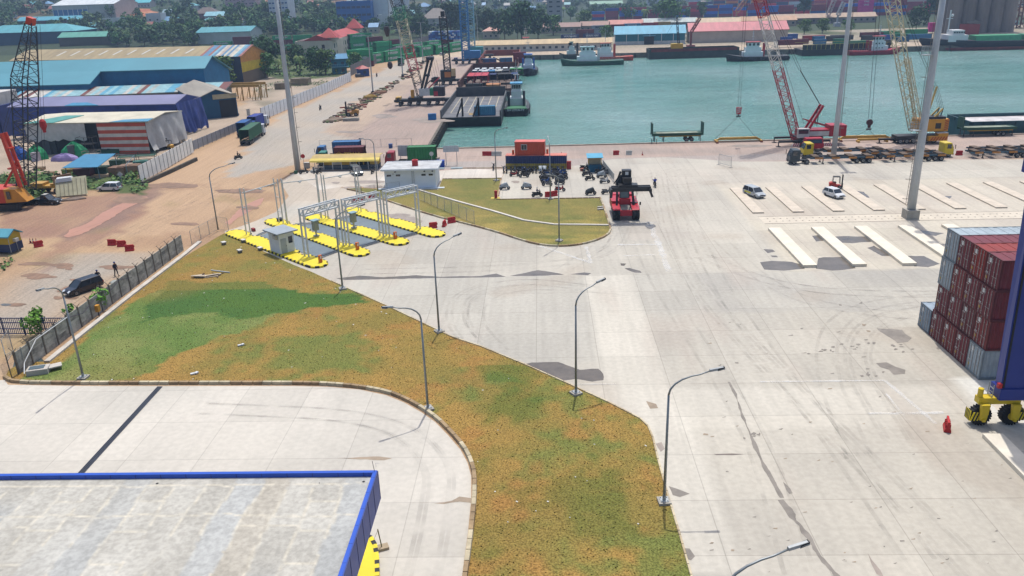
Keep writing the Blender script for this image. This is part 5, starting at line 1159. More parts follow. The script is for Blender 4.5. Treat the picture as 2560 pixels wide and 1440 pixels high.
# ================================================================ motorbikes
MK={c:Kit(motorbike(rgb,cv)) for c,rgb,cv in (('black',(40,42,46),None),('red',(170,36,40),None),('blue',(44,90,160),None),('white',(220,222,222),None),('grey',(110,116,124),None),('silver covered',(70,74,80),(176,186,192)),('black covered',(40,42,46),(70,76,80)))}
bk=[]
for i,x_ in enumerate((238,265,310,350,378,425,455,495,530,560,605,645,690,720,780,828)): bk.append((1200+x_/4,431.5,1.57+U(-.08,.08),['grey','black','black','grey','black','blue','black','black','black','black','silver covered','silver covered','black','black','blue','black'][i],'%s motorbike from the left in the row parked against the navy container'%['first','second','third','fourth','fifth','sixth','seventh','eighth','ninth','tenth','eleventh','twelfth','thirteenth','fourteenth','fifteenth','last'][i]))
def grp(pts,txt):
    for n_,(x_,y_,c) in enumerate(pts): bk.append((1200+x_/4,301+y_/4+(4 if y_<500 else 0),U(-.12,.12)+(3.14 if n_%2 else 0),c,('%s motorbike '%PN[n_])+txt))
grp([(345,560,'red'),(372,505,'black'),(415,520,'grey'),(440,570,'black'),(455,545,'black'),(475,520,'blue')],'counted from the front left of the group below the container row at left')
grp([(672,535,'black'),(722,560,'grey'),(690,552,'blue'),(640,580,'grey'),(695,585,'black'),(650,605,'black'),(662,628,'blue'),(672,655,'grey')],'counted from the back of the packed middle left column')
grp([(760,520,'black'),(815,530,'blue'),(775,545,'grey'),(825,555,'blue'),(800,570,'black'),(830,590,'black'),(800,610,'black covered'),(795,640,'black covered'),(800,710,'red')],'counted from the back of the packed middle right column')
grp([(1045,475,'black'),(1075,510,'black'),(1120,475,'black'),(1165,470,'red'),(1195,470,'black'),(1140,500,'black'),(1180,505,'grey'),(1210,515,'black'),(1195,530,'black'),(1250,535,'black'),(1270,545,'grey')],'counted from the back left of the cluster at the guard hut')
bk+=[(1265,443.5,0,'black','black motorbike at the left front of the guard hut cluster'),(1475,451,.1,'black','black motorbike at the near left of the guard hut cluster')][1:]
bk+=[(1467,440,.2,'black','black motorbike just behind the near left one of the guard hut cluster'),(1504,444,0,'silver covered','covered silver motorbike beside the railing'),(1512,458,.1,'white','white scooter beside the reach stacker'),(1517,485,.1,'grey','old grey moped left of the reach stacker wheels'),(1477,487,.1,'black covered','motorbike under a dark cover alone in front of the guard hut'),(1262,474,.1,'silver covered','covered motorbike at the left lawn edge of the park'),(1316,473,3.2,'silver covered','covered motorbike alone in the open left half of the park'),
(1234,424,1.5,'black','lone dark motorbike standing left of the container office row'),(760,434,.6,'black','black scooter at the foot of the tall mast'),(798,434,1.2,'black','black scooter in front of the kiosk, left one'),(932,433,1.4,'black','black scooter at the right end of the kiosk'),(785,432,1.9,'grey','grey scooter beside the slabs at the kiosk')]
for px,py,rz,c,l in bk:
    p=G(px,py); MK[c].put((p.x,p.y,0.006),rz,l,1.12,group='parked motorbikes')
for k_ in MK.values():
    pass
def rider(label,px,py,rz,shirt,hat,c='black'):
    p=G(px,py); MK[c].put((p.x,p.y,0.006),rz,label.replace('person','motorbike under the person'),group='ridden motorbikes'); person(label,shirt,(34,36,48),'ride',hat,(p.x-.1*math.cos(rz),p.y-.1*math.sin(rz),0),rz)
rider('person in dark blue riding a moped through the bike park',1343,492,.1,(36,48,96),(226,226,226)); rider('person in black riding a motorbike on the wide road',596,398,.7,(30,30,34),(30,30,34)); rider('person riding a motorbike far up the road beside the white fence',801,275,1.5,(44,44,52),(40,40,44)); rider('person on a motorbike far up the road near the blue hut',942,192,1.5,(120,60,50),(40,40,44)); rider('person in bright blue shirt riding away past the reach stacker',1637,467,1.57,(34,76,190),(230,226,200))
person('person in dark blue uniform walking beside the grey wall',(30,34,56),(26,28,40),'walk',(40,60,130),tuple(G(292,690)),-.4,sc=1.15); person('person in dark uniform and blue cap standing behind the black car',(30,34,52),(26,28,40),'stand',(44,60,120),tuple(G(249,710)),-1.2,sc=1.12)
person('person in hi-vis crouching by the flat rack legs',(120,130,70),(40,44,40),'stand',(220,220,210),tuple(G(1641,360)),0,sc=.75); person('person beside the flat rack legs, left of the other',(60,64,60),(40,40,40),'stand',(220,220,210),tuple(G(1629,360)),0,sc=.8)
person('person standing at the bottom of the motorbike row by the container',(50,90,150),(40,40,50),'stand',None,tuple(G(1395,421)),-1.5); person('person in a pale helmet by the guard hut',(200,120,130),(40,40,50),'stand',(180,210,230),tuple(G(1493,427)),-1.5)
# ================================================================ cars
def place(o,px,py,rz): p=G(px,py); o.location=(p.x,p.y,.004); o.rotation_euler=(0,0,rz); return o
def taxi(r,f,w,h,Hc): MB().mat(M((222,214,60),.5)).box(-f*.7,-w-.006,.55,f*.1,-w+.02,h-.1).build('side_sticker',None,r)
place(car('white hatchback parked between the far concrete plinths',(236,238,240)),2084,492,-1.2)
place(car('silver people carrier with a yellow patch on its side among the plinths',(190,196,200),'mpv',taxi),1885,490,-1.2)
place(car('white people carrier parked on the sandy verge at the left',(238,240,242),'mpv'),275,476,math.pi-.05)
def racks(r,f,w,h,Hc): MB().mat(M((210,208,200),.7)).box(-f*.2,-w*.55,Hc,f*.1,w*.55,Hc+.12).build('roof_load',None,r)
place(car('black pickup truck standing in the mud beside the orange crane',(30,36,38),'pickup',racks),120,510,-.12)
place(car('black people carrier parked beyond the grey wall',(26,30,44),'suv'),210,728,-2.1)
place(car('dark grey jeep parked in front of the kiosk',(50,62,70),'suv'),891,435,-1.1)
place(car('dark blue saloon parked by the blue hut up the road',(36,44,64),'hatch'),899,193,.3)
place(car('white car on the far road by the gate building',(220,222,222),'hatch'),1106,138,1.2)
# forklift
def forklift(label,px,py,rz,rgb,sc=1):
    p=G(px,py); r=root('forklift',label,'forklift',(p.x,p.y,0),rz); r.scale=(sc,)*3
    mb=MB().mat(M(rgb,.5)); mb.profy([(-1.2,.35),(-1.25,1.0),(-.9,1.15),(-.2,1.1),(0,.7),(.7,.65),(.8,.35)],-.5,.5); mb.build('body',None,r)
    mb=MB().mat(BLK)
    for a in (-.75,.55):
        for s in (-.45,.45): mb.bar((a,s,.8),(a*.8,s*.9,2.1),.07)
    mb.box(-.65,-.45,2.08,.5,.45,2.15); mb.build('roll_cage',None,r)
    mb=MB().mat(BLK)
    for s in (-.3,.3): mb.box(.85,s-.06,.1,.97,s+.06,2.5)
    for z in (.3,1.2,2.4): mb.box(.86,-.3,z,.96,.3,z+.12)
    mb.build('mast',None,r); mb=MB().mat(DSTEEL); mb.box(.98,-.4,.3,1.03,.4,1.0)
    for s in (-.25,.25): mb.box(1.0,s-.06,.1,2.0,s+.06,.15)
    mb.build('fork',None,r); MB().mat(BLK).box(-.55,-.25,1.0,-.1,.25,1.2).build('seat',None,r)
    for x_ in (-.8,.5):
        for s in (-1,1): wheel_part(r,x_,s*.45,.33,.25,side=s)
forklift('red forklift with black mast behind the white hatchback',2090,471,-.2,(206,60,48)); forklift('yellow black large forklift beside the road works',880,290,math.pi,(196,140,50),1.7); forklift('yellow forklift in the blue tarp yard',424,372,2.6,(226,170,40),1.0)
# ================================================================ heavy things of the port
def V(px,py,Y):
    d=ray(px,py); t=Y/d.y; return Vector((d.x*t,Y,CH+d.z*t))
def rel(mb,name,r,smooth=False):
    o=r.location; mb.v=[(v[0]-o.x,v[1]-o.y,v[2]-o.z) for v in mb.v]; return mb.build(name,None,r,smooth)
# ---- container stack and gantry crane
MAR=(124,44,56); MAR2=(134,48,52); LGY=(176,190,198); LGY2=(158,176,190)
KC={}
def ck(rgb,L_=12.19,H_=2.89,det=2):
    k=(rgb,L_,H_,det)
    if k not in KC: KC[k]=Kit(container(L_,H_,rgb,det))
    return KC[k]
TI=['bottom','second','third','top']
rows=[[LGY2],[MAR,MAR,LGY,LGY],[MAR2,MAR,MAR2,MAR],[MAR,(112,46,54),MAR,(150,40,36)],[LGY,MAR2,MAR,MAR]]
RN=['single pale','far','second','third','nearest']
for i,cols in enumerate(rows):
    yc=78.93-i*2.53
    for j,c in enumerate(cols):
        nmz={MAR:'maroon',MAR2:'reddish maroon',LGY:'pale grey',LGY2:'pale blue grey',(112,46,54):'dark maroon',(150,40,36):'rusty red'}[c]
        if i==0: l='pale blue grey container standing alone on the ground at the far end of the block'; o=ck(LGY2,12.19,2.6).put((40.0+6.1,yc+.12,.05),0,l); continue
        l='%s container, %s of four in the %s column by the gantry'%(nmz,TI[j],('farthest','second farthest','second nearest','nearest')[i-1])
        ck(c).put((40.0+6.1+(.12 if j%2 else 0),yc,.05+j*2.895),0,l,group='containers in the block by the gantry')
GB=M((26,56,150),.45,var=.06); GY=M((236,204,44),.45,var=.06)
r=root('gantry_crane','blue rubber tyred gantry crane with yellow wheel bogies at the right edge','gantry crane',(36.9,59.9,0))
mb=MB().mat(GB)
mb.box(0.1,-.75,2.5,12.8,.75,3.5); mb.build('sill_beam',None,r); MB().mat(GB).box(.1,-24.7,2.5,12.8,-23.2,3.5).build('sill_beam',None,r)
def _leg(a,b_): mb=MB().mat(GB); mb.hexa(a,b_); mb.build('leg',None,r)
_leg([(.12,-.6,3.5),(2.1,-.6,3.5),(2.1,.6,3.5),(.35,.6,3.5)],[(-.35,-.5,21),(1.2,-.5,21),(1.2,.5,21),(-.35,.5,21)]); _leg([(10.2,-.6,3.5),(12.4,-.6,3.5),(12.4,.6,3.5),(10.2,.6,3.5)],[(10.6,-.5,21),(12.1,-.5,21),(12.1,.5,21),(10.6,.5,21)])
for x in (.9,10.6): MB().mat(GB).box(x,-24.4,3.5,x+1.5,-23.4,21).build('leg',None,r)
MB().mat(GB).box(-.4,-25.5,21,2,1.5,22.8).build('girder',None,r); MB().mat(GB).box(10.4,-25.5,21,12.3,1.5,22.8).build('girder',None,r)
mb=MB().mat(M((200,204,210),.5)); mb.box(2,-19,22.9,11,-15,25.4); mb.build('trolley',None,r)
mb=MB().mat(GALV)
for z in range(8): 
    for s in (-.35,.35): mb.bar((-.25,s,.9+z*.35),(-.25,s,1.25+z*.35),.05)
    mb.bar((-.25,-.35,.9+z*.35),(-.25,.35,.9+z*.35),.05)
for k in range(26): mb.bar((2.4,-.3,3.8+k*.5),(2.9,-.3,3.8+k*.5),.05)
mb.bar((2.4,-.3,3.5),(2.4,-.3,17),.07); mb.bar((2.9,-.3,3.5),(2.9,-.3,17),.07)
for z in (5.5,9.0,12.5): mb.box(2.15,-.9,z,4.6,.9,z+.06); [mb.bar((2.2+k*.75,-.9,z),(2.2+k*.75,-.9,z+1.1),.05) for k in range(4)]; mb.bar((2.15,-.9,z+1.1),(4.6,-.9,z+1.1),.05); mb.bar((4.6,-.9,z+1.1),(4.6,.9,z+1.1),.05)
mb.build('ladder',None,r)
mb=MB().mat(BLK); mb.hexa([(.25,-.66,3.6),(.4,-.66,3.6),(.4,-.6,3.6),(.25,-.6,3.6)],[(-.2,-.56,21),(-.05,-.56,21),(-.05,-.5,21),(-.2,-.5,21)]); mb.build('cable_track',None,r)
MB().mat(RED).box(-.15,-.75,3.6,.15,-.45,4.0).build('warning_light',None,r)
def bogie(r,x,y):
    mb=MB().mat(GY); mb.box(x-1.7,y-.35,2.0,x+1.7,y+.35,2.55); mb.cyl(x-1.5,y,2.5,3.3,.22,10)
    for s in (-1.25,1.25): mb.hexa([(x+s-.22,y-.75,.7),(x+s+.22,y-.75,.7),(x+s+.3,y-.62,.7),(x+s-.3,y-.62,.7)],[(x+s-.35,y-.75,2.1),(x+s+.35,y-.75,2.1),(x+s+.35,y-.4,2.1),(x+s-.35,y-.4,2.1)]); mb.box(x+s-.12,y-.85,.6,x+s+.12,y-.6,.85); mb.box(x+s-.3,y-.74,1.2,x+s+.3,y-.6,1.8)
    mb.build('bogie',None,r)
    for s in (-1.25,1.25):
        w=MB().mat(TYRE); w.wheel(0,0,0,.82,.7,n=22)
        for k in range(22): t=k*math.pi/11; w.bar((math.cos(t)*.8,-.36,math.sin(t)*.8),(math.cos(t+.12)*.8,.36,math.sin(t+.12)*.8),.09,.12)
        o=w.build('wheel',None,r); o.location=(x+s,y,.86); MB().mat(GY).wheel(0,0,0,.4,.74,n=12).build('rim',None,o)
        st=MB()
        for k in range(8): st.mat(BP if k%2 else YP); q=s/abs(s); a=x+s+q*.95; st.hexa([(a-.03,y-.4+k*.1,.5),(a+.03,y-.4+k*.1,.5),(a+.03,y-.3+k*.1,.5),(a-.03,y-.3+k*.1,.5)],[(a-.03,y-.4+k*.1,1.4),(a+.03,y-.4+k*.1,1.4),(a+.03,y-.3+k*.1,1.4),(a-.03,y-.3+k*.1,1.4)])
        for k in range(7): st.mat(BP if k%2 else YP); q=s/abs(s); a=x+s+q*.9-q*k*.13; st.hexa([(a-.06,y-.5,.55),(a+.06,y-.5,.55),(a+.06,y-.44,.55),(a-.06,y-.44,.55)],[(a-.06+.2,y-.5,1.3),(a+.06+.2,y-.5,1.3),(a+.06+.2,y-.44,1.3),(a-.06+.2,y-.44,1.3)])
        st.build('wheel_guard',None,r)
bogie(r,.3+.1,-.1); bogie(r,12.2,-.1); bogie(r,.4,-24.1); bogie(r,12.2,-24.1)
# ---- reach stacker
r=root('reach_stacker','red reach stacker with raised black boom and black spreader parked beside the small lawn','reach stacker',(13.25,123.1,0))
RS=M((206,34,56),.4,var=.06); BK=M((38,40,46),.45,var=.15)
mb=MB().mat(RS); mb.box(-1.3,.2,.9,1.3,7.0,1.5); mb.box(-.95,-.25,.7,.95,.25,1.55); mb.hexa([(-2.1,-.5,1.7),(-.9,-.5,1.7),(-.9,2.2,1.7),(-2.1,2.2,1.7)],[(-2.1,-.3,1.85),(-.9,-.3,1.85),(-.9,2.2,2.1),(-2.1,2.2,2.1)]); mb.hexa([(.9,-.5,1.7),(2.1,-.5,1.7),(2.1,2.2,1.7),(.9,2.2,1.7)],[(.9,-.3,1.85),(2.1,-.3,1.85),(2.1,2.2,2.1),(.9,2.2,2.1)]); mb.box(-2.1,2.3,1.2,-.8,6.2,2.5); mb.box(.8,2.3,1.2,2.1,6.2,2.3); mb.box(-1.7,6.2,.9,1.7,7.6,2.6); mb.box(-.9,2.1,1.5,.9,2.6,2.9)
mb.build('body',None,r)
mb=MB().mat(M((150,146,140),.8)); mb.quad((-.85,.2,1.56),(.85,.2,1.56),(.7,2.05,1.95),(-.7,2.05,1.95)); mb.build('deck',None,r)
mb=MB().mat(M((96,116,126),.12,spec=.8)); mb.hexa([(-.75,2.7,2.3),(.75,2.7,2.3),(.75,4.3,2.3),(-.75,4.3,2.3)],[(-.65,3.0,4.0),(.65,3.0,4.0),(.65,4.2,4.0),(-.65,4.2,4.0)]); mb.mat(BK)
for s in (-1,1): mb.bar((s*.78,2.66,2.3),(s*.68,2.96,4.0),.1)
mb.box(-.78,2.85,4.0,.78,4.35,4.12); mb.build('cab',None,r)
mb=MB().mat(BK)
for s in (-1.35,1.35): mb.bar((s,1.4,1.9),(s*.85,3.2,5.2),.34,.3)
mb.build('lift_cylinder',None,r)
mb=MB().mat(BK); mb.bar((0,7.0,3.4),(0,2.3,6.4),1.1,1.0); mb.bar((0,3.2,5.9),(0,.9,7.4),.9,.8); mb.box(-.7,.1,6.4,.7,1.3,7.9); mb.bar((-1.5,1.2,5.7),(-.9,.9,7.6),.22); mb.bar((-1.9,1.0,5.6),(-.8,.7,7.5),.16); mb.bar((.9,2.4,5.4),(.5,.9,7.0),.22)
mb.hexa([(-1.7,.2,5.6),(-.6,.2,5.6),(-.6,1.0,5.6),(-1.7,1.0,5.6)],[(-.9,.4,7.1),(-.5,.4,7.1),(-.5,.9,7.1),(-.9,.9,7.1)]); mb.build('boom',None,r)
MB().mat(WHT).box(-.25,.07,7.2,.25,.099,7.7).build('label_plate',None,r)
mb=MB().mat(BK); mb.box(-2.4,-1.4,4.9,3.6,-1.1,5.65); mb.box(-2.4,-.5,4.9,3.6,-.2,5.65); mb.box(-1.3,-1.3,5.25,1.6,.3,5.9); mb.box(-.7,-.9,5.8,.7,.5,6.9)
for x in (-2.5,3.5): mb.box(x-.15,-1.9,4.75,x+.2,.3,5.35); mb.bar((x,-1.8,4.9),(x+(.3 if x>0 else -.1),-1.9,4.1),.3)
mb.mat(DSTEEL); mb.box(-2.0,-1.5,5.41,3.2,-.2,5.5); mb.build('spreader',None,r)
for s in (-1,1):
    for q in (1.25,1.82): 
        w=MB().mat(TYRE); w.wheel(0,0,0,.9,.54,'x',20); o=w.build('wheel',None,r); o.location=(s*q,.1,.9); MB().mat(M((200,190,80))).wheel(0,0,0,.36,.54,'x',10).build('rim',None,o)
    w=MB().mat(TYRE); w.wheel(0,0,0,.78,.5,'x',16); o=w.build('wheel',None,r); o.location=(s*1.5,6.6,.8); MB().mat(M((200,190,80))).wheel(0,0,0,.36,.52,'x',10).build('rim',None,o)
mb=MB().mat(GALV); mb.bar((1.7,2.3,2.1),(1.9,1.2,4.2),.05); mb.bar((1.2,2.3,2.5),(1.3,1.6,4.0),.05); 
for k in range(5): mb.box(1.15,1.6+k*.2,1.7+k*.28,1.95,1.85+k*.2,1.74+k*.28)
mb.build('ladder',None,r)
mb=MB().mat(BK); mb.bar((2.0,-.3,1.8),(2.1,-.4,2.7),.04); mb.box(2.0,-.5,2.5,2.25,-.42,3.0); mb.bar((1.6,2.2,2.5),(1.9,1.8,4.8),.04); mb.ball((1.9,1.8,4.9),.15,6,4); mb.build('mirror',None,r)
# ---- lattice truck cranes
def ropes(mb,p,q,n_,sp,rr=.035):
    p=Vector(p);q=Vector(q)
    for k in range(n_): d=Vector(((k-(n_-1)/2)*sp,0,0)); mb.bar(p+d,q+d,rr)
def carrier(r,o,L_,rgb,face,cabx,z=1.2,W_=2.8,n_ax=6,dirx=1,stripe=False,cab_=True):
    """multi axle carrier lying along local X from o"""
    sub=MB().mat(M((44,46,50),.6)); sub.box(o[0],o[1]-W_/2,z-.35,o[0]+L_,o[1]+W_/2,z+.35); sub.box(o[0]+.4,o[1]-W_/2+.1,z+.35,o[0]+L_-.3,o[1]+W_/2-.1,z+.5)
    for x in (o[0]+L_*.12,o[0]+L_*.88):
        for s in (-1,1): sub.box(x-.2,o[1]+s*W_/2-.1 if s>0 else o[1]-W_/2-1.6,z-.2,x+.2,o[1]+W_/2+1.6 if s>0 else o[1]-W_/2+.1,z+.1); sub.cyl(x,o[1]+s*(W_/2+1.5),.05,z,.1,6); sub.cb(x,o[1]+s*(W_/2+1.5),0,.7,.7,.1)
    sub.build('chassis',None,r)
    for k in range(n_ax):
        f=(k+.7)/(n_ax+.4); x=o[0]+L_*(f if k<n_ax/2 else f+.03)
        for s in (-1,1): w=wheel_part(r,x,o[1]+s*(W_/2-.2),.62,.5,side=s)
    if cab_:
        cm=M(rgb,.5); mb=MB().mat(cm); x=cabx; mb.hexa([(x-.9,o[1]-W_/2+.05,z-.5),(x+.9,o[1]-W_/2+.05,z-.5),(x+.9,o[1]+W_/2-.05,z-.5),(x-.9,o[1]+W_/2-.05,z-.5)],[(x-.75,o[1]-W_/2+.1,z+1.2),(x+.8,o[1]-W_/2+.1,z+1.2),(x+.8,o[1]+W_/2-.1,z+1.2),(x-.75,o[1]+W_/2-.1,z+1.2)]); mb.build('cab',None,r)
        mb=MB().mat(GLASS); mb.box(x-.5,o[1]-W_/2+.02,z+.25,x+.5,o[1]-W_/2+.1,z+.95); mb.box(x-.92,o[1]-1,z+.3,x-.78,o[1]+1,z+1.0); mb.build('window',None,r)
# red crane (carrier points at the camera)
Yc=180.5; b0=V(1987,335,Yc); r=root('lattice_crane','red lattice boom truck crane on the quay lifting the left yellow beam','crane',(58.4,180.5,0)); X0=58.4
CR=M((186,28,52),.45,var=.08); CW=M((226,222,216),.5)
mb=MB().mat(M((40,40,44),.6)); mb.box(-1.4,-5.5,.9,1.4,5.0,1.6); mb.box(-6,-.3-2,.9,5.2,.3-2,1.25); mb.box(-5.6,2.6,.9,5.2,3.2,1.3)
for x,y in ((-6,-2),(5.2,-2),(-5.6,2.9),(5.2,2.9)): mb.cyl(x,y,.1,1.0,.12,6); mb.cb(x,y,0,.9,.9,.1)
mb.build('chassis',None,r)
for y in (-4.6,-3.2,-1,.6,2,3.4):
    for s in (-1,1): w=MB().mat(TYRE); w.wheel(0,0,0,.6,.5,'x'); o=w.build('wheel',None,r); o.location=(s*1.3,y,.6)
mb=MB().mat(CR); mb.box(-1.9,-7.6,.5,2.0,-5.3,1.5); mb.hexa([(-1.8,-7.6,1.5),(1.9,-7.6,1.5),(1.9,-5.4,1.5),(-1.8,-5.4,1.5)],[(-1.7,-7.2,2.6),(1.8,-7.2,2.6),(1.8,-5.4,2.6),(-1.7,-5.4,2.6)]); mb.build('cab',None,r); MB().mat(GLASS).hexa([(-1.5,-7.58,1.65),(1.6,-7.58,1.65),(1.6,-7.3,1.65),(-1.5,-7.3,1.65)],[(-1.45,-7.28,2.4),(1.55,-7.28,2.4),(1.55,-7.1,2.4),(-1.45,-7.1,2.4)]).build('windscreen',None,r)
mb=MB()
for x in (-4.2,2.6):
    for k in range(8): mb.mat(RED if k%2 else WHT); mb.hexa([(x+k*.22,-5.6,.7),(x+k*.22+.22,-5.6,.7),(x+k*.22+.22,-5.5,.7),(x+k*.22,-5.5,.7)],[(x+k*.22+.25,-5.6,1.3),(x+k*.22+.47,-5.6,1.3),(x+k*.22+.47,-5.5,1.3),(x+k*.22+.25,-5.5,1.3)])
mb.build('hazard_panel',None,r)
mb=MB().mat(CR); mb.box(-1.6,-1.6,2.0,7.2,1.6,3.4); mb.box(5.0,-1.7,1.9,8.6,1.7,4.3); mb.mat(CW); mb.box(-1.3,-1.66,2.1,4.9,-1.605,3.1); mb.build('superstructure',None,r)
mb=MB().mat(CW); mb.box(-2.1,-2.6,1.9,.3,-1.67,3.9); mb.mat(GLASS); mb.box(-2.0,-2.63,2.8,.1,-2.605,3.7); mb.build('operator_cab',None,r)
foot=V(1990,345,180.5); tip=V(1874,-95,180.5)
mb=MB(); lattice(mb,foot,tip,1.7,2.0,34,.17,mats=[CR]*4+[CW]*3+[CR]+[CW]*2,up=Vector((0,1,0))); rel(mb,'boom',r)
gt=V(2055,262,180.5); mb=MB().mat(CR)
for s in (-1,1):
    mb.bar(Vector((foot.x+1,179.3*0+180.5+s*1.2,foot.z-.3)),Vector((gt.x,180.5+s*.9,gt.z)),.45); mb.bar(Vector((foot.x+1.5,180.5+s*1.3,foot.z+4)),Vector((foot.x+8.5,180.5+s*1.3,3.4)),.2)
rel(mb,'back_mast',r)
mb=MB().mat(M((60,56,60),.6)); 
for s in (-.6,.6): mb.bar(Vector((gt.x-.6,180.5+s,gt.z-.3)),Vector((gt.x-.9,180.5+s,4.2)),.14)
ropes(mb,(gt.x-.6,180.5,gt.z+.3),V(2000,175,180.5),1,.2,.16); ropes(mb,V(2000,175,180.5),tip,2,.5,.06); ropes(mb,V(2010,310,180.5),V(1930,60,180.5),1,0,.05); rel(mb,'pendant_rope',r)
hk=V(1847,275,180.0); 
r2=r; mb=MB().mat(DSTEEL); ropes(mb,tip+Vector((-.3,-.3,0)),(hk.x,hk.y,hk.z+.9),2,.5,.05); rel(mb,'hoist_rope',r)
mb=MB().mat(CR); mb.hexa([(hk.x-.45,179.8,hk.z-.9),(hk.x+.45,179.8,hk.z-.9),(hk.x+.45,180.2,hk.z-.9),(hk.x-.45,180.2,hk.z-.9)],[(hk.x-.6,179.8,hk.z+.6),(hk.x+.6,179.8,hk.z+.6),(hk.x+.6,180.2,hk.z+.6),(hk.x-.6,180.2,hk.z+.6)]); mb.mat(WHT)
for k in range(3): mb.bar((hk.x-.4,179.77,hk.z-.6+k*.4),(hk.x+.4,179.77,hk.z-.25+k*.4),.04,.16)
mb.mat(DSTEEL); mb.box(hk.x-.5,179.9,hk.z-1.5,hk.x+.5,180.1,hk.z-1.2); mb.box(hk.x-.1,179.9,hk.z-1.3,hk.x+.1,180.1,hk.z-.8)
rel(mb,'hook_block',r)
mb=MB().mat(DSTEEL)
for px_,s in ((1787,1),(1893,1)): e=V(px_,348,180.0); mb.bar((hk.x,180,hk.z-1.4),e,.06)
rel(mb,'sling',r)
def spreader(label,a,b_,Yq,second=None):
    p,q=G(*a),G(*b_); A,L_,rz=frame(p,q); r=root('lifting_beam',label,'lifting beam',(A.x,A.y,0),rz,'yellow lifting beams'); m=M((214,168,66),.5,var=.12)
    mb=MB().mat(m); mb.box(.8,-.25,.55,L_-.8,.25,1.1); mb.bar((.8,-.0,.8),(-.2,0,.3),.4); mb.bar((L_-.8,0,.8),(L_+.2,0,.3),.4); mb.build('beam',None,r)
    for x in (0,L_): MB().mat(m).box(x-.2,-1.3,.15,x+.2,1.3,.5).build('end_arm',None,r)
    mb=MB().mat(M((140,70,60),.6))
    for x in (0,L_):
        for y in (-1.3,1.3): mb.cb(x,y,0,.5,.45,.3)
    mb.build('foot',None,r)
    if second: mb=MB().mat(m); mb.box(second[0]*L_,-2.2,.35,second[1]*L_,-1.8,.8); mb.cb(second[0]*L_,-2.3,.05,.4,1.4,.4); mb.cb(second[1]*L_,-2.3,.05,.4,1.4,.4); mb.build('side_beam',None,r)
    return r
spreader('long yellow lifting beam on the quay edge left of the red crane',(1790,356),(1900,353),181,None); spreader('yellow lifting beam with a shorter side beam between the red and yellow cranes',(2098,352),(2222,349),181,(.3,.86))
# yellow crane
CY=M((232,164,44),.5,var=.08); CB=M((222,210,174),.5,var=.1)
r=root('lattice_crane','yellow truck crane with cream lattice boom behind the thick mast','crane',(83.0,179.5,0)); X0,Y0=83.0,179.5
mb=MB().mat(M((48,46,46),.6)); mb.box(-5.2,-1.5,.8,4.6,1.5,1.7); mb.box(-8.5,-.3,.7,-4,.3,1.1)
for x,y in ((-8.3,0),(4.8,-2.2),(4.8,2.2)): mb.cyl(x,y,.05,.9,.15,6); mb.cb(x,y,0,1,1,.1)
mb.build('chassis',None,r)
for x in (-4.4,-3,-1.5,1.2,2.8):
    for s in (-1,1): wheel_part(r,x,s*1.35,.6,.45,side=s)
mb=MB().mat(CY); mb.box(1.2,-2.5,.7,5.2,-.6,1.7); mb.box(3.2,-2.5,1.7,5.2,-.7,2.3); mb.mat(WHT); mb.box(3.0,-2.4,2.31,5.3,-.5,2.4); mb.mat(M((190,60,40),.5))
for k in range(6): mb.bar((1.6+k*.6,-2.53,.8),(2.1+k*.6,-2.53,1.6),.04,.22)
mb.build('cab',None,r)
mb=MB().mat(CY); mb.box(-1.2,-1.6,2.6,5.4,1.6,5.2); mb.mat(M((60,56,50),.6)); mb.box(2.6,-1.63,3.2,3.8,-1.605,4.4); mb.mat(BK); mb.box(1,-1.3,5.2,4.8,1.3,5.7); mb.mat(M((190,60,40),.5))
for k in range(6): mb.bar((4.5,-1.63,2.9+k*.4),(5.35,-1.63,3.2+k*.4),.04,.16)
mb.build('superstructure',None,r)
foot=V(2283,325,179.5); tip=V(2212,-110,179.5); mb=MB().mat(CB); lattice(mb,foot,tip,1.4,2.6,30,.16,mats=[CB],up=Vector((0,1,0))); lattice(mb,V(2300,320,179.5),V(2268,145,179.5),1.0,1.0,16,.12,mats=[CB],up=Vector((0,1,0))); rel(mb,'boom',r)
mt=V(2338,215,179.5); m2=V(2353,270,179.5); mb=MB().mat(M((214,180,100),.5))
for s in (-1,1): mb.bar(Vector((foot.x+1.5,Y0+s,foot.z)),Vector((mt.x,Y0+s*.8,mt.z)),.3); mb.bar(Vector((V(2312,312,Y0).x,Y0+s,V(2312,312,Y0).z)),Vector((m2.x,Y0+s*.8,m2.z)),.3)
mb.bar(V(2315,312,Y0),V(2345,285,Y0),1.2,.2); rel(mb,'back_mast',r)
mb=MB().mat(M((60,56,60),.6)); ropes(mb,mt,m2,4,.35,.05); ropes(mb,m2,(m2.x-.3,Y0,5.6),2,.9,.16); ropes(mb,mt,V(2296,120,179.5),2,.5,.06); ropes(mb,V(2296,120,179.5),tip,2,.6,.06); rel(mb,'pendant_rope',r)
hk=V(2174,306,179.5); mb=MB().mat(DSTEEL); ropes(mb,tip+Vector((-.5,0,0)),(hk.x,hk.y,hk.z+.8),2,.7,.06); rel(mb,'hoist_rope',r)
mb=MB().mat(M((84,40,40),.5)); mb.tube([(hk.x,179.3,hk.z),(hk.x,179.7,hk.z)],.7,10); mb.box(hk.x-.3,179.35,hk.z-1.2,hk.x+.3,179.65,hk.z-.4); mb.box(hk.x-.55,179.4,hk.z-1.6,hk.x+.55,179.6,hk.z-1.3); rel(mb,'hook_block',r)
mb=MB().mat(DSTEEL)
for px_ in (2130,2192): mb.bar((hk.x,179.5,hk.z-1.5),V(px_,345,180.5),.05)
rel(mb,'sling',r)
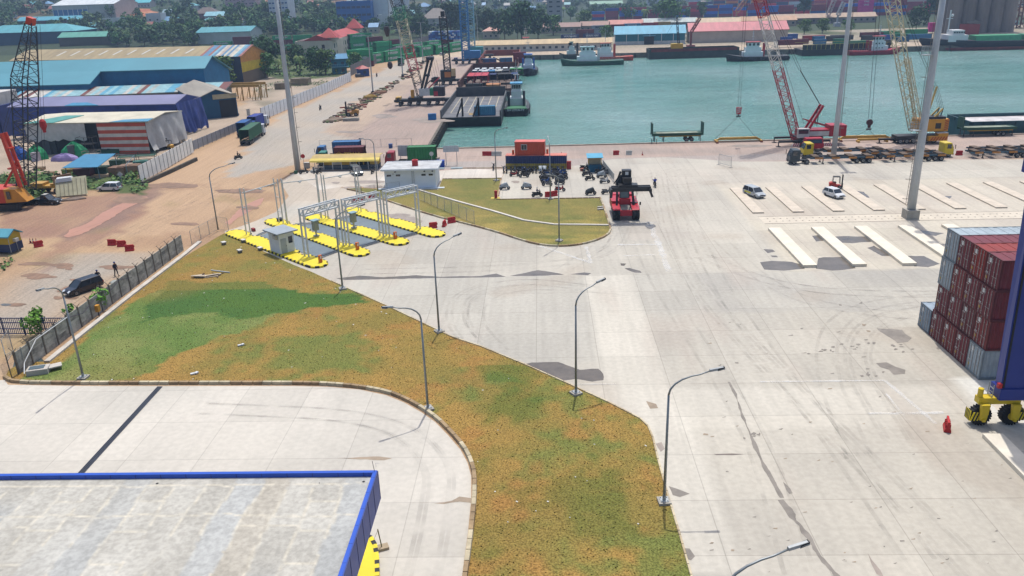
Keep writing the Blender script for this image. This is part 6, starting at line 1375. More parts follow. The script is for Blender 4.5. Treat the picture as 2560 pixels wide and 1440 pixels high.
# ---- crane on the west apron (yellow carrier, coloured boom)
o=G(990,262); Y0=260.5; r=root('lattice_crane','truck crane with yellow cab, black A frame and a boom banded red cream green','crane',(o.x,Y0,0))
carrier(r,(0,0),18,(216,170,60),-1,1.3,z=1.5,W_=2.9,n_ax=6)
mb=MB().mat(M((216,220,220),.5)); mb.box(8.2,-1.7,3.0,11.6,1.7,5.2); mb.mat(M((40,140,100),.5)); mb.box(11.603,-1.7,3.0,12.8,1.7,5.2); mb.mat(M((52,44,56),.5)); mb.box(12.803,-1.72,2.7,16.2,1.72,5.6); mb.mat(M((190,40,60),.5)); mb.box(12.9,-1.76,2.9,14.2,-1.72,4.3); mb.mat(M((206,150,50),.5)); mb.box(3.6+2,-1.9,2.5,4.6+2,-.6,4.9); mb.mat(BK); mb.box(4.6,-1.8,2.1,9,1.8,2.6); mb.build('superstructure',None,r)
foot=V(1052,238,Y0); tip=V(980,-40,Y0); cr_=M((206,60,80),.5); mb=MB(); lattice(mb,foot,tip,2.2,3.4,26,.2,mats=[BK,BK,cr_,cr_,CB,CB,M((40,150,110),.5),BK,BK],up=Vector((0,1,0))); rel(mb,'boom',r)
mb=MB().mat(BK)
for s in (-1.2,1.2): mb.bar(Vector((V(1050,240,Y0).x,Y0+s,V(1050,240,Y0).z)),Vector((V(1071,147,Y0).x,Y0+s,V(1071,147,Y0).z)),.5); mb.bar(Vector((V(1058,240,Y0).x,Y0+s,3)),Vector((V(1081,147,Y0).x,Y0+s,V(1081,147,Y0).z)),.5)
mb.bar(V(1066,146,Y0),V(1084,146,Y0),2.4,1.0); mb.bar(V(1060,188,Y0),V(1074,188,Y0),2.0,.6); mb.mat(cr_)
for s in (-1,1): mb.bar(Vector((V(1066,228,Y0).x,Y0+s,4.5)),Vector((V(1098,194,Y0).x,Y0+s,V(1098,194,Y0).z)),.4)
mb.mat(BK); mb.bar(V(1098,194,Y0),(V(1098,194,Y0).x,Y0,5.5),.2); mb.bar(V(1090,192,Y0),V(1090,200,Y0),1.4,1.4); rel(mb,'back_mast',r)
mb=MB().mat(DSTEEL); ropes(mb,V(1081,150,Y0),V(1091,192,Y0),4,.8,.06); ropes(mb,V(1070,140,Y0),tip,2,1,.07); hk=V(975,163,Y0+8); ropes(mb,V(969,-40,Y0+8),hk,1,.3,.1); rel(mb,'hoist_rope',r)
mb=MB().mat(M((70,50,50),.5)); k_=V(967,75,Y0+8); mb.tube([k_+Vector((0,0,1)),k_,k_-Vector((0,0,2))],[.8,1,.4],8); mb.ball(hk,.9,8,5,1.4); rel(mb,'hook_block',r)
# black boom crane beyond
o=G(1078,212); Y0=o.y; r=root('lattice_crane','truck crane with a near vertical black lattice boom on the west apron','crane',(o.x,Y0,0))
carrier(r,(0,0),15,(60,40,40),-1,1.2,z=1.5,n_ax=5)
mb=MB().mat(M((40,42,46),.6)); mb.box(4,-1.8,2.3,9.5,1.8,5.4); mb.mat(M((210,130,60),.5)); mb.box(5.6,-1.86,2.8,8,-1.81,4.8); mb.mat(M((214,190,140),.5)); mb.box(8.2,-1.9,3.2,9.7,-.6,6); mb.build('superstructure',None,r)
mb=MB(); lattice(mb,V(1120,190,Y0),V(1107,40,Y0),2.3,2.6,22,.28,mats=[BK],up=Vector((0,1,0))); mb.mat(BK); mb.bar(V(1107,42,Y0),V(1106,28,Y0),1.6,1.4); rel(mb,'boom',r)
mb=MB().mat(BK); mb.bar((15,0,1.8),(17.5,0,0),.4); mb.bar((-.2,0,1.6),(-2,0,0),.4); mb.build('outrigger',None,r)
# blue cranes
o=G(1130,160); Y0=o.y; CBL=M((50,130,190),.5); CBL2=M((150,200,220),.5)
r=root('lattice_crane','bright blue lattice boom crane standing at the inner end of the quay','crane',(o.x,Y0,0)); carrier(r,(0,0),20,(30,60,120),-1,2,z=1.7,n_ax=6)
mb=MB().mat(CBL); mb.box(6,-2,2.5,14,2,6); mb.mat(BK); mb.bar((20,0,2.5),(25,0,.2),.6); mb.build('superstructure',None,r)
mb=MB(); lattice(mb,V(1166,150,Y0),V(1156,-30,Y0),3.6,3.6,22,.45,mats=[CBL],up=Vector((0,1,0))); rel(mb,'boom',r)
o=G(1165,148); Y0=o.y; r=root('lattice_crane','pale blue lattice crane just right of the bright blue crane','crane',(o.x,Y0,0)); carrier(r,(0,0),14,(40,110,140),-1,1,z=1.7,n_ax=4)
mb=MB().mat(M((70,160,160),.5)); mb.box(2,-2,2.5,9,2,6); mb.build('superstructure',None,r); mb=MB(); lattice(mb,V(1180,140,Y0),V(1172,-40,Y0),3.4,3.4,22,.4,mats=[CBL2],up=Vector((0,1,0))); rel(mb,'boom',r)
# ---- crawler crane at the far left
o=G(20,520); Y0=o.y; r=root('crawler_crane','orange and yellow crawler crane with black lattice boom at the left edge','crane',(o.x,Y0,0)); CO=M((214,66,34),.5,var=.08)
mb=MB().mat(BK); mb.box(-5,-2.6,0,3.6,-1.5,1.2); mb.box(-5,1.5,0,3.6,2.6,1.2); mb.box(-3,-1.5,.4,2.6,1.5,1.2)
for k in range(14): mb.box(-4.9+k*.6,-2.66,.02,-4.6+k*.6,-2.6,1.22)
mb.build('track',None,r)
mb=MB().mat(CO); mb.box(-6,-2.4,1.5,1.6,2,4.0); mb.mat(M((222,150,40),.5)); mb.hexa([(1.61,-2.4,1.5),(5.2,-2.0,1.6),(5.2,.3,1.6),(1.61,.3,1.5)],[(1.61,-2.4,4.0),(3.6,-2.2,3.9),(3.6,.2,3.9),(1.61,.2,4.0)]); mb.mat(GLASS); mb.box(2.0,-2.45,2.2,2.7,-2.38,3.6); mb.build('superstructure',None,r)
mb=MB().mat(BK); mb.mat(M((60,40,20))); mb.box(-3,-2.43,1.8,0,-2.401,2.2); mb.build('lettering_band',None,r)
mb=MB(); ft=V(66,470,Y0+1.0); tp=V(76,62,Y0+14); lattice(mb,ft,V(62,200,Y0+9),2.2,3.2,15,.17,mats=[BK],up=Vector((0,1,0))); lattice(mb,V(62,200,Y0+9),tp,3.2,1.3,9,.15,mats=[BK],up=Vector((0,1,0))); mb.mat(CO); mb.bar(tp,V(78,44,Y0+14),1.3,1.2); rel(mb,'boom',r)
mb=MB().mat(CO)
for s in (-.8,.8): mb.bar(Vector((V(60,470,Y0).x,Y0+s,4)),Vector((V(8,332,Y0).x,Y0+s*.7,V(8,332,Y0).z)),.5)
mb.bar(V(18,370,Y0),V(30,370,Y0),1.6,.25); mb.bar(V(25,420,Y0),V(45,420,Y0),1.6,.25); mb.bar(V(10,470,Y0),V(45,400,Y0),.3); rel(mb,'back_mast',r)
mb=MB().mat(BLK); ropes(mb,V(76,80,Y0+14),V(8,335,Y0),2,.5,.05); ropes(mb,V(96,62,Y0+14),V(107,300,Y0+12),2,.6,.05); ropes(mb,V(107,320,Y0+12),V(109,420,Y0+12),2,.5,.04); rel(mb,'hoist_rope',r)
mb=MB().mat(M((196,36,30),.5)); k_=V(107,310,Y0+12); mb.tube([k_+Vector((0,0,.9)),k_+Vector((0,0,.5)),k_-Vector((0,0,.4)),k_-Vector((0,0,1.2)),k_-Vector((0,0,1.6))],[.3,.6,.65,.3,.3],10); rel(mb,'hook_block',r)
# yellow flatbed carrier behind it
o=G(70,498); r=root('truck_carrier','yellow truck carrier chassis standing behind the black pickup','truck',(o.x+2,o.y+5,0)); mb=MB().mat(M((206,158,60),.5,var=.2)); mb.box(-4,-1.3,1.2,4.5,1.3,1.6); mb.box(-3.5,-1.2,1.6,-1,1.2,2.1); mb.box(.4,-1,1.6,3.2,1,1.95); mb.build('deck',None,r)
for x in (-3,-1.5,1.5,2.8,4):
    for s in (-1,1): wheel_part(r,x,s*1.15,.55,.4,side=s)
# ---- trucks
def load_c(rgb,L_=12.19,H_=2.7,txt=None,tc=None,x0=None,dfn=2):
    def f(r,Lt,dz):
        c=container(L_,H_,rgb,1,doorrgb=rgb); 
        xo=-L_/2+.1 if x0 is None else x0
        for o in list(kids(c)): pass
        for o in [q for q in bpy.data.objects if q.parent==c]:
            o.parent=r; o.name='container'; o.location=(xo,0,dz)
        bpy.data.objects.remove(c)
        if txt: text(txt,1.15,'lettering',M(tc,.5),r,(xo-.75,1.33,dz+H_*.45),(math.pi/2,0,math.pi),.02,'CENTER',.03)
        if txt:
            mb=MB().mat(M(tc,.5)); n_=5
            for k in range(n_):
                a,b_=math.radians(90+72*k),math.radians(90+72*(k+1)); mb.bar((xo+2.1+.6*math.cos(a),1.33,dz+H_*.45+.6*math.sin(a)),(xo+2.1+.6*math.cos(b_),1.33,dz+H_*.45+.6*math.sin(b_)),.03,.1)
            ez=dz+H_*.45; [mb.bar((xo+2.1+p_[0],1.34,ez+p_[1]),(xo+2.1+q_[0],1.34,ez+q_[1]),.03,.08) for p_,q_ in (((0,-.3),(.28,0)),((.28,0),(0,.3)),((0,.3),(-.28,0)),((-.28,0),(0,-.3)))]; mb.build('emblem',None,r)
    return f
def tput(o,px,py,rz,z=0): p=G(px,py); o.location=(p.x,p.y,z); o.rotation_euler=(0,0,rz); return o
tput(truck('container_truck','green cabbed truck carrying a maroon lettered container behind the kiosk','truck',(40,130,110),load_c((112,34,44),6.5,2.7,'TEMAS',(216,160,60)),L_=7.5),842,411,math.pi); 
# mirrored lettering is avoided: the container's far side faces the camera, so turn the lettering round
tput(truck('container_truck','blue cabbed truck with a blue container behind the maroon one','truck',(34,110,170),load_c((50,116,176),6.06,2.7),L_=7),838,396,math.pi)
tput(truck('container_truck','red cabbed truck with a dark green container behind the pale sign board','truck',(176,34,52),load_c((30,124,62),6.06,2.7,x0=-3.9),L_=7.5),1012,411,math.pi)
tput(truck('container_truck','truck hauling a dark green container away on the wide road','truck',(220,224,226),load_c((36,104,70))),645,342,math.radians(94)); tput(truck('container_truck','truck with bright blue trailer front beside the green container truck','truck',(40,90,170),load_c((40,110,176),6.06),L_=6.5),622,334,math.radians(93))
tput(truck('container_truck','blue truck with white cab against the white fence','truck',(226,230,232),load_c((60,84,170),6.06),L_=6.5),652,318,math.radians(88))
tput(truck('container_truck','green container truck driving up the far road','truck',(220,224,226),load_c((40,158,108),6.06),L_=6.5),1004,162,math.radians(94)); tput(truck('container_truck','dark blue container truck far up the road','truck',(200,204,206),load_c((48,66,104),6.06),L_=6.5),1048,138,math.radians(93)); tput(truck('container_truck','navy container truck coming through the mosaic gate','truck',(226,228,228),load_c((44,60,110))),1122,127,math.radians(-90))
def bare(label,px,py,rz,cabrgb,has_cab=True,cat='truck'):
    def ld(r,L_,dz):
        if not has_cab: pass
        for k in range(4):
            x=-L_+1+k*(L_-2)/3.2
            for s in (-1,1): MB().mat(M((206,138,60),.5)).box(x-.8,s*1.235-.025,dz-.35,x+.8,s*1.235+.025,dz).build('reflector_panel',None,r)
        mb=MB().mat(M((46,84,104),.6)); mb.box(-L_,-1.2,dz-.3,0,-1.05,dz-.02); mb.box(-L_,1.05,dz-.3,0,1.2,dz-.02); mb.build('side_rail',None,r)
        for k in range(4): x=-L_+1.2+k*(L_-2)/3.1; MB().mat(M((104,84,66),.8)).box(x-.6,-1.2,dz,x+.6,1.2,dz+.22).build('cross_bolster',None,r)
        for s in (-.9,.9): mb=MB().mat(DSTEEL); mb.bar((-2.6,s,dz-.3),(-2.6,s,.15),.15); mb.cb(-2.6,s,.05,.4,.3,.1); mb.build('landing_leg',None,r)
    return tput(truck('flatbed_truck' if has_cab else 'skeletal_trailer',label,cat,cabrgb,ld,12.6,1.35,'empty skeletal trailers on the quay',has_cab),px,py,rz)
bare('dark grey cabbed truck with an empty skeletal trailer, nearest on the quay',2020,408,math.pi,(62,74,78)); bare('yellow cabbed truck behind the dark grey one on the quay',2052,390,math.pi,(236,206,44))
bare('yellow cabbed truck with an empty trailer right of the thick mast',2325,391,0,(236,206,44)); bare('parked skeletal trailer without a cab beside the thick mast',2198,403,math.pi,0,False,'trailer'); bare('empty skeletal trailer at the far right of the quay, nearer one',2417,394,math.pi,0,False,'trailer'); bare('empty skeletal trailer at the far right of the quay, farther one',2420,386,math.pi,0,False,'trailer')
# ---- flat racks on low trailers
def flatrack(label,px0,px1,py,name='flat_rack',ends=(1,1)):
    p,q=G(px0,py),G(px1,py); L_=(q-p).length; r=root('flat_rack',label,'flat rack',(p.x,p.y,0),0,'green flat racks on trailers'); m=M((34,84,62),.6,var=.2)
    mb=MB().mat(m); mb.box(0,-.1,1.5,L_,0,2.1); mb.box(0,2.4,1.5,L_,2.5,2.1); mb.box(0,0,1.9,L_,2.4,2.0); mb.mat(M((150,160,140),.8,var=.3)); mb.box(L_*.1,.1,2.0,L_*.9,2.3,2.04); mb.build('deck',None,r)
    for k,x in enumerate((0,L_-.25)):
        if ends[k]: MB().mat(m).box(x,-.1,2.1,x+.25,2.5,4.4).build('end_wall',None,r)
    mb=MB().mat(M((196,160,50),.6,var=.2)); mb.box(L_*.15,.3,1.2,L_*.95,2.1,1.49); mb.build('trailer_frame',None,r)
    for x in (L_*.68,L_*.78):
        for s in (.3,2.0): wheel_part(r,x,s,.5,.4,side=-1)
    for x in (L_*.06,L_*.24,L_*.95):
        for y in (.4,2): MB().mat(DSTEEL).bar((x,y,0),(x,y,1.5),.16).build('landing_leg',None,r)
flatrack('green flat rack on a low trailer standing alone on the quay edge',1629,1760,357); flatrack('green flat rack on a trailer at the right end of the quay',2402,2548,343,ends=(1,0))
p=G(1738,352); tag(MB().mat(M((120,60,56))).cyl(p.x+1.8,p.y+1.6,2.05,3.6,.3,10).build('gas_cylinder'),'dark red cylinder standing on the lone flat rack','cylinder')
# open top blue barge at right behind
def hullbox(label,x0,x1,y0,y1,zt,rgbo,rgbi,name='open_barge',cat='barge',zd=-.5,wt=.35,front=1.0):
    r=root(name,label,cat,(x0,y0,0)); W_,D_=x1-x0,y1-y0; mb=MB().mat(M(rgbo,.7,var=.25,sc=.3)); mb.box(0,0,-3.6,W_,D_,zd)
    for b_ in ((0,0,W_,wt),(0,D_-wt,W_,D_),(0,wt,wt,D_-wt),(W_-wt,wt,W_,D_-wt)): mb.box(b_[0],b_[1],zd+.002,b_[2],b_[3],zt if b_[1]>0 or b_[0]>0 else zd+(zt-zd)*front)
    mb.build('hull',None,r); MB().mat(M(rgbi,.8,var=.25,sc=.4)).box(wt,wt,zd+.002,W_-wt,D_-wt,zd+.05).build('deck',None,r)
    mb=MB().mat(M(tuple(int(v*.8) for v in rgbo),.7,var=.3))
    for k in range(int(W_/2.4)): mb.box(k*2.4+.3,-.12,zd,k*2.4+.5,-.002,zt)
    for k in range(int(D_/2.4)): mb.box(-.12,k*2.4+.3,zd,-.002,k*2.4+.5,zt)
    mb.build('rib',None,r); return r
p=G(2490,318,2.5); hullbox('dark teal open hold barge with pale covers at the right end of the quay',p.x-2,p.x+40,188.5,200,2.6,(40,84,92),(220,214,212),zd=1.8)
# ---- barges along the west quay
def kitput(c,L_,loc,rz,l,g,H_=2.6,det=1): return ck(c,L_,H_,det).put(loc,rz,l,group=g)
# B1 empty deck barge
xb0,xb1=G(1103,300,-.5).x,G(1252,300,-.5).x; yb0,yb1=G(1180,293,.3).y,G(1200,240,.3).y
r=root('deck_barge','empty dark deck barge with white lane lines moored nearest on the west quay','barge',(xb0,yb0,0)); W_,D_=xb1-xb0,yb1-yb0
mb=MB().mat(M((46,48,52),.7,var=.3,sc=.3)); mb.hexa([(0,1.5,-3.2),(W_,1.5,-3.2),(W_,D_,-3.2),(0,D_,-3.2)],[(0,0,.3),(W_,0,.3),(W_,D_,.3),(0,D_,.3)]); mb.build('hull',None,r)
mb=MB().mat(M((112,112,116),.6,var=.35,sc=.25)); mb.box(.3,.3,.3,W_-.3,D_-.3,.34); mb.build('deck',None,r)
mb=MB().mat(M((226,214,180),.7,var=.2))
for k in range(6): mb.box(2+k*(W_-4)/5.2,D_*.18,.345,2.18+k*(W_-4)/5.2,D_-2,.355)
for y in (D_*.18,D_*.5,D_*.8): mb.box(2,y,.345,W_-2.5,y+.2,.356)
mb.mat(M((206,160,50),.8,var=.4)); mb.box(W_*.45,D_*.1,.346,W_*.82,D_*.15,.357); mb.build('deck_marking',None,r)
mb=MB().mat(M((84,86,88),.7,var=.25,sc=.4)); mb.box(0,0,.34,.35,D_,2.4); mb.box(W_-.35,D_*.02,.34,W_,D_,1.9); mb.box(.35,D_-.4,.34,W_-.35,D_,3.4); mb.build('side_wall',None,r)
mb=MB().mat(BLK)
for x in (W_*.36,W_*.63): mb.bar((x,2,.3),(x,2,5.4),.5); mb.bar((x,2,4.5),(x-1.6,.8,.4),.35)
mb.build('ramp_post',None,r)
ck((60,130,170),6.06,2.6,1).put((xb0+W_*.73,yb0+3.2,.36),0,'small blue container standing alone on the empty deck barge')
# B2 loaded barge
xc0,xc1=G(1150,222,0).x,G(1288,222,0).x; yc0,yc1=G(1200,226,.3).y,G(1200,172,1).y
r=hullbox('rust brown barge loaded with containers and vehicles along the west quay',xc0,xc1,yc0+3,yc1,3.2,(104,60,48),(120,100,90),zd=0,front=.12)
Wc=xc1-xc0
mb=MB().mat(M((58,56,54),.8)); mb.box(2.5,.8,0,8.5,3.0,2.2); mb.build('bulkhead',None,r)
mb=MB().mat(M((206,140,90),.8,var=.3)); mb.box(9.8,.6,.05,15,5,1.8); mb.build('cargo_pile',None,r)
g='containers stowed on the loaded barge'
dd=(yc1-yc0)
for k,(c,nm_) in enumerate((((206,52,72),'red pink'),((44,66,120),'dark blue'),((60,60,62),'black'),((50,80,140),'blue'))):
    for j in range((3,1,2,1)[k]):
        x=xc0+1.9+{0:0,1:8.2,2:11.2,3:16.4}[k]+j*2.6; kitput(c,6.06 if k else 12.19,(x+1.5,yc0+dd*.30+(0 if k<2 else .3),1.2),math.pi/2,'%s container in the front row on the loaded barge%s'%(nm_,'' if (3,1,2,1)[k]==1 else (', left one' if j==0 else (', right one' if k or j==2 else ', middle one'))),g)
for k,(c,nm_) in enumerate((((232,234,234),'white'),((60,140,190),'sky blue'),((214,214,204),'cream'),((56,60,70),'charcoal'),((40,150,70),'green'),((40,150,72),'far green'))):
    kitput(c,6.06,(xc0+7.6+k*2.75,yc0+dd*(.52 if k<4 else .6),.9),math.pi/2,'%s container in the second row on the loaded barge'%nm_,g)
vk=Kit(car('white truck on the loaded barge',(228,232,234),'suv'))
for k in range(7): vk.put((xc0+3.5+k*2.9,yc0+dd*.74,.9),math.pi/2,'white vehicle, %s in the back row on the loaded barge'%PN[k],1.3,'white vehicles parked on the loaded barge')
for k in range(5): vk.put((xc0+3.0+k*2.6,yc0+dd*.64,.9),math.pi/2,'white vehicle, %s in the inner row on the loaded barge'%PN[k],1.3,'white vehicles parked on the loaded barge')
# B3 far empty barge
xd0,xd1=G(1197,165,0).x,G(1295,165,0).x; yd0,yd1=G(1220,163,.3).y,G(1240,135,1).y
hullbox('open rust red and grey barge at the inner corner of the basin',xd0,xd1,yd0,yd1,3.0,(150,72,58),(196,176,152),zd=0,front=.5)
kitput((48,86,140),6.06,(xd0+5,yd0+5,.3),0,'dark blue container at the left on the inner corner barge','containers on the inner barge'); kitput((44,110,150),6.06,(xd0+12.5,yd0+6,.3),0,'teal blue container at the middle on the inner corner barge','containers on the inner barge'); ck((140,40,56),6.06,5.0,1).put((xd0+19,yd0+6,.3),0,'tall maroon box at the right on the inner corner barge')
# ---- tugs and vessels (bow on +X of the local frame)
def hull(mb,L_,B_,zk,zd,bowz=1.0,m=None,sheer=None):
    st=[(0,.80),(.06,.95),(.3,1),(.7,.98),(.85,.75),(.94,.42),(1,.06)]; o=[]; n_=len(st)
    for k,(f,w) in enumerate(st):
        z=zd+bowz*max(0,(f-.55)/.45)**2+.3*max(0,.15-f)/.15
        o.append([(f*L_*.97-.0,-w*B_*.36,zk),(f*L_,-w*B_/2,zd-.6+(z-zd)*.6),(f*L_,-w*B_/2,z),(f*L_,w*B_/2,z),(f*L_,w*B_/2,zd-.6+(z-zd)*.6),(f*L_*.97,w*B_*.36,zk)])
    v=[p for q in o for p in q]; F=[]
    for k in range(n_-1):
        for j in range(6): F.append((k*6+j,(k+1)*6+j,(k+1)*6+(j+1)%6,k*6+(j+1)%6))
    F.append(tuple(range(6))); F.append(tuple((n_-1)*6+j for j in range(5,-1,-1))); mb.add(v,F)
def tug(label,px,py,rz,L_,B_,hc,dc,house,accent,funnel,tyres=True,mastc=(220,222,222),dz=0,name='tugboat',cat='tugboat',twofun=True):
    p=G(px,py,-2.5); r=root(name,label,cat,(p.x,p.y,-2.5),rz); H_=M(hc,.6,var=.2,sc=.5)
    mb=MB().mat(H_); hull(mb,L_,B_,-1.2,1.9,1.5); mb.build('hull',None,r)
    mb=MB().mat(M(dc,.7,var=.15)); mb.box(L_*.05,-B_*.36,1.92,L_*.78,B_*.36,2.0); mb.build('deck',None,r)
    hm=M(house,.5,var=.06,k=.82); a,b_=L_*.42,L_*.74
    mb=MB().mat(hm); mb.box(a,-B_*.27,2.0,b_,B_*.27,4.2); mb.box(a+.8,-B_*.2,4.2,b_-1.2,B_*.2,6.2); mb.build('deckhouse',None,r)
    mb=MB().mat(hm); mb.hexa([(a+1.8,-B_*.17,6.2),(b_-2,-B_*.17,6.2),(b_-2,B_*.17,6.2),(a+1.8,B_*.17,6.2)],[(a+1.6,-B_*.2,8.4),(b_-1.8,-B_*.2,8.4),(b_-1.8,B_*.2,8.4),(a+1.6,B_*.2,8.4)]); mb.mat(M(accent,.5)); mb.box(a+1.2,-B_*.24,8.4,b_-1.4,B_*.24,8.7); mb.build('wheelhouse',None,r)
    mb=MB().mat(GLASS)
    for k in range(5):
        y=-B_*.17+B_*.34*(k+.5)/5; mb.box(a+1.5,y-.2,7.0,a+1.72,y+.2,8.1); mb.box(b_-1.95,y-.2,7.0,b_-1.7,y+.2,8.1)
    for k in range(3):
        x=a+2+k*(b_-a-3.6)/3; mb.box(x,-B_*.205,7.0,x+1,-B_*.16,8.1); mb.box(x,B_*.16,7.0,x+1,B_*.205,8.1); mb.box(x,-B_*.28,2.9,x+.5,-B_*.265,3.5); mb.box(x,-B_*.21,4.9,x+.6,-B_*.195,5.6)
    mb.build('window',None,r)
    mb=MB().mat(M(funnel,.5))
    for s in ((-1,1) if twofun else (0,)): mb.box(a-1.3,s*B_*.3-.4,2.0,a-.2,s*B_*.3+.4,6.6 if twofun else 8.0)
    mb.build('funnel',None,r)
    mb=MB().mat(M(mastc,.5)); x=(a+b_)/2
    for s in (-.5,.5): mb.bar((x,s,9.3),(x,s*.5,13.6),.16)
    mb.bar((x,-1.5,12.2),(x,1.5,12.2),.12); mb.bar((x,-1,13.4),(x,1,13.4),.12); mb.bar((x,0,13.5),(x,0,15.6),.1); mb.box(x-.4,-.9,11.0,x+.3,.9,11.2); mb.build('mast',None,r)
    if tyres:
        n_=int(L_/1.9); t0=MB().mat(M((34,34,36),.9)).tube([(0,-.15,0),(0,.15,0)],.6,10).build('tyre_fender',None,r); first=True
        for x,y,z_ in [((k+.5)/n_*L_,s*(B_/2*(1 if (k+.5)/n_<.7 else max(.15,1-((k+.5)/n_-.7)/.3*.9))+.15),0) for k in range(n_) for s in (-1,1)]+[(-.2,(k-2)*B_*.17,1.5708) for k in range(5)]:
            o=t0 if first else t0.copy(); 
            if not first: C.objects.link(o)
            first=False; o.location=(x,y,1.1); o.rotation_euler=(0,0,z_)
    mb=MB().mat(GALV); pr=None
    for k in range(9): mb.bar((L_*.05+k*L_*.045,-B_*.4,2.0),(L_*.05+k*L_*.045,-B_*.4,3.0),.06); mb.bar((L_*.05+k*L_*.045,B_*.4,2.0),(L_*.05+k*L_*.045,B_*.4,3.0),.06)
    for s in (-1,1): mb.bar((L_*.05,s*B_*.4,3.0),(L_*.41,s*B_*.4,3.0),.06)
    mb.build('railing',None,r)
    return r
t1=tug('black and green tug with pale blue wheelhouse roof beside the empty barge',1290,291,math.pi/2,22,8,(38,44,46),(60,130,90),(220,226,222),(90,176,220),(44,50,54))
text('BH LOYALTY',.9,'lettering',WHT,t1,(-.1,0,1.9),(math.pi/2,0,-math.pi/2),.02,'CENTER',.02)
MB().mat(M((40,150,80),.5)).box(.2,-3.4,2.0,.6,3.4,2.35).build('bulwark_rail',None,t1)
tug('bright blue tug with blue wheelhouse and funnels, bow towards the basin',1322,178+0,-math.pi/2,22,8,(34,40,52),(40,110,190),(214,222,228),(40,110,196),(34,100,190))
MB0=tug('red and white tug at the inner corner beside the open barge',1316,128,-math.pi/2,22,8,(70,36,44),(180,60,60),(230,226,226),(206,70,80),(200,60,70))
tug('long green hulled supply boat with white deckhouse along the far quay',1558,160,math.pi,30,8,(28,88,66),(70,110,90),(224,230,230),(180,210,214),(230,232,232),False,twofun=False,cat='boat',name='supply_boat')
tug('orange red workboat moored behind the green supply boat',1582,150,math.pi,24,6,(206,70,44),(190,120,90),(226,228,226),(206,80,60),(214,70,50),False,cat='boat',name='workboat',twofun=False)
tug('small black workboat at the left behind the green supply boat',1470,146,math.pi,15,5,(40,60,52),(90,110,90),(206,212,210),(60,120,90),(60,60,60),False,cat='boat',name='workboat',twofun=False)
tug('black tug with white house and tall red funnel along the far quay',1968,149,math.pi,29,8,(40,42,46),(60,62,66),(226,230,230),(206,60,56),(200,34,40),True,twofun=False)
tug('red hulled tug with white wheelhouse beside the railed black barge',2118,138,0,25,7,(178,32,56),(140,40,50),(220,224,226),(206,66,64),(170,30,40),False)
# far quay barges
p0,p1=G(1622,148,-2.5),G(1858,146,-2.5); r=hullbox('long barge with maroon inner sides and dark green hull along the far quay',p0.x,p1.x,p0.y-1,p0.y+11,2.2,(64,72,66),(150,70,60),zd=.4)
mb=MB().mat(M((136,52,50),.8,var=.3,sc=.4)); mb.box(1,-.14,.9,p1.x-p0.x-1,-.13,2.3); mb.build('side_plate',None,r)
p0,p1=G(2003,140,-2.5),G(2245,138,-2.5); r=hullbox('black barge with yellow top railing carrying containers along the far quay',p0.x,p1.x,p0.y-1,p0.y+13,.4,(56,58,60),(130,120,110),zd=.1)
mb=MB().mat(M((206,190,90),.6))
Wq=p1.x-p0.x
for z in (3.0,): mb.bar((0,0,z),(Wq,0,z),.14); mb.bar((0,13,z),(Wq,13,z),.14)
for k in range(20): mb.bar((k*Wq/19,0,.4),(k*Wq/19,0,3.0),.14)
mb.build('railing',None,r); mb=MB().mat(M((60,60,58),.8,var=.3)); mb.box(.2,.4,.4,Wq-.2,.6,2.7); mb.build('side_plate',None,r)
# cargo ship at the far right
p0=G(2300,127,-2.5); r=root('cargo_ship','cargo ship with green hatch covers, dark hull and white bow house at the far right','ship',(p0.x+95,p0.y-6,-2.5),math.radians(176)); mb=MB().mat(M((44,48,56),.7,var=.2)); hull(mb,96,13,.9,4.2,2); mb.build('hull',None,r); mb=MB().mat(M((150,66,62),.7,var=.25)); hull(mb,95.6,12.9,-2,1.4,0); mb.build('boot_topping',None,r)
for k in range(3): MB().mat(M((60,160,110),.6,var=.15)).hexa([(4+k*23,-5,4.2),(25+k*23,-5,4.2),(25+k*23,5,4.2),(4+k*23,5,4.2)],[(4+k*23,-4,6.8),(25+k*23,-4,6.8),(25+k*23,4,6.8),(4+k*23,4,6.8)]).build('hatch_cover',None,r)
mb=MB().mat(WHT); mb.box(75,-5,4.2,84,5,7.4); mb.box(76.5,-4,7.4,82,4,9.6); mb.build('deckhouse',None,r); mb=MB().mat(GLASS)
for k in range(5): mb.box(76.4+k*1.1,4.0,8.2,77.2+k*1.1,4.05,9.0)
mb.build('window',None,r); mb=MB().mat(WHT); mb.bar((83,0,9),(83,0,19),.5); mb.bar((81.5,0,15),(84.5,0,15),.3); mb.ball((82,0,16.5),.7,6,4); mb.build('mast',None,r)
# derrick on the far barge
p=G(1685,120,2); r=root('barge_crane','small yellow and black crawler derrick working on the maroon barge','crane',(p.x,p.y+4,.5)); mb=MB().mat(YEL); mb.box(-1,-1.5,1,5,1.5,3.4); mb.build('superstructure',None,r); mb=MB().mat(BLK); mb.box(-2,-2,0,5,2,1); mb.build('track',None,r); mb=MB(); lattice(mb,(3,0,3),(1.5,0,16),.9,.7,10,.22,mats=[BLK]); mb.mat(BLK); mb.bar((1.5,0,16),(-6,0,4),.1); mb.build('boom',None,r)
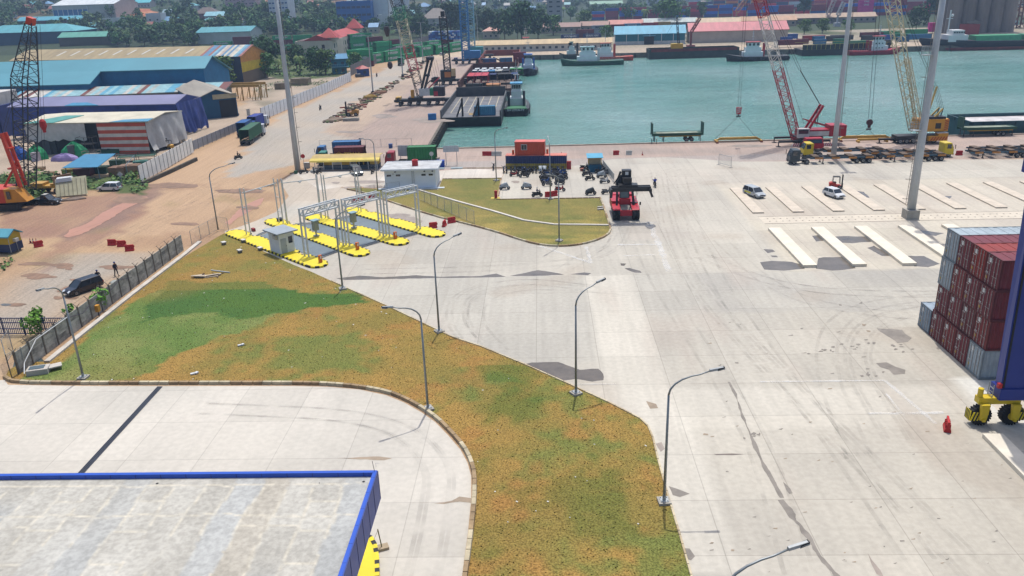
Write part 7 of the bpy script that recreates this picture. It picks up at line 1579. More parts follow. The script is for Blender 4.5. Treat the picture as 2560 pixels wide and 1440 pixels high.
# ---- gate building roof in the lower left
zt=7.6; c1=G(941,1179,zt); c0=G(0,1182,zt); y1r=(c1.y+c0.y)/2; x1r=c1.x
r=root('gate_building','flat roofed building with a blue parapet and patchy concrete roof, lower left','building',(x1r,y1r,0))
def rc(x,y):
    X,Y=x+.35*nz(x,y,.3,1)+.14*nz(x,y,1.6,2),y+.3*nz(x,y,.35,3)+.12*nz(x,y,1.7,4); k=math.floor(X/1.75+100); kk=rnd
    t=.5+.5*nz(k*7.3,math.floor(Y/(4.2+1.5*math.sin(k*2.1)))*3.1,.9,5)+.35*nz(x,y*.45,.6,6)
    c=mix(c_(186,182,171),c_(212,208,197),sm(t)); c=mix(c,c_(172,182,190),.35*sm((nz(k*3.7,Y*.05,1,7)-.12)*5)); c=mix(c,c_(182,168,144),.3*sm((nz(k*5.1,Y*.04,1,17)-.15)*5))
    fx=abs(X/1.75+100-round(X/1.75+100)); hx=(4.2+1.5*math.sin(k*2.1)); fy=abs(Y/hx-round(Y/hx))*hx
    fy2=abs((Y+1.0)/3.0-round((Y+1.0)/3.0))*3.0
    e=max(sm(1-fx*1.75/.13)*(.9 if nz(k*2.2,Y*.2,1,9)>-.25 else .15) if Y<-1.2 else 0,sm(1-fy2/.12) if Y>-4.6 else 0,sm(1-fy/.12)*(.8 if nz(k*4.4,2,1,3)>0 else 0))
    return mix(c,c_(232,222,200),e*.75)
rfm=MC('roof_concrete',fine=(3.5,.1),rough=.85)
sheet('roof',[(-44,-24),(-.22,-24),(-.22,-.22),(-44,-.22)],zt-.3,.16,rc,rfm,kind=None,parent=r)
PB=M((34,92,206),.4,var=.05); PB2=M((36,80,180),.4,var=.05)
mb=MB().mat(PB); mb.box(-44,-.22,zt-.3,0,0,zt); mb.box(-.22,-24,zt-.3,0,-.22,zt); mb.build('parapet',None,r)
mb=MB().mat(M((54,84,170),.45,var=.06)); mb.box(.002,-24,zt-2.1,.06,.002,zt-.02); mb.box(-44,.002,zt-2.1,0,.06,zt-.02)
mb.mat(M((30,40,90),.6))
for k in range(16): mb.box(.06,-24+k*1.6,zt-2.1,.075,-23.97+k*1.6,zt-.03); 
mb.build('fascia',None,r)
mb=MB().mat(M((30,50,120),.6))
for k in range(17): mb.box(-.23,-24+k*1.55,zt-.28,-.221,-23.97+k*1.55,zt); mb.box(-.22,-24+k*1.55,zt+.001,0,-23.98+k*1.55,zt+.004)
for k in range(28): mb.box(-44+k*1.6,-.232,zt-.28,-43.97+k*1.6,-.221,zt)
mb.build('panel_joint',None,r)
MB().mat(M((190,192,190),.8)).box(-43.9,-23.9,zt-2.1,-.3,-.3,zt-.38).build('soffit',None,r)
mb=MB().mat(M((214,216,214),.6))
for y in (-6,-13,-20):
    for x in (-2.2,-14,-26,-38): mb.box(x-.3,y-.3,0,x+.3,y+.3,zt-2.1)
mb.build('column',None,r)
mb=MB().mat(BLK); 
for x in (-.7,-13.6,-25.5): mb.cyl(x,-.75,zt-.31,zt-.29,.09,8)
mb.build('roof_drain',None,r)
mb=MB().mat(DSTEEL); mb.bar((-.12,-.1,zt),(-.2,-.1,zt+.75),.025); mb.bar((-3.4,-.9,zt-.3),(-3.4,-.9,zt-.2),.02); mb.build('antenna',None,r)
# island under the building edge and a scaffold prop
P=[G2(*q) for q in ((915,1346),(928,1352),(938,1370),(943,1400),(944,1440),(940,1490),(840,1520),(820,1430),(860,1360))]
r=root('traffic_island','bright yellow traffic island with black blocks beside the blue parapet','traffic island',(0,0,0)); MB().mat(YP).prism(P,0,.3).build('surface',None,r)
mb=MB(); 
for a,b_ in zip(P[:6],P[1:6]):
    a=Vector(a);b_=Vector(b_); n_=max(2,round((b_-a).length/.4))
    for j in range(n_): e,f=a.lerp(b_,j/n_),a.lerp(b_,(j+1)/n_); mb.mat(BP if (j%2) else YP); mb.bar((e.x,e.y,.2),(f.x,f.y,.2),.3,.28)
mb.build('kerb',None,r)
p=G(955,1372); r=root('sign_stand','small rusty prop standing on a pale base beside the yellow island','stand',(p.x,p.y,0)); MB().mat(M((190,170,140),.8)).cb(0,0,0,.9,.55,.2,.4).build('base',None,r); mb=MB().mat(M((110,110,60),.8)); mb.bar((0,0,.2),(-.15,0,1.6),.06); mb.bar((-.15,0,1.5),(-.6,.1,.5),.02); mb.build('post',None,r)
# ================================================================ fabrication yard and warehouses on the left
def stripes(cols,x0,x1,n_,prof,name,parent,rs=1,dy=0.02):
    rg=random.Random(rs); mb=MB()
    for k in range(n_):
        a,b_=x0+(x1-x0)*k/n_,x0+(x1-x0)*(k+1)/n_; mb.mat(M(cols[rg.randrange(len(cols))],.6,var=.2)); mb.profx([(p[0],p[1]+dy+.01*(k%2)) for p in prof],a,b_)
    return mb.build(name,None,parent)
def tarp(mb,a,b_,z1,z0,amp=.5,nx=40,nz_=8,rs=0,out=Vector((0,-1))):
    """hanging cloth from a to b (2d), top z1 to bottom z0, rippled"""
    a=Vector(a);b_=Vector(b_); vs=[]
    for j in range(nz_+1):
        f=j/nz_
        for i in range(nx+1):
            u=i/nx; p=a.lerp(b_,u); q=noise.noise(Vector((u*nx*.35,f*1.2,rs)))*amp*(f*.8+.1)+.25*amp*math.sin(u*nx*.9)*f; zb=z0+(noise.noise(Vector((u*9,3,rs)))*.7+.3 if j==nz_ and amp>0 else 0)
            vs.append((p.x+out.x*(q+f*amp*.6),p.y+out.y*(q+f*amp*.6),z1+(zb-z1)*f))
    w=nx+1; mb.add(vs,[(j*w+i,j*w+i+1,(j+1)*w+i+1,(j+1)*w+i) for j in range(nz_) for i in range(nx)])
LAV=(136,136,172); NAVY=(44,62,130); TEALR=(90,162,178); DBL=(22,104,146)
# long tan warehouse
A,B=G2(28,152,11),G2(600,141,11); r=bld('warehouse','long warehouse with tan roof, skylights and an orange and yellow gable end','warehouse',A,B,23,11,rh=3.4,wallc=(120,104,84),roofc=(176,156,112),base=0); Lw=(Vector(B)-Vector(A)).length
mb=MB().mat(M((220,216,206),.5))
for k in range(10): x=Lw*(.18+.062*k*1.02); mb.add([(x,3.5,12.35),(x+1,3.5,12.35),(x+2.2,8.5,13.83),(x+1.2,8.5,13.83)],[(0,1,2,3)])
mb.build('skylight',None,r)
stripes([(206,198,180),(160,96,80),(120,176,196),(214,206,190),(90,140,176),(196,176,160)],Lw*.83,Lw+.9,16,[(-1,10.95),(11.5,14.7),(11.5,14.8),(-1,11.05)],'striped_roof',r,3)
mb=MB().mat(M((232,160,60),.6)); mb.add([(Lw+.1,-.2,8),(Lw+.1,23,8),(Lw+.1,23,11),(Lw+.1,11.5,14.4),(Lw+.1,-.2,11)],[(0,1,2,3,4)]); mb.mat(M((226,196,40),.6)); mb.add([(Lw+.12,-.2,4.6),(Lw+.12,23,5.2),(Lw+.12,23,8.4),(Lw+.12,-.2,8.6)],[(0,1,2,3)]); mb.build('gable_cladding',None,r)
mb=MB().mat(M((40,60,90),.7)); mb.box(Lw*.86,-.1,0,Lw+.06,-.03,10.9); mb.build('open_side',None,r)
# teal L-shaped warehouse
z1,z2,z3=8.0,11.3,14.7; a=G(-260,217,z1); b_=G(225,210,z1); c=G(253,178,z2); d=G(505,172,z2); e=G(523,144,z3); yA=b_.y; yC=yA+8; yR=yC+7.4; d=G(505,172,z2); 
r=root('warehouse','large warehouse with teal blue roof stepping back to the right','warehouse',(b_.x,yA,0)); xl=a.x-b_.x; xs=c.x-b_.x; xe=d.x-b_.x; dC=yC-yA; dR=yR-yA; zR=z3; dB=dR+16; zB=8.8
TR=M(TEALR,.5,var=.07,sc=.06); mb=MB().mat(TR); t=.25
mb.profx([(-1,z1-.1),(dC,z2),(dR,zR),(dR,zR+t),(dC,z2+t),(-1,z1-.1+t)],xl,.5); mb.profx([(dC-1,z2-.1),(dR,zR),(dR,zR+t),(dC-1,z2-.1+t)],.5,xe+1); mb.profx([(dR,zR),(dB+.8,zB-.2),(dB+.8,zB-.2+t),(dR,zR+t)],xl,xe+1); mb.build('roof',None,r)
mb=MB().mat(M(DBL,.7,var=.12,sc=.3,k=.95)); mb.box(xl,0,0,0,dC,z1-.15); mb.box(xl+.1,dC,0,xe,dB,zB-.1); mb.box(xl+.1,dC+.01,zB-.1,xe-.01,dC+.4,z2-.15); mb.add([(xe,dC,zB-.1),(xe,dC,z2-.1),(xe,dR,zR),(xe,dB,zB-.1),(0,0,z1-.15),(0,dC,z1-.15),(0,dC,z2)],[(0,1,2,3),(4,5,6)]); mb.build('wall',None,r,fix=False)
mb=MB().mat(BLK)
for k in range(3):
    x=xl*.22+k*-7.5*1.0-3; 
    for j in range(3): mb.hexa([(x+j*.5,dC*.42+j*1.1,z1+(z2-z1)*.42+j*.15+.3),(x+.9+j*.5,dC*.42+j*1.1,z1+(z2-z1)*.42+j*.15+.3),(x+.9+j*.5,dC*.42+j*1.1+.8,z1+(z2-z1)*.42+j*.15+.42),(x+j*.5,dC*.42+j*1.1+.8,z1+(z2-z1)*.42+j*.15+.42)],[(x+j*.5,dC*.42+j*1.1,z1+(z2-z1)*.42+j*.15+.5),(x+.9+j*.5,dC*.42+j*1.1,z1+(z2-z1)*.42+j*.15+.5),(x+.9+j*.5,dC*.42+j*1.1+.8,z1+(z2-z1)*.42+j*.15+.6),(x+j*.5,dC*.42+j*1.1+.8,z1+(z2-z1)*.42+j*.15+.6)])
mb.build('roof_vent',None,r)
# small bright blue canopy between them
A,B=G2(535,165,8),G2(582,160,8); bld('canopy','bright blue canopy between the teal warehouse and the yellow gable','canopy',A,B,14,8,'mono',1.5,(50,70,90),(44,140,196))
# low striped shed
A,B=G2(30,246,5),G2(560,226,5); r=bld('long_shed','long low shed with patchwork striped metal roof behind the lavender tarp roof','shed',A,B,9,5,'mono',1.6,(120,118,110),(170,190,190),base=0); Lw=(Vector(B)-Vector(A)).length
stripes([(150,196,204),(150,196,204),(120,60,50),(180,186,180),(90,170,200),(210,206,196)],-.6,Lw+.6,46,[(-.8,5.05),(9.6,6.72),(9.6,6.8),(-.8,5.15)],'roof_sheet',r,5)
# workshop
A,B=G2(500,300),G2(597,290); r=bld('workshop','blue sided workshop with pale humped roof and open dark front','workshop',A,B,34,6.2,'gable',2.2,(34,92,128),(176,166,148),ridge='y',base=0); Lw=(Vector(B)-Vector(A)).length
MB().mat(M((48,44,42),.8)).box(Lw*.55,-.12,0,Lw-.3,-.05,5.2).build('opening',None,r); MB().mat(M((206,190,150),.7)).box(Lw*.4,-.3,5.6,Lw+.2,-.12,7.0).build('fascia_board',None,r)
# navy tarp shed
A,B=G2(20,268,8.5),G2(440,260,8.5); Av,Bv=Vector(A),Vector(B); r=root('tarp_shed','long shed with lavender roof sheets and navy tarpaulin walls','shed',(A[0],A[1],0),math.atan2((Bv-Av).y,(Bv-Av).x)); Lw=(Bv-Av).length
mb=MB().mat(M(LAV,.6,var=.1,sc=.12)); mb.profx([(-.5,8.4),(6.6,10),(13.5,8.4),(13.5,8.6),(6.6,10.2),(-.5,8.6)],0,Lw); mb.build('roof',None,r)
mb=MB().mat(M((60,150,190),.6)); mb.hexa([(Lw*.35,-.6,8.5),(Lw*.55,-.6,8.5),(Lw*.47,1,9.1),(Lw*.38,1,9.1)],[(Lw*.35,-.6,8.7),(Lw*.55,-.6,8.7),(Lw*.47,1,9.25),(Lw*.38,1,9.25)]); mb.build('roof_patch',None,r)
TN=M(NAVY,.6,var=.2,sc=.5,k=.85); mb=MB().mat(TN); tarp(mb,(0,-.3),(Lw,-.3),8.5,.6,.9,90,8,2); tarp(mb,(Lw,-.3),(Lw+.8,13),8.6,0.2,1.4,34,10,3,Vector((1,0))); mb.add([(Lw+.05,-.5,8.5),(Lw+.05,13,8.5),(Lw+.05,6.6,10)],[(0,1,2)]); mb.build('tarpaulin',None,r,True,fix=False)
mb=MB().mat(DSTEEL)
for k in range(9): mb.box(Lw*k/8-.15-.2,0.2,0,Lw*k/8-.1,.4,8.3)
mb.build('frame',None,r)
# white tarp shed with the red and white striped cloth
A,B=G2(62,309,7.6),G2(363,304,7.6); Av,Bv=Vector(A),Vector(B); r=root('tarp_shed','shed with cream roof sheets, red and white striped cloth wall and white tarp end','shed',(A[0],A[1],0),math.atan2((Bv-Av).y,(Bv-Av).x)); Lw=(Bv-Av).length
mb=MB().mat(M((222,214,190),.7,var=.12,sc=.3)); mb.profx([(-.5,7.5),(8,8.4),(16.5,7.5),(16.5,7.7),(8,8.6),(-.5,7.7)],0,Lw+1); mb.mat(M((80,160,150),.6)); mb.hexa([(0,-.7,7.7),(Lw*.25,-.7,7.7),(Lw*.38,6,8.4),(Lw*.22,6,8.4)],[(0,-.7,7.8),(Lw*.25,-.7,7.8),(Lw*.38,6,8.5),(Lw*.22,6,8.5)]); mb.mat(M((70,150,186),.6)); mb.hexa([(Lw*.72,-.7,7.7),(Lw+1,-.7,7.7),(Lw+1,2,8.0),(Lw*.8,1.2,7.9)],[(Lw*.72,-.7,7.78),(Lw+1,-.7,7.78),(Lw+1,2,8.08),(Lw*.8,1.2,7.98)]); mb.build('roof',None,r)
mb=MB()
for k in range(9):
    mb.mat(M((206,92,68),.8) if k%2==0 else M((226,220,208),.8)); z=7.4-k*.82; tarp(mb,(Lw*.6,-.35-.0*k),(Lw,-.35),z,z-.82,0,24,1,1) if k<8 else tarp(mb,(Lw*.6,-.35),(Lw,-.35),z,z-1,.0,24,1,1)
mb.build('striped_cloth',None,r,False,fix=False)
mb=MB().mat(M((214,210,204),.8,var=.12)); tarp(mb,(0,-.3),(Lw*.5,-.3),7.5,3.2,.25,30,4,5); mb.build('white_cloth',None,r,True,fix=False)
mb=MB().mat(M((206,204,200),.75,var=.15,sc=.4)); tarp(mb,(Lw+.1,-.4),(Lw+1.0,16),7.9,.4,1.3,26,9,6,Vector((1,0))); mb.add([(Lw+.3,-.5,7.7),(Lw+.3,16.4,7.7),(Lw+.3,8,8.4)],[(0,1,2)]); mb.build('end_tarp',None,r,True,fix=False)
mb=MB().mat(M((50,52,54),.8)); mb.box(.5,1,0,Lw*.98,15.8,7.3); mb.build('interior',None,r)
# far left tarp block
p=G(-20,345); r=root('tarp_stack','tall block wrapped in navy tarp with white sheet on top at the left edge','stack',(p.x,p.y,0)); mb=MB().mat(TN); mb.box(-12,0,0,3.6,12,8.5); tarp(mb,(-12,-.2),(3.6,-.2),8.5,.2,.8,30,6,8); mb.build('tarpaulin',None,r,fix=False); mb=MB().mat(M((216,212,206),.7)); tarp(mb,(-12,-.7),(3.0,-.7),11.8,7.4,.4,20,3,9); mb.box(-12,-.6,8.5,3.0,11,11.8); mb.build('white_sheet',None,r,fix=False)
# blue canopy on posts
A,B=G2(163,418,2.7),G2(232,420,2.7); Av,Bv=Vector(A),Vector(B); r=root('canopy','bright blue tin canopy on thin posts beside the weeds','canopy',(A[0],A[1],0),0); Lw=(Bv-Av).length
MB().mat(M((56,140,180),.5,var=.08)).hexa([(-.4,-.5,2.6),(Lw+.3,-.5,2.6),(Lw+1.2,6,4.1),(1.2,6,4.1)],[(-.4,-.5,2.68),(Lw+.3,-.5,2.68),(Lw+1.2,6,4.18),(1.2,6,4.18)]).build('roof',None,r); mb=MB().mat(M((120,150,160),.6))
for x,y,z in ((0,0,2.6),(Lw,0,2.6),(1.4,5.8,4),(Lw+1,5.8,4),(Lw+5,6,3.6),(Lw+5.5,1,2.6)): mb.bar((x,y,0),(x,y,z),.12)
mb.bar((Lw+1,5.8,4),(Lw+5,6,3.6),.1); mb.bar((Lw+5,6,3.6),(Lw+5.5,1,2.6),.08); mb.build('post',None,r)
# clutter things
def clut(name,label,cat,px,py,w,d,h,rgb,rz=0,kind='box',legs=0):
    p=G(px,py); mb=MB().mat(M(rgb,.7,var=.2))
    if kind=='box': mb.cb(0,0,legs,w,d,h,0); mb.mat(M(tuple(int(v*.8) for v in rgb),.7)); mb.cb(0,0,h+legs,w+.1,d+.1,.06,0); mb.cb(w*.2,0,h+legs+.06,w*.4,d*.5,.08)
    elif kind=='lump':
        n_=14; P=[]
        for j in range(5):
            f=j/4
            for k in range(n_): t=k*2*math.pi/n_; q=(1-f**3*.9)*(1+.12*math.sin(k*2.7+px)); P.append((math.cos(t)*w/2*q,math.sin(t)*d/2*q,h*f*(1+.1*math.sin(k*1.7))))
        mb.add(P,[(j*n_+k,j*n_+(k+1)%n_,(j+1)*n_+(k+1)%n_,(j+1)*n_+k) for j in range(4) for k in range(n_)]+[tuple(4*n_+k for k in range(n_))])
    elif kind=='cage':
        for x in (-w/2,0,w/2):
            for y in (-d/2,d/2): mb.bar((x,y,0),(x,y,h),.1)
        for z in (h*.3,h*.65,h): 
            for y in (-d/2,d/2): mb.bar((-w/2,y,z),(w/2,y,z),.08); 
            for x in (-w/2,w/2): mb.bar((x,-d/2,z),(x,d/2,z),.08)
        mb.box(-w/2,-d/2,h*.62,w/2,d/2,h*.65)
    elif kind=='drum': mb.tube([(0,0,0),(0,0,h*.1),(0,0,h*.9),(0,0,h)],[w/2*.96,w/2,w/2,w/2*.96],14)
    if legs:
        for x in (-w/2+.1,w/2-.1):
            for y in (-d/2+.1,d/2-.1): mb.box(x-.06,y-.06,0,x+.06,y+.06,legs)
    o=mb.build(name); o.location=p; o.rotation_euler=(0,0,rz); return tag(o,label,cat)
for a in [('covered_goods','long lavender covered bundle lying in front of the green tarp','bundle',163,402,6.5,2,1.7,(168,150,204),0,'lump'),
('covered_goods','lavender cloth over dark cabinets left of the striped cloth','bundle',150,372,7,2.2,3.2,(170,160,206),0,'lump'),
('steel_cabinet','left dark steel cabinet below the lavender cloth','cabinet',125,385,1.8,1.6,3.4,(90,92,96)),('steel_cabinet','right dark steel cabinet below the lavender cloth','cabinet',140,384,1.8,1.6,3.4,(80,82,86)),
('covered_goods','left green tarpaulin covered goods in the yard','bundle',95,398,5,3,3.2,(30,160,100),0,'lump'),('covered_goods','right green tarpaulin covered goods in the yard','bundle',190,392,6.5,3,3.4,(34,166,106),0,'lump'),
('covered_goods','bright blue tarpaulin heap at the left edge of the yard','bundle',50,398,4,3,3,(30,90,180),0,'lump'),('pallet_box','white rounded tank near the green covered goods','tank',92,402,1.6,1.2,1.9,(206,196,206)),
('upright_panel','grey upright steel box beside the green tarpaulin','box',183,395,1.2,1.2,3,(104,110,108)),('scaffold','scaffold frame left of the striped cloth','scaffold',225,388,4,2.4,4.4,(110,104,96),0,'cage'),
('scaffold','low scaffold steps in front of the striped cloth','scaffold',232,398,3.4,2,2,(150,146,136),0,'cage'),('scaffold','scaffold tower under the cream shed at left','scaffold',85,352,5,2.4,5,(110,104,96),0,'cage'),
('steel_table','left long green work table below the striped cloth','table',272,385,6,1.6,.9,(40,96,72),0,'box',.3),('steel_table','right long green work table below the striped cloth','table',347,380,7,1.6,.9,(40,100,76),.1,'box',.3),
('green_trestle','dark green trestle rack left of the rusty roofs','rack',296,418,3,1.5,1.6,(30,84,60)),('scaffold','row of dark green trestles behind the rusty roofs','rack',345,402,8,2.4,1.8,(36,84,64),.25,'cage'),
('rusty_crate','rusty roofed crate, left of the pair beside the white wall','crate',300,438,3.4,2.6,1.8,(170,128,100)),('rusty_crate','rusty roofed crate, right of the pair beside the white wall','crate',328,436,4,2.6,2.0,(176,136,106),.1),
('leaning_sheet','teal sheet leaning beside the rusty crates','panel',355,424,2.8,2,1.9,(60,140,124),.3),('scrap_bin','yellow scrap bin under the blue canopy','bin',181,438,3.2,2,1.4,(170,140,50)),('scrap_bin','dark red scrap bin under the blue canopy','bin',212,438,3.6,2,1.5,(110,44,44)),('scrap_bin','dark green scrap bin right of the blue canopy','bin',258,432,2.6,2,1.4,(34,80,60)),
('pallet','left stack of pale pallets at the edge of the weeds','pallets',100,425,2,1.4,.6,(180,150,110)),('pallet','right stack of pale pallets at the edge of the weeds','pallets',125,436,2.4,1.4,.5,(190,160,120)),
('water_tank','pale green square tank at the end of the navy tarps','tank',454,340,1.6,1.6,1.2,(196,200,180)),('white_drum','left white drum behind the white tarp end','drum',447,356,1.1,1.1,1.1,(224,224,222),0,'drum'),('white_drum','right white drum behind the white tarp end','drum',459,354,1.1,1.1,1.1,(224,224,222),0,'drum'),
('scrap_heap','heap of coloured scrap in front of the workshop','heap',575,288,6,2.4,1.6,(120,90,96),0,'lump'),('white_post','white concrete post block near the fence','block',622,288,.9,.6,1.8,(216,214,206)),
('concrete_block','left stack of square concrete blocks in the storage yard','blocks',707,222,5,4,2.2,(150,134,108)),('concrete_block','right stack of square concrete blocks in the storage yard','blocks',754,212,7,4.5,2.6,(156,140,112)),
('brown_panel','brown rusted panel standing by the mud','panel',163,478,.5,3.6,3.2,(168,128,96),-.5),('rubble_heap','heap of broken slabs below the diamond sign','rubble',180,500,5,1.6,.5,(130,110,96),.4,'lump'),
('concrete_slab','grey slab lying at the tip of the road works','slab',878,302,4.5,1.6,.7,(176,170,160)),('road_debris','rubble on the tip of the soil strip','rubble',835,302,7,3,.9,(132,112,92),.6,'lump'),('road_debris','rusty steel bundle in the middle of the soil strip','bundle',945,235,8,2,1.2,(130,90,60),.9,'lump'),
('road_debris','yellow machine parts on the soil strip','bundle',925,246,5,2,1.4,(176,140,50),.6,'lump'),('blue_bin','bright blue box on the west quay edge','box',1081,299,2.2,1.6,1.6,(40,130,200)),('flat_plates','white bags and plates beyond the wall near the walker','bundle',296,704,2.2,1.4,.25,(180,186,180),.5,'lump')]:
    clut(*a)
# leaning panel
p=G(190,488); r=root('ribbed_board','pale ribbed panel leaning at an angle with white cloth on top','panel',(p.x,p.y,0),.15); mb=MB().mat(M((206,200,166),.7,var=.15)); mb.hexa([(-3,-1.4,.2),(2.6,-1.2,.4),(2.6,-1.0,.4),(-3,-1.2,.2)],[(-3.6,1,3.0),(2.0,1.4,3.4),(2.0,1.6,3.4),(-3.6,1.2,3.0)]); mb.mat(M((140,134,110)))
for k in range(8): x=-3+k*.78; mb.bar((x,-1.44,.25),(x-.6,1.0,3.1),.08)
mb.build('panel',None,r); mb=MB().mat(WHT); mb.hexa([(-3.4,.4,2.5),(-.4,.6,2.7),(-.4,1.6,3.2),(-3.4,1.4,3.2)],[(-3.2,.6,3.2),(-.6,.8,3.4),(-.6,1.5,3.5),(-3.2,1.3,3.4)]); mb.build('cloth',None,r); mb=MB().mat(DSTEEL); mb.bar((-3,1.2,0),(-3.4,1.1,2.8),.1); mb.bar((0,1.4,0),(0,1.3,3.0),.1); mb.build('prop',None,r)
# blue and yellow hut at the left
A,B=G2(-60,634),G2(30,636); r=bld('site_hut','site hut with light blue roof, yellow upper and navy lower walls at the left edge','hut',A,B,2.5,2.7,'gable',.7,(206,174,50),(96,176,196),ov=.3,base=0.3); Lw=(Vector(B)-Vector(A)).length
mb=MB().mat(M((40,60,100),.6)); mb.box(-.02,-.03,.3,Lw+.03,2.53,1.5); mb.build('lower_wall',None,r); MB().mat(OWHT).box(Lw+.02,.8,1.7,Lw+.5,1.5,2.2).build('air_conditioner',None,r); mb=MB().mat(GALV); mb.box(Lw+.04,1.3,0,Lw+.1,1.36,1.7); mb.box(Lw-.02,-.06,.3,Lw+.06,-.01,2.7); mb.build('pipe',None,r)
mb=MB().mat(M((120,116,108),.8))
for x in (.5,Lw*.5,Lw-.5): mb.box(x-.2,.2,0,x+.2,2.3,.29)
mb.build('footing',None,r)
# yellow runway beams of the storage yard
p,q=G(560,216,5),G(668,206,5); r=root('crane_runway','yellow overhead crane runway beams on posts in front of the storage yard','gantry',(p.x,p.y,0)); YB=M((196,156,76),.6,var=.2); d=Vector((q.x-p.x,q.y-p.y,0))
for k,off in enumerate((0,7)): MB().mat(YB).bar((0,off,5),(d.x,off,5),.5,.9).build('beam',None,r)
for f in (.15,.5,.85,1):
    for off in (0,7): mb=MB().mat(YB); mb.bar((d.x*f,off,0),(d.x*f,off,4.6),.35); mb.bar((d.x*f-1.2,off,0),(d.x*f,off,4),.15); mb.build('post',None,r)
# fences along the road
def panel_fence(label,pts,h,step,rgb,name='panel_fence',post=(120,124,128),cat='fence'):
    a=Vector(pts[0]); r=root(name,label,cat,(a.x,a.y,0)); mp_=M(rgb,.6,var=.1,sc=.5,k=.85 if rgb[0]>230 else .66); pp=M(post,.6)
    tot=0; 
    for p,q in zip(pts,pts[1:]):
        p,q=Vector(p)-a,Vector(q)-a; L_=(q-p).length; n_=max(1,round(L_/step))
        for k in range(n_):
            u,v=p.lerp(q,k/n_),p.lerp(q,(k+.985)/n_); mb=MB().mat(mp_); mb.bar((u.x,u.y,.15+h/2),(v.x,v.y,.15+h/2),.06,h-.1); 
            w=u.lerp(v,.5); mb.bar((u.x,u.y,h*.62),(v.x,v.y,h*.62),.1,.06); mb.build('panel',None,r); MB().mat(pp).box(u.x-.07,u.y-.07,0,u.x+.07,u.y+.07,h+.15).build('post',None,r)
    return r
panel_fence('short white panel wall above the dark drain, nearest the big soil road',[G2(352,458),G2(413,425),G2(485,382)],3.4,2.2,(236,238,232))
mb=MB().mat(M((96,90,80),.9,var=.3)); P=[G2(356,464),G2(420,436),G2(492,402)]
for a,b_ in zip(P,P[1:]): mb.bar((a[0],a[1],.35),(b_[0],b_[1],.35),.5,.9)
tag(mb.build('drain_wall'),'dark mossy concrete drain wall under the short white panel wall','wall')
panel_fence('light grey corrugated fence between the white walls',[G2(485,377),G2(655,302)],2.3,2.6,(168,174,182))
panel_fence('long white panel fence curving up beside the road',[G2(655,302),G2(745,264),G2(820,232),G2(878,203),G2(876,196)],3.6,3.2,(236,238,238))
panel_fence('grey precast fence beside the green container stacks',[G2(878,190),G2(950,155),G2(1030,120),G2(1085,102)],4.4,5,(116,118,122))
# buildings by the road
A,B=G2(902,192),G2(924,190); bld('guard_hut','navy hut with red roof beside the road fence','hut',A,B,4,3.2,'hip',1.4,(40,74,140),(176,70,66),wf=1)
A,B=G2(832,186),G2(868,184); r=bld('lookout_hut','two storey blue green hut with balcony beside the green containers','hut',A,B,7,6.5,'mono',1.5,(50,130,150),(56,130,170),wf=2,zs=(1,4),ov=1); Lw=(Vector(B)-Vector(A)).length
mb=MB().mat(M((120,190,210),.5)); mb.box(-1.5,-2,3.1,Lw+1,-.01,3.25); 
for k in range(10): mb.bar((-1.5+k*(Lw+2.5)/9,-1.9,3.25),(-1.5+k*(Lw+2.5)/9,-1.9,4.3),.08)
mb.bar((-1.5,-1.9,4.3),(Lw+1,-1.9,4.3),.1); mb.build('balcony',None,r)
# cream office with red pyramid roofs
p1,p2,p3=G(742,150),G(822,152),G(890,128)
r=root('office_building','cream two storey office with red roofs and two pyramid turrets','building',(p1.x,p1.y,0),0); cm_=M((222,212,190),.8,var=.1,sc=.15); rr_=M((186,70,66),.7,var=.15,sc=.2); W1=p2.x-p1.x; D2=(Vector(G2(893,124))-Vector(G2(822,152))).length; an=math.atan2(G2(893,124)[1]-p2.y,G2(893,124)[0]-p2.x)
mb=MB().mat(cm_); mb.box(0,0,-1,W1,26,9.5); mb.cb(W1+D2/2*math.cos(an)-7*math.sin(an)*-0-0,D2/2*math.sin(an)+0,-1,D2,.1,.1,an); 
dx,dy=math.cos(an),math.sin(an); nx_,ny_=-dy,dx; q0=Vector((W1,0)); q1=q0+Vector((dx,dy))*D2; q2=q1+Vector((nx_,ny_))*16; q3=q0+Vector((nx_,ny_))*16; mb.prism([tuple(q0+Vector((.02,.02))),tuple(q1),tuple(q2),tuple(q3)],-1,9.6); mb.build('wall',None,r)
def pyr(name,cx,cy,s,z,h): mb=MB().mat(rr_); mb.add([(cx-s,cy-s,z),(cx+s,cy-s,z),(cx+s,cy+s,z),(cx-s,cy+s,z),(cx,cy,z+h)],[(0,1,4),(1,2,4),(2,3,4),(3,0,4),(3,2,1,0)]); mb.build(name,None,r)
mb=MB().mat(cm_); mb.box(W1-6.5,1.5,9.5,W1+1.5,9.5,11); mb.build('turret',None,r); pyr('turret_roof',W1-2.5,5.5,5.2,11,5); mb=MB().mat(cm_); mb.box(q1.x-8,q1.y+1,9.5,q1.x,q1.y+9,12); mb.build('turret',None,r); pyr('turret_roof',q1.x-4,q1.y+5,5.2,12,6); mb=MB().mat(rr_); e0,e1=q0.lerp(q3,.5),q1.lerp(q2,.5); mb.add([(q0.x,q0.y,9.7),(q1.x,q1.y,9.7),(q2.x,q2.y,9.7),(q3.x,q3.y,9.7),(e0.x,e0.y,12.6),(e1.x,e1.y,12.6)],[(0,1,5,4),(3,4,5,2),(1,2,5),(0,4,3)]); mb.build('roof',None,r)
mb=MB().mat(M((120,96,90),.8)); mb.box(1,1,9.6,W1-1,25,9.9); mb.build('flat_roof',None,r)
for k in range(3): MB().mat(GLASS).box(W1*(.25+.25*k)-.9,-.06,5.6,W1*(.25+.25*k)+.9,.0,7.6).build('window',None,r)
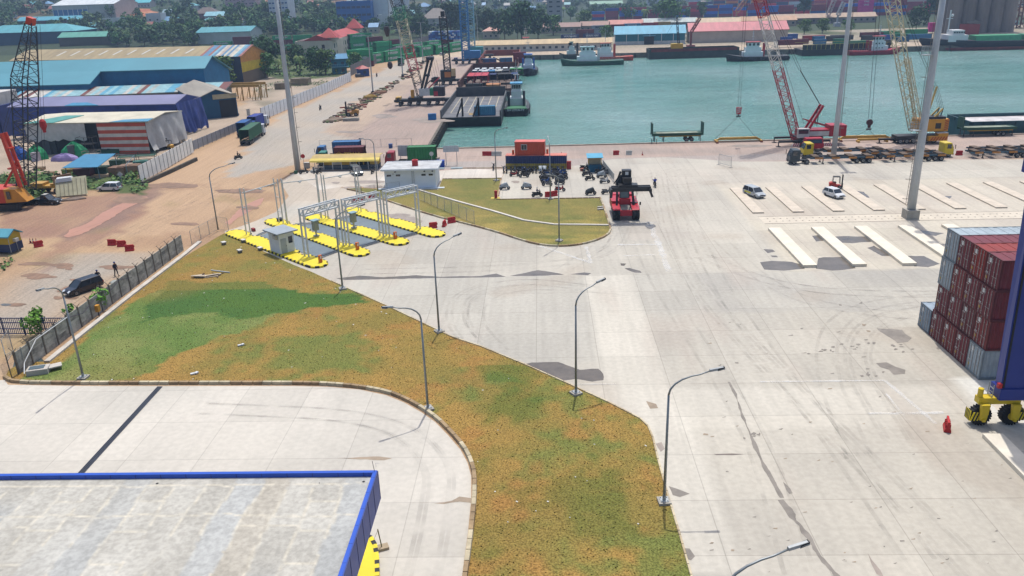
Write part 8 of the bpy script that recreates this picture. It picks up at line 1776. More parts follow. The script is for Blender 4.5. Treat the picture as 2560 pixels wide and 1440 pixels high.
for k in range(3): MB().mat(GLASS).box(W1*(.25+.25*k)-.9,-.06,1.4,W1*(.25+.25*k)+.9,.0,3.2).build('window',None,r)
for k in range(13):
    c=q0+Vector((dx,dy))*D2*(k+.8)/13.6; 
    for z in (5.4,1.4): MB().mat(GLASS).cb(c.x-nx_*.06,c.y-ny_*.06,z,1.5,.14,2.4,an).build('window',None,r)
# mosaic gate
A,B=G2(1074,122),G2(1150,121); Av,Bv=Vector(A),Vector(B); r=root('port_gate','port gate with blue and white chequered beam over white pillars','gate',(A[0],A[1],0),math.atan2((Bv-Av).y,(Bv-Av).x)); Lw=(Bv-Av).length; mb=MB().mat(WHT)
for x in (0,Lw*.42,Lw*.8,Lw-2.2): MB().mat(WHT).box(x,0,0,x+2.2,5,5.2).build('pillar',None,r)
mb=MB(); rg=random.Random(4)
for i in range(18):
    for j in range(5): mb.mat(M([(40,84,170),(60,110,190),(30,60,130),(226,230,234),(90,150,210)][rg.randrange(5)],.6)); mb.box(i*Lw/18,-.5-.01*((i+j)%2),5.2+j*.95,(i+1)*Lw/18,5,5.2+(j+1)*.95)
mb.build('beam',None,r)
for l,px0,px1,y_ in (('white gate office left of the mosaic gate opening',1083,1100,118),('low white guard booth under the mosaic gate',1118,1130,119)): bld('gate_office',l,'booth',G2(px0,y_),G2(px1,y_),5,3.2,'flat',0,(220,224,224),(200,200,196),wf=2)
# small tower lamps along the road and far quay
def slim(label,px,py,h,arms=2):
    p=G(px,py); r=root('street_light',label,'street light',(p.x,p.y,0),0,'straight grey street lights along the road'); m=M((196,198,196),.5); MB().mat(m).tube([(0,0,0),(0,0,h)],[.28,.14],8).build('pole',None,r); mb=MB().mat(m)
    for k in range(arms): t=k*math.pi*2/arms; mb.bar((0,0,h),(math.cos(t)*1.4,math.sin(t)*1.4,h+.2),.12); mb.cb(math.cos(t)*1.6,math.sin(t)*1.6,h+.1,.8,.4,.15)
    mb.build('lamp_head',None,r); MB().mat(DSTEEL).box(-.5,-.4,0,.5,.4,1.2).build('box',None,r)
slim('street light on the soil strip opposite the white fence end',933,236,20); slim('street light on the soil strip near the yellow carrier crane',1007,193,19); slim('street light farthest up the road before the mosaic gate',1058,158,19); slim('thin lamp pole right of the blue cranes',1195,112,18,2)
# ================================================================ containers: green stacks
GN=(40,170,104); GN2=(52,182,116); CRD=(126,48,58)
cn=[0]
ORD=['first','second','third','fourth','fifth','sixth','seventh','eighth','ninth','tenth','eleventh','twelfth','thirteenth','fourteenth','fifteenth','sixteenth','seventeenth','eighteenth','nineteenth','twentieth','twenty first','twenty second','twenty third','twenty fourth']
TN_=['ground','second','third','fourth','fifth','sixth']
CN={GN:'green',GN2:'bright green',CRD:'maroon'}
def stackrow(where,px,py,n_,tiers,cols,rs,dx=13.4,L_=12.19,rz=0,txt=None,g='',names=None,hid=False):
    rg=random.Random(rs); p=Vector(G2(px,py)); dr=Vector((math.cos(rz),math.sin(rz)))
    for i in range(n_):
        h=tiers[i%len(tiers)]; q=p+dr*dx*i
        for t in range(h):
            c=cols[rg.randrange(len(cols))]; nm_=(names or CN)[c]
            
            if hid and t<h-2:
                HM.mat(M(c,.6,var=.2)); HM.cb(q.x,q.y,t*2.61,L_,2.44,2.6,rz); continue
            o=ck(c,L_,2.6,0 if names else 1).put((q.x+rg.uniform(-.3,.3),q.y+rg.uniform(-.2,.2),t*2.61),rz,'%s container, %s tier, %s column, %s'%(nm_,TN_[t],ORD[i],where),group=g)
            if txt and c in (GN,GN2) and rg.random()<.75: 
                if 'ev' not in globals(): globals()['ev']=text(txt,1.5,'lettering',M((230,236,232),.6),None,(0,0,0),(0,0,0),.02,'CENTER',.05)
                w=ev if not ev.get('used') else None
                if w is None: w=bpy.data.objects.new('lettering',ev.data); C.objects.link(w)
                else: ev['used']=1
                w.parent=o; w.location=(0,-1.3,1.45); w.rotation_euler=(math.pi/2,0,0)
HM=MB()
ge='stacked green line containers behind the warehouses'
stackrow('back row beyond the tan roof',560,124,8,(2,3,2,3,3,2,3,3),[GN,GN2,GN,CRD],1,txt='EVERGREEN',g=ge); stackrow('front row beyond the tan roof',545,140,7,(2,2,3,2,2,3,1),[GN2,GN,CRD],2,txt='EVERGREEN',g=ge)
stackrow('right behind the cream office',895,130,3,(4,3,2),[GN,GN2,CRD],3,rz=.9,txt='EVERGREEN',g=ge); stackrow('along the grey fence, inner line',912,146,6,(2,3,2,2,2,2),[GN2,GN,GN,CRD],4,dx=13.6,rz=.95,txt='EVERGREEN',g=ge); stackrow('along the grey fence, outer line',888,166,7,(2,2,2,1,2,2,2),[GN,GN2,GN],5,dx=14,rz=1.05,txt='EVERGREEN',g=ge)
stackrow('in front of the cream office',835,168,2,(2,3),[GN,CRD],6,txt='EVERGREEN',g=ge)
# ================================================================ far port: warehouses and container yard
FQ=408
def fb(name,label,cat,px0,px1,py,dep,h,**k): return bld(name,label,cat,G2(px0,py),G2(px1,py-(px1-px0)*.022),dep,h,**k)
fb('quay_shed','long cream quay shed with tan roof and small square windows along the inner quay','shed',1178,1528,132,18,3.8,roof='gable',rh=1.8,wallc=(206,204,196),roofc=(206,178,130),wf=22,zs=(1.4,),ww=1.5,wh=1.2,base=0)
fb('warehouse','warehouse with bright blue roof, teal walls and white base on the far quay','warehouse',1537,1712,113,20,5.9,roof='gable',rh=3.8,wallc=(28,122,140),roofc=(70,168,200),base=0)
A,B=Vector(G2(1537,113)),Vector(G2(1712,109)); 
r=[o for o in bpy.data.objects if o.get('label','').startswith('warehouse with bright blue')][0]; Lw=(B-A).length; MB().mat(M((214,216,214))).box(0,-.12,0,Lw,-.03,1.9).build('base_wall',None,r); MB().mat(BLK).box(Lw*.42,-.25,0,Lw*.56,-.13,4.4).build('door',None,r); mb=MB().mat(M((110,180,210))); mb.box(Lw*.4,-1.4,4.7,Lw*.58,-.1,5.0); mb.build('awning',None,r); mb=MB().mat(WHT)
for k in range(7): mb.box(Lw*k/6-.15,-.2,0,Lw*k/6+.15,-.13,5.85)
mb.build('pilaster',None,r)
fb('warehouse','long pink roofed warehouse right of the bright blue roofed one','warehouse',1722,1968,108,22,6.4,roof='gable',rh=4,wallc=(206,190,176),roofc=(206,112,116),base=0)
for k,(x0,x1,y,c,w,l) in enumerate([(1352,1450,84,(150,112,98),(200,182,160),'brown roofed long shed behind the big round tree'),(1450,1520,80,(160,118,100),(196,176,150),'second brown roofed shed in the line behind the quay'),(1520,1605,76,(206,128,112),(206,190,170),'salmon pink roofed shed in the line behind the quay'),(1605,1740,72,(186,196,190),(206,196,176),'pale grey roofed shed in the line behind the quay'),(1742,1850,72,(206,178,140),(196,180,160),'tan and cream roofed shed behind the pink warehouse'),(1852,1990,68,(196,150,110),(190,170,150),'orange tan roofed shed behind the red crane boom'),(1925,2085,62,(176,146,116),(140,130,124),'long brown roofed shed at right behind the small trees'),(2086,2190,58,(180,150,120),(170,160,150),'brown roofed shed end below the magenta containers')]):
    fb('long_shed',l,'shed',x0,x1,y,18,4.2,roof='gable',rh=2.6,wallc=w,roofc=c,wf=int((x1-x0)/14),zs=(1.6,),ww=1.4,wh=1.3)
# lone containers in front of the sheds
tag(HM.build('container_mass'),'lower tiers of containers hidden among the far port yard stacks','containers',kind='stuff') if 0 else None
g2='single containers lined behind the far quay'
for c,nm_,px,py,t,L_,tx in (((124,50,58),'maroon',1462,94,2,12.19,None),((40,60,116),'navy',1480,94,1,12.19,'WAN HAI'),((38,56,110),'dark navy',1425,96,1,12.19,'WAN HAI'),((184,190,194),'light grey',1500,82,2,12.19,'MAERSK'),((150,40,60),'crimson',1540,80,2,12.19,None),((60,150,196),'sky blue',1580,77,2,12.19,'MAERSK'),((206,44,50),'red',1624,75,2,12.19,None),((206,160,60),'yellow ochre',1655,73,2,12.19,None),((206,60,130),'pink',1812,104,1,6.06,None),((40,90,180),'strong blue',1788,105,1,6.06,None),((170,70,60),'brick red',1838,104,1,12.19,None),((40,60,90),'dark blue',1862,102,1,6.06,None),((200,90,60),'orange red',1878,101,1,12.19,None)):
    p=G(px,py)
    for k in range(t):
        o=ck(c,L_,2.6,1).put((p.x,p.y,k*2.61),0,'%s container%s %s'%(nm_,'' if t==1 else (', lower of two,' if k==0 else ', upper of two,'),'beside the blue roofed warehouse %s'%('farther left' if px<1520 else 'farther back') if px<1700 else 'parked before the pink warehouse'),group=g2)
        if tx and k==t-1: text(tx,1.9,'lettering',M((40,60,90) if tx=='MAERSK' and c[0]>150 else (226,230,232),.6),o,(0,-1.3,1.35),(math.pi/2,0,0),.02,'CENTER',.05)
# right side quay clutter: trucks and containers behind the railed barge
cols2={(44,90,170):'blue',(50,140,110):'green',(40,120,170):'light blue',(120,46,56):'maroon',(60,64,70):'black',(176,44,50):'red',(36,130,96):'sea green'}
rg=random.Random(12); k=0; lst=list(cols2)
for row,(py,x0,x1,wh) in enumerate(((118,1975,2235,'in the front line'),(110,1965,2300,'in the middle line'),(102,1965,2330,'in the back line'))):
    x=x0; i=0
    while x<x1:
        c=lst[rg.randrange(7)]; L_=12.19 if rg.random()<.45 else 6.06; p=G(x,py-(x-1965)*.02)
        ck(c,L_,2.6,1).put((p.x,p.y,0 if rg.random()<.5 else 1.1),rg.uniform(-.05,.05),'%s %s box container, %s %s behind railed barge'%('long' if L_>9 else 'short',cols2[c],ORD[i],wh),group='containers and boxes behind the railed barge'); x+=(L_+rg.uniform(1.5,4))*(5.0); i+=1
# container yard
Y4={(158,50,74):'maroon',(140,46,66):'dark maroon',(46,72,150):'navy',(46,110,196):'blue',(214,48,70):'red',(190,198,204):'grey',(226,120,60):'orange',(60,72,120):'slate'}
yc=list(Y4); MG={(206,44,138):'magenta',(196,40,130):'deep magenta'}
gy='stacked containers of the far port yard'
stackrow('nearest row of far yard',1495,50,14,(3,4,4,4,3,4,4,4,4,4,3,4,4,3),[yc[0],yc[2],yc[4],yc[3],yc[1],yc[0]],21,dx=13.2,rz=-.09,g=gy,names=Y4)
stackrow('second row of far yard',1735,30,16,(5,4,5,5,4,5,5,5,4,5,5,5,4,5,4,5),[yc[0],yc[1],yc[0],yc[2],yc[6],yc[5],yc[7],yc[4]],22,dx=13.2,rz=-.08,g=gy,names=Y4,hid=True)
stackrow('third row of far yard',1900,20,17,(5,6,5,5,6,5,6,5,5,6,5,6,5,6,5,5,6),[yc[0],yc[1],yc[3],yc[4],yc[0],yc[6]],23,dx=13.4,rz=-.07,g=gy,names=Y4,hid=True)
stackrow('row below the crane booms',1925,46,14,(4,4,3,4,5,4,4,4,5,4,4,4,4,3),[yc[0],yc[3],yc[1],yc[4],yc[0]],24,dx=13.2,rz=-.08,g=gy,names=Y4,hid=True)
tag(HM.build('container_mass'),kind='stuff')
for k,(px,py,t) in enumerate(((2158,40,5),(2340,78,2))):
    p=G(px,py)
    for j in range(t):
        o=ck((206,44,138),12.19,2.6,0).put((p.x,p.y-3,j*2.61),-.08,'magenta lettered container, %s tier, %s'%(TN_[j],'in the stack under the mast at right' if k==0 else 'standing on the quay beside the thick mast'),group='magenta lettered containers')
        if j>=t-2: text('ONE',2.0,'lettering',M((236,220,230),.6),o,(0,-1.3,1.35),(math.pi/2,0,0),.02,'CENTER',.06)
for px,py,c,n_ in ((2290,86,(40,150,90),'left'),(2225,90,(44,156,96),'middle'),(2190,93,(50,150,110),'right')): 
    p=G(px,py); ck(c,12.19,2.9,1).put((p.x,p.y,0),-.05,'long green container lying on the far quay, %s of three'%{'left':'rightmost','middle':'middle','right':'leftmost'}[n_],group='long green containers on the far quay')
# silos
p=G(2455,82); r=root('grain_silo','huge weathered concrete silo block at the top right','silo',(p.x,p.y,0),-.05); mb=MB()
for k in range(5):
    MB().mat(M((150,140,132),.9,var=.3,sc=.08,stretch=(1,1,.25))).cyl(-16+k*7.6,3,-1,38,4.1,16).build('silo_bin',None,r)
MB().mat(M((120,112,106),.9,var=.3,sc=.1)).box(-20,5,-1,18,14,41).build('tower',None,r)
# port booms, tower frame
for l,a,b_,Y_,w,c in (('pale lattice boom leaning over the far container stacks',(2070,38),(2092,-15),640,2.4,(206,190,190)),('orange lattice boom leaning behind the red crane',(1842,30),(1878,-20),640,2.6,(206,150,120)),('white lattice boom beside the middle mast',(2095,38),(2110,5),600,2.2,(206,206,210)),('blue lattice boom at the far right above the silo',(2542,20),(2525,-20),560,2.2,(150,190,200)),('thin red lattice boom on the far barge shed',(1728,80),(1750,45),440,1.2,(150,80,76))):
    r=root('lattice_boom',l,'crane',tuple(V(a[0],a[1],Y_))); mb=MB(); lattice(mb,V(a[0],a[1],Y_),V(b_[0],b_[1],Y_),w,w,12,.35,mats=[M(c,.6)],up=Vector((0,1,0))); q=V(a[0],a[1],Y_); mb.mat(M(c,.6)); mb.bar(q,(q.x,q.y,0),1.0); mb.cb(q.x,q.y,0,4,4,2.5); rel(mb,'boom',r)
p=G(2545,70); r=root('steel_tower','rusty steel frame tower at the top right corner','tower',(p.x,p.y,0)); mb=MB(); lattice(mb,(0,0,0),(0,0,24),5,5,6,.6,mats=[M((110,64,56),.7)]); mb.build('frame',None,r)
# ================================================================ town buildings on the hillside
def tb(name,label,px0,px1,py,dep,h,cat='building',**k):
    a=GT(px0,py); b_=GT(px1,py)
    if not a or not b_: return
    b_.y=a.y-(b_.x-a.x)*.02; return bld(name,label,cat,a,b_,dep,h,z0=min(a.z,terr(b_.x,b_.y)),base=-6,**k)
tb('school_hall','large hall with white roof and bright blue glazed front on the hillside',138,268,52,45,13,roofc=(226,232,232),wallc=(206,202,192),rh=5)
r=[o for o in bpy.data.objects if o.get('label','').startswith('large hall with white')][0]
mb=MB().mat(M((30,120,180),.5)); mb.box(0,-.6,1,34,-.1,9); mb.build('glazing',None,r); mb=MB().mat(WHT)
for k in range(8): mb.box(k*4.8,-.9,0,k*4.8+.5,-.6,12 if k in(0,7) else 9.5)
mb.build('frame',None,r)
T=[('hall','teal roofed low hall left of the white roofed hall',45,178,66,14,4,dict(roofc=(80,170,190),wallc=(110,70,70))),('house','white house with flat front beside the dark round tree',262,312,78,12,9,dict(roof='flat',wallc=(226,226,220),wf=3,zs=(1,5))),
('building','white block below the hilltop road at the left',290,350,14,14,10,dict(wallc=(220,206,200),roofc=(176,90,84),wf=6,zs=(1,4.5))),('hall','teal roofed open hall near the top left',336,381,18,14,5,dict(roofc=(80,190,200),wallc=(200,190,180),wf=5)),
('house','white house with arched front left of the tall pine',370,402,72,10,11,dict(roof='flat',wallc=(220,222,220),wf=2,zs=(2,6))),('house','grey roofed house right of the red earth',408,428,48,10,5,dict(roofc=(150,180,190),wallc=(206,210,210),wf=2)),('house','light blue roofed small house among the trees',395,425,70,10,5,dict(roofc=(110,160,200),wallc=(214,214,210),wf=3)),
('house','brown hip roofed house in the middle of the trees',486,535,50,14,5,dict(roof='hip',rh=5,roofc=(110,92,84),wallc=(170,110,100),wf=3)),('hall','pale blue roofed hall right of the brown roofed house',513,571,52,12,4,dict(roofc=(140,200,214),wallc=(206,210,206),wf=6)),
('apartment','pink and white apartment block at the top',565,636,24,14,13,dict(roof='flat',wallc=(206,170,170),wf=8,zs=(1,5,9),winc=(60,60,80))),('tower_block','tall white tower block with blue windows at the top',676,728,50,20,40,dict(roof='flat',wallc=(222,226,230),wf=6,zs=(2,6,10,14,18,22,26,30,34),winc=(70,100,150),ww=2)),
('house','small red house beside the lawn clearing',722,752,62,8,5,dict(roof='flat',wallc=(150,60,64),wf=3)),('office','blue and white four storey office with dark window bands',845,937,66,24,20,dict(roof='flat',wallc=(44,116,190),wf=7,zs=(2.5,9,15),winc=(60,80,110),ww=3.4,wh=1.8)),
('office','white stair block joined to the blue office',938,975,66,26,22,dict(roof='flat',wallc=(230,232,232),wf=2,zs=(2,8))),('office','white annex right of the blue office',948,975,70,14,10,dict(roof='flat',wallc=(232,232,228),wf=2,zs=(2,))),
('building','white building with pinkish red roof behind the blue office',935,1022,30,24,14,dict(roofc=(186,90,96),wallc=(216,216,214),wf=8,zs=(2,7))),('house','white house with bright blue hip roof',1040,1081,30,14,6,dict(roof='hip',rh=4,roofc=(60,130,180),wallc=(220,214,200),wf=4)),
('house','big brown hip roofed house beside the blue crane',1055,1128,66,18,7,dict(roof='hip',rh=8,roofc=(116,104,98),wallc=(200,196,186),wf=8,ww=1.6)),('house','pink roofed low house right of the gate',1208,1246,98,14,5,dict(roof='hip',rh=3,roofc=(206,140,120),wallc=(214,200,180),wf=3)),
('warehouse','teal roofed warehouse at the far left edge',-60,155,118,30,9,dict(roofc=(80,170,180),wallc=(40,84,110),roof='hip',rh=5)),('shed','open teal roofed shed behind the tan roof',150,283,116,14,6,dict(roofc=(90,170,150),wallc=(90,84,70))),('warehouse','pale gabled shed with teal roof near the green stacks',495,622,112,24,8,dict(roofc=(70,160,170),wallc=(206,214,206))),
('shed','long grey roof among the trees at the centre top',868,920,16,14,6,dict(roofc=(150,160,150),wallc=(150,150,140))),('unfinished_tower','unfinished grey concrete tower with open floors',1368,1406,60,16,34,dict(roof='flat',wallc=(170,172,170),wf=2,zs=(2,6,10,14,18,22,26),winc=(40,40,44),ww=3)),
('building','blue roofed long hall behind the round tree',1278,1340,38,20,8,dict(roofc=(90,150,190),wallc=(190,196,200))),('building','white domed complex at the centre top',1290,1330,16,16,12,dict(roof='flat',wallc=(206,206,204),wf=5,zs=(2,6))),('building','green roofed white terraces behind the container yard',1475,1560,26,16,7,dict(roofc=(120,170,140),wallc=(200,206,200),wf=9)),
('warehouse','big pale roofed warehouse behind the trees at right',2262,2395,26,30,11,dict(roofc=(190,206,210),wallc=(200,196,180))),('warehouse','second pale roofed warehouse at the top right',2380,2420,24,26,9,dict(roofc=(186,200,204),wallc=(206,190,170))),('house','small blue roofed house at the right beside the silo',2500,2535,44,12,6,dict(roofc=(60,150,180),wallc=(90,120,150))),
('house','grey house on the quay below the trees at right',2415,2455,84,12,6,dict(roofc=(150,140,124),wallc=(150,150,150),wf=2)),('shed','brick red shed at the right end behind the ship',2412,2455,88,8,5,dict(roof='flat',wallc=(150,60,60))),('hall','long low white hall at the top centre',1620,1700,14,20,8,dict(roofc=(206,210,214),wallc=(200,204,208),wf=6)),('hall','cream long hall at the upper middle',1640,1760,6,20,9,dict(roofc=(214,216,218),wallc=(206,206,206),wf=6)),
('building','white apartment rows at the top right of centre',1340,1366,6,14,14,dict(roof='flat',wallc=(214,214,216),wf=4,zs=(2,6,10)))]
for nm_,l,x0,x1,y,dep,h,k in T: tb(nm_,l,x0,x1,y,dep,h,**k)
# generic small houses, each different
rg=random.Random(31); wc=[('white',(220,220,214)),('cream',(214,204,180)),('grey',(170,172,172)),('pink',(206,170,160)),('pale blue',(170,190,206))]; rcs=[('rust red',(160,90,76)),('teal',(90,170,180)),('brown',(120,96,84)),('light blue',(120,170,210)),('grey',(150,150,148)),('orange',(190,120,84))]
used={}; boxes=[(x0-8,x1+8,y-30,y+6) for _,_,x0,x1,y,_,_,_ in T]+[(130,275,5,60)]
k=0; tries=0
while k<72 and tries<4000:
    tries+=1; px=rg.uniform(-20,1480) if rg.random()<.8 else rg.uniform(1500,2560); py=rg.uniform(2,84) if px<1150 else rg.uniform(-5,22)
    if any(a<px<b_ and c<py<d for a,b_,c,d in boxes) or (280<px<400 and py<56) or (px<1150 and py>40 and px>560 and rg.random()<.5): continue
    w_=rg.uniform(10,26)*(1 if py>25 else .8); 
    if GT(px,py) is None or GT(px+w_,py) is None: continue
    a,b_=wc[rg.randrange(5)],rcs[rg.randrange(6)]; key=(a[0],b_[0]); used[key]=used.get(key,0)+1; z='lower' if py>45 else ('middle' if py>22 else 'upper')
    tb('house','%s house with %s roof, number placed'%(a[0],b_[0]),px,px+w_,py,9,4.5,'house',roof='hip' if rg.random()<.4 else 'gable',rh=2.6,wallc=a[1],roofc=b_[1],wf=2,ww=1.4)
    boxes.append((px-6,px+w_+6,py-8,py+3)); k+=1
# give every generic house its own label from left to right
hs=sorted([o for o in bpy.data.objects if o.get('label','').endswith('number placed')],key=lambda o:o.location.x/o.location.y); cnt={}
tot={}
for o in hs: q=o['label'].split(',')[0]; tot[q]=tot.get(q,0)+1
for o in hs:
    q=o['label'].split(',')[0]; cnt[q]=cnt.get(q,0)+1; o['label']=(q+' among the hillside trees') if tot[q]==1 else '%s, %s of its kind from the left'%(q,ORD[cnt[q]-1]); o['group']='small town houses on the hillside'
# ================================================================ trees
TK=[tree_kit(11,4.8,7,3,300,.62,((70,104,56),(92,124,68),(50,84,46))),tree_kit(12,5.4,7.5,3,300,.68,((58,92,50),(78,108,62),(42,72,42))),tree_kit(13,4.2,8.5,3.5,280,.62,((74,104,58),(96,122,72),(54,84,48))),tree_kit(14,3.4,6.5,2.6,220,.55,((88,112,66),(108,128,76),(66,92,54)))]
TL=['dark leafy tree on the wooded hillside','very dark dense tree on the wooded hillside','mid green tall tree on the wooded hillside','paler green small tree on the wooded hillside']
bx2=[(a+4,b_-4,c+6,d-2) for a,b_,c,d in boxes]+[(x0-3,x1+3,y-20,y+11) for _,_,x0,x1,y,_,_,_ in T if x0<1300]
k=0; tries=0; rg=random.Random(77); cand=[]
while len(cand)<262 and tries<9000:
    tries+=1; px=rg.uniform(-40,1170) if rg.random()<.86 else rg.uniform(1230,1760); py=rg.uniform(30,122) if px<640 else (rg.uniform(30,96) if px<1060 else rg.uniform(28,70))
    if px>1230: py=rg.uniform(22,56)
    if any(a<px<b_ and c<py<d for a,b_,c,d in bx2) or (285<px<390 and 20<py<56) or (740<px<1000 and py>88) or (px>1060 and px<1180 and py>100): continue
    if any(abs(px-q[0])<13*(.3+q[1]/90) and abs(py-q[1])<4.2 for q in cand): continue
    cand.append((px,py))
for px,py in cand:
    p=GT(px,py)
    if p is None: continue
    i=rg.randrange(4); TK[i].put((p.x,p.y,p.z-.5),rg.uniform(0,6.28),TL[i]+(' beyond the warehouses' if px<1150 else ' behind the far quay sheds'),rg.uniform(.8,1.35),'trees on the hillside' if px<1150 else 'trees behind the far quay sheds')
BT=tree_kit(21,7.5,11,3,1300,.6,((44,80,44),(62,98,52),(32,60,38)),16)
def nt_(kit,l,px,py,s=1,z=0): p=G(px,py); return kit.put((p.x,p.y,z),px*.7,l,s)
nt_(BT,'biggest dark round tree at the corner of the far quay',1305,101,1.6); nt_(BT,'dark tree left of the biggest round tree at the far quay corner',1262,99,1.2); nt_(BT,'dark tree right of the biggest round tree at the far quay corner',1345,97,1.2); nt_(BT,'dark tree behind the mosaic gate',1165,90,1.2); nt_(BT,'dark tree left of the mosaic gate',1050,96,1.1); nt_(BT,'dark tree right of the blue cranes',1225,84,1.1); NT=tree_kit(22,4.2,6.5,2.2,900,.38,((72,104,50),(94,124,64),(54,84,42)),12)
nt_(NT,'leafy tree at the end of the teal warehouse, left crown',520,222,1.3); nt_(NT,'leafy tree at the end of the teal warehouse, right crown',557,220,1.35); nt_(NT,'round tree beside the palm at the far quay shed',1383,88,1.5); nt_(NT,'round tree in front of the brown sheds',1462,72,1.5); nt_(NT,'large spreading tree in front of the pale grey roofed shed',1672,68,2.3); nt_(NT,'small tree beside the blue roofed warehouse',1516,100,1.0)
nt_(BT,'big dark tree beside the tall mast in the left yard',672,178,.95); nt_(BT,'dark tree behind the tall mast',662,158,.9); nt_(BT,'dark bushy tree left of the lookout hut',790,186,.75); nt_(BT,'dark tree in front of the cream office',742,175,.75); nt_(NT,'pale green tree by the green containers',815,186,1.2); nt_(NT,'small tree beside the grey fence by the containers',888,176,.9); nt_(NT,'leafy tree right of the yellow gable',664,196,1.2)
nt_(BT,'wide dark tree right of the thick mast top',2390,72,1.1); nt_(BT,'broad tree in front of the silo',2425,76,1.2); nt_(BT,'dark tree left of the thick mast top',2290,74,.9); nt_(NT,'small tree along the far quay behind the blue containers',2010,86,1.0); nt_(NT,'second small tree along the far quay behind the blue containers',2055,84,1.0); nt_(NT,'third small tree along the far quay behind the blue containers',2120,82,.9)
PT=tree_kit(25,5,15,4,1100,.6,((70,92,70),(86,106,80),(54,76,58)),14); nt_(PT,'tall dark casuarina between the silo and the thick mast',2320,62,1.5); nt_(PT,'tall casuarina in front of the far container stacks',2008,48,1.35); nt_(PT,'tall dark pine among the trees behind the tan roof',465,112,1.15); nt_(PT,'tall grey green trees behind the mosaic gate, left one',1128,98,1.5); nt_(PT,'tall grey green trees behind the mosaic gate, right one',1212,92,1.2); nt_(PT,'second tall casuarina beside the silo',2350,60,1.2)
PK=palm_kit(3)
for l,px,py,s in (('palm tree in front of the cream office, nearest the fence',752,188,1.15),('palm tree beside the tall mast',715,178,1.0),('palm tree at the left of the palm cluster',700,186,.9),('palm tree below the pale lookout hut',800,186,.9),('palm tree at the foot of the big round tree',1293,98,1.3),('tall palm behind the quay shed roof',1360,50,1.5),('palm beside the unfinished tower',1388,48,1.4),('palm right of the unfinished tower',1408,44,1.4),('palm in front of the stacked navy containers',1612,56,1.5),('palm among the hillside trees at the top centre',770,58,1.3)):
    p=GT(px,py) if py<90 else G(px,py); PK.put((p.x,p.y,p.z),px,l,s)
# far wood and undergrowth: masses nobody could count
mb=MB(); rg=random.Random(5); mts=[leafm(c,0) for c in ((56,84,50),(76,100,62),(44,68,44))]
for i in range(1050):
    px=rg.uniform(-60,1500) if i%4 else rg.uniform(1500,2600); py=rg.uniform(-12,40) if px<1200 else rg.uniform(-12,18)
    if i>620: px=rg.uniform(-60,1240); py=rg.uniform(35,112 if px<640 else 88)
    p=GT(px,py)
    if p is None or any(a<px<b_ and c<py<d for a,b_,c,d in bx2) or (285<px<390 and 20<py<56): continue
    s=rg.uniform(.9,1.6)
    for j in range(26):
        t=rg.uniform(0,6.28); rr=rg.uniform(0,5)*s; z=rg.uniform(1,9)*s*(1-rr/9/s); c_0=p+Vector((math.cos(t)*rr,math.sin(t)*rr*.8,z)); a=Vector((rg.uniform(-1,1),rg.uniform(-1,1),rg.uniform(-.5,.5))).normalized(); b2=a.cross(Vector((rg.uniform(-1,1),rg.uniform(-1,1),1))).normalized(); l_=rg.uniform(.9,1.7)
        mb.mat(mts[rg.randrange(3)]); mb.add([c_0-a*l_-b2*l_*.6,c_0+a*l_*.3-b2*l_,c_0+a*l_+b2*l_*.4,c_0-a*l_*.4+b2*l_],[(0,1,2,3)])
tag(mb.build('far_woods',None,fix=False),kind='stuff')
mb=MB(); wts=[M((84,124,54),.8,var=.2),M((108,142,66),.8,var=.2),M((62,96,42),.8,var=.2)]
zones=[(zweed,2600,.5,1.3),(zveg,900,1.0,2.4),(pxpoly((20,640),(38,655),(0,690),(-30,700)),80,.3,.5),(pxpoly((640,215),(700,205),(860,200),(850,212),(700,222),(640,230)),500,.4,.9)]
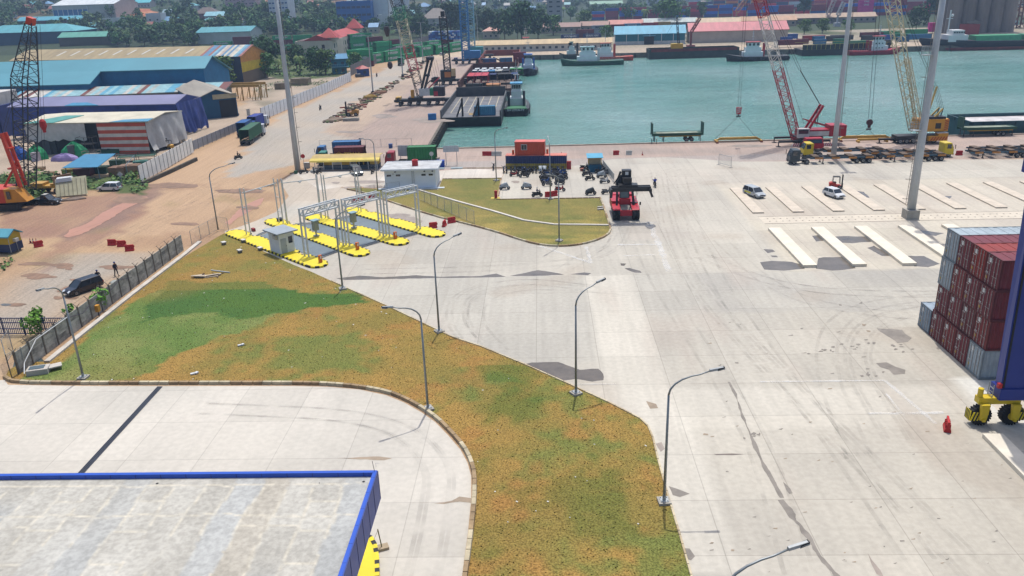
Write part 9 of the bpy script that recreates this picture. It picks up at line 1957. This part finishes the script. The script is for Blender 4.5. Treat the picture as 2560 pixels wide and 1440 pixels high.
for zp,n_,l0,hh in zones:
    xs=[p[0] for p in zp]; ys=[p[1] for p in zp]; k=0; tr=0
    while k<n_ and tr<n_*30:
        tr+=1; x,y=rg.uniform(min(xs),max(xs)),rg.uniform(min(ys),max(ys))
        if not inpoly(x,y,zp) or nz(x,y,.25,5)<-.15: continue
        k+=1; z=rg.uniform(.1,hh)*(.5+.8*max(0,nz(x,y,.3,5)+.3)); a=Vector((rg.uniform(-1,1),rg.uniform(-1,1),rg.uniform(-.4,.6))).normalized(); b2=a.cross(Vector((rg.uniform(-1,1),rg.uniform(-1,1),1))).normalized(); l_=l0*rg.uniform(.4,1); c_0=Vector((x,y,z)); mb.mat(wts[rg.randrange(3)]); mb.add([c_0-a*l_-b2*l_*.5,c_0+a*l_*.3-b2*l_*.7,c_0+a*l_+b2*l_*.4,c_0-a*l_*.4+b2*l_*.6],[(0,1,2,3)])
tag(mb.build('undergrowth',None,fix=False),kind='stuff')
mb=MB(); rm=[M((120,104,86),.9),M((150,130,104),.9),M((86,72,60),.9),M((96,112,60),.9),M((150,70,50),.9)]; sp=[(826,306),(870,280),(905,258),(945,234),(1000,200),(1050,165),(1078,138)]
for i in range(520):
    k=rg.randrange(6); f=rg.random(); a,b_=sp[k],sp[k+1]; p=G(a[0]+(b_[0]-a[0])*f,a[1]+(b_[1]-a[1])*f); mb.mat(rm[rg.randrange(5)]); s_=rg.uniform(.15,.9); mb.cb(p.x+rg.gauss(0,1.3),p.y+rg.gauss(0,1.5),0,s_*rg.uniform(1,3),s_,s_*.45,rg.uniform(0,3))
tag(mb.build('rubble',None,fix=False),kind='stuff')
# masts of the hillside
for l,px,py,h in (('thin red and white radio mast at the centre top',1102,26,30),('white lattice pylon beside the unfinished tower',1338,42,24)):
    p=GT(px,py); r=root('radio_mast',l,'mast',tuple(p)); mb=MB(); lattice(mb,(0,0,0),(0,0,h),3.4,.8,10,.3,mats=[M((200,110,110) if 'red' in l else (220,222,224),.6)]); mb.build('frame',None,r)
# ================================================================ haze
hz=bpy.data.materials.new('haze_air'); hz.use_nodes=True; n=hz.node_tree.nodes; l=hz.node_tree.links; n.remove(n['Principled BSDF']); pv=n.new('ShaderNodeVolumePrincipled'); pv.inputs['Color'].default_value=(.5,.7,1,1); pv.inputs['Density'].default_value=.00021; pv.inputs['Anisotropy'].default_value=.2; l.new(pv.outputs[0],n['Material Output'].inputs['Volume'])
top=max(60,max(terr(x,2990) for x in range(-2200,1900,100))+30,60)
o=MB().box(-2250,-60,-8,1950,3050,top).build('haze',hz); tag(o,kind='stuff')
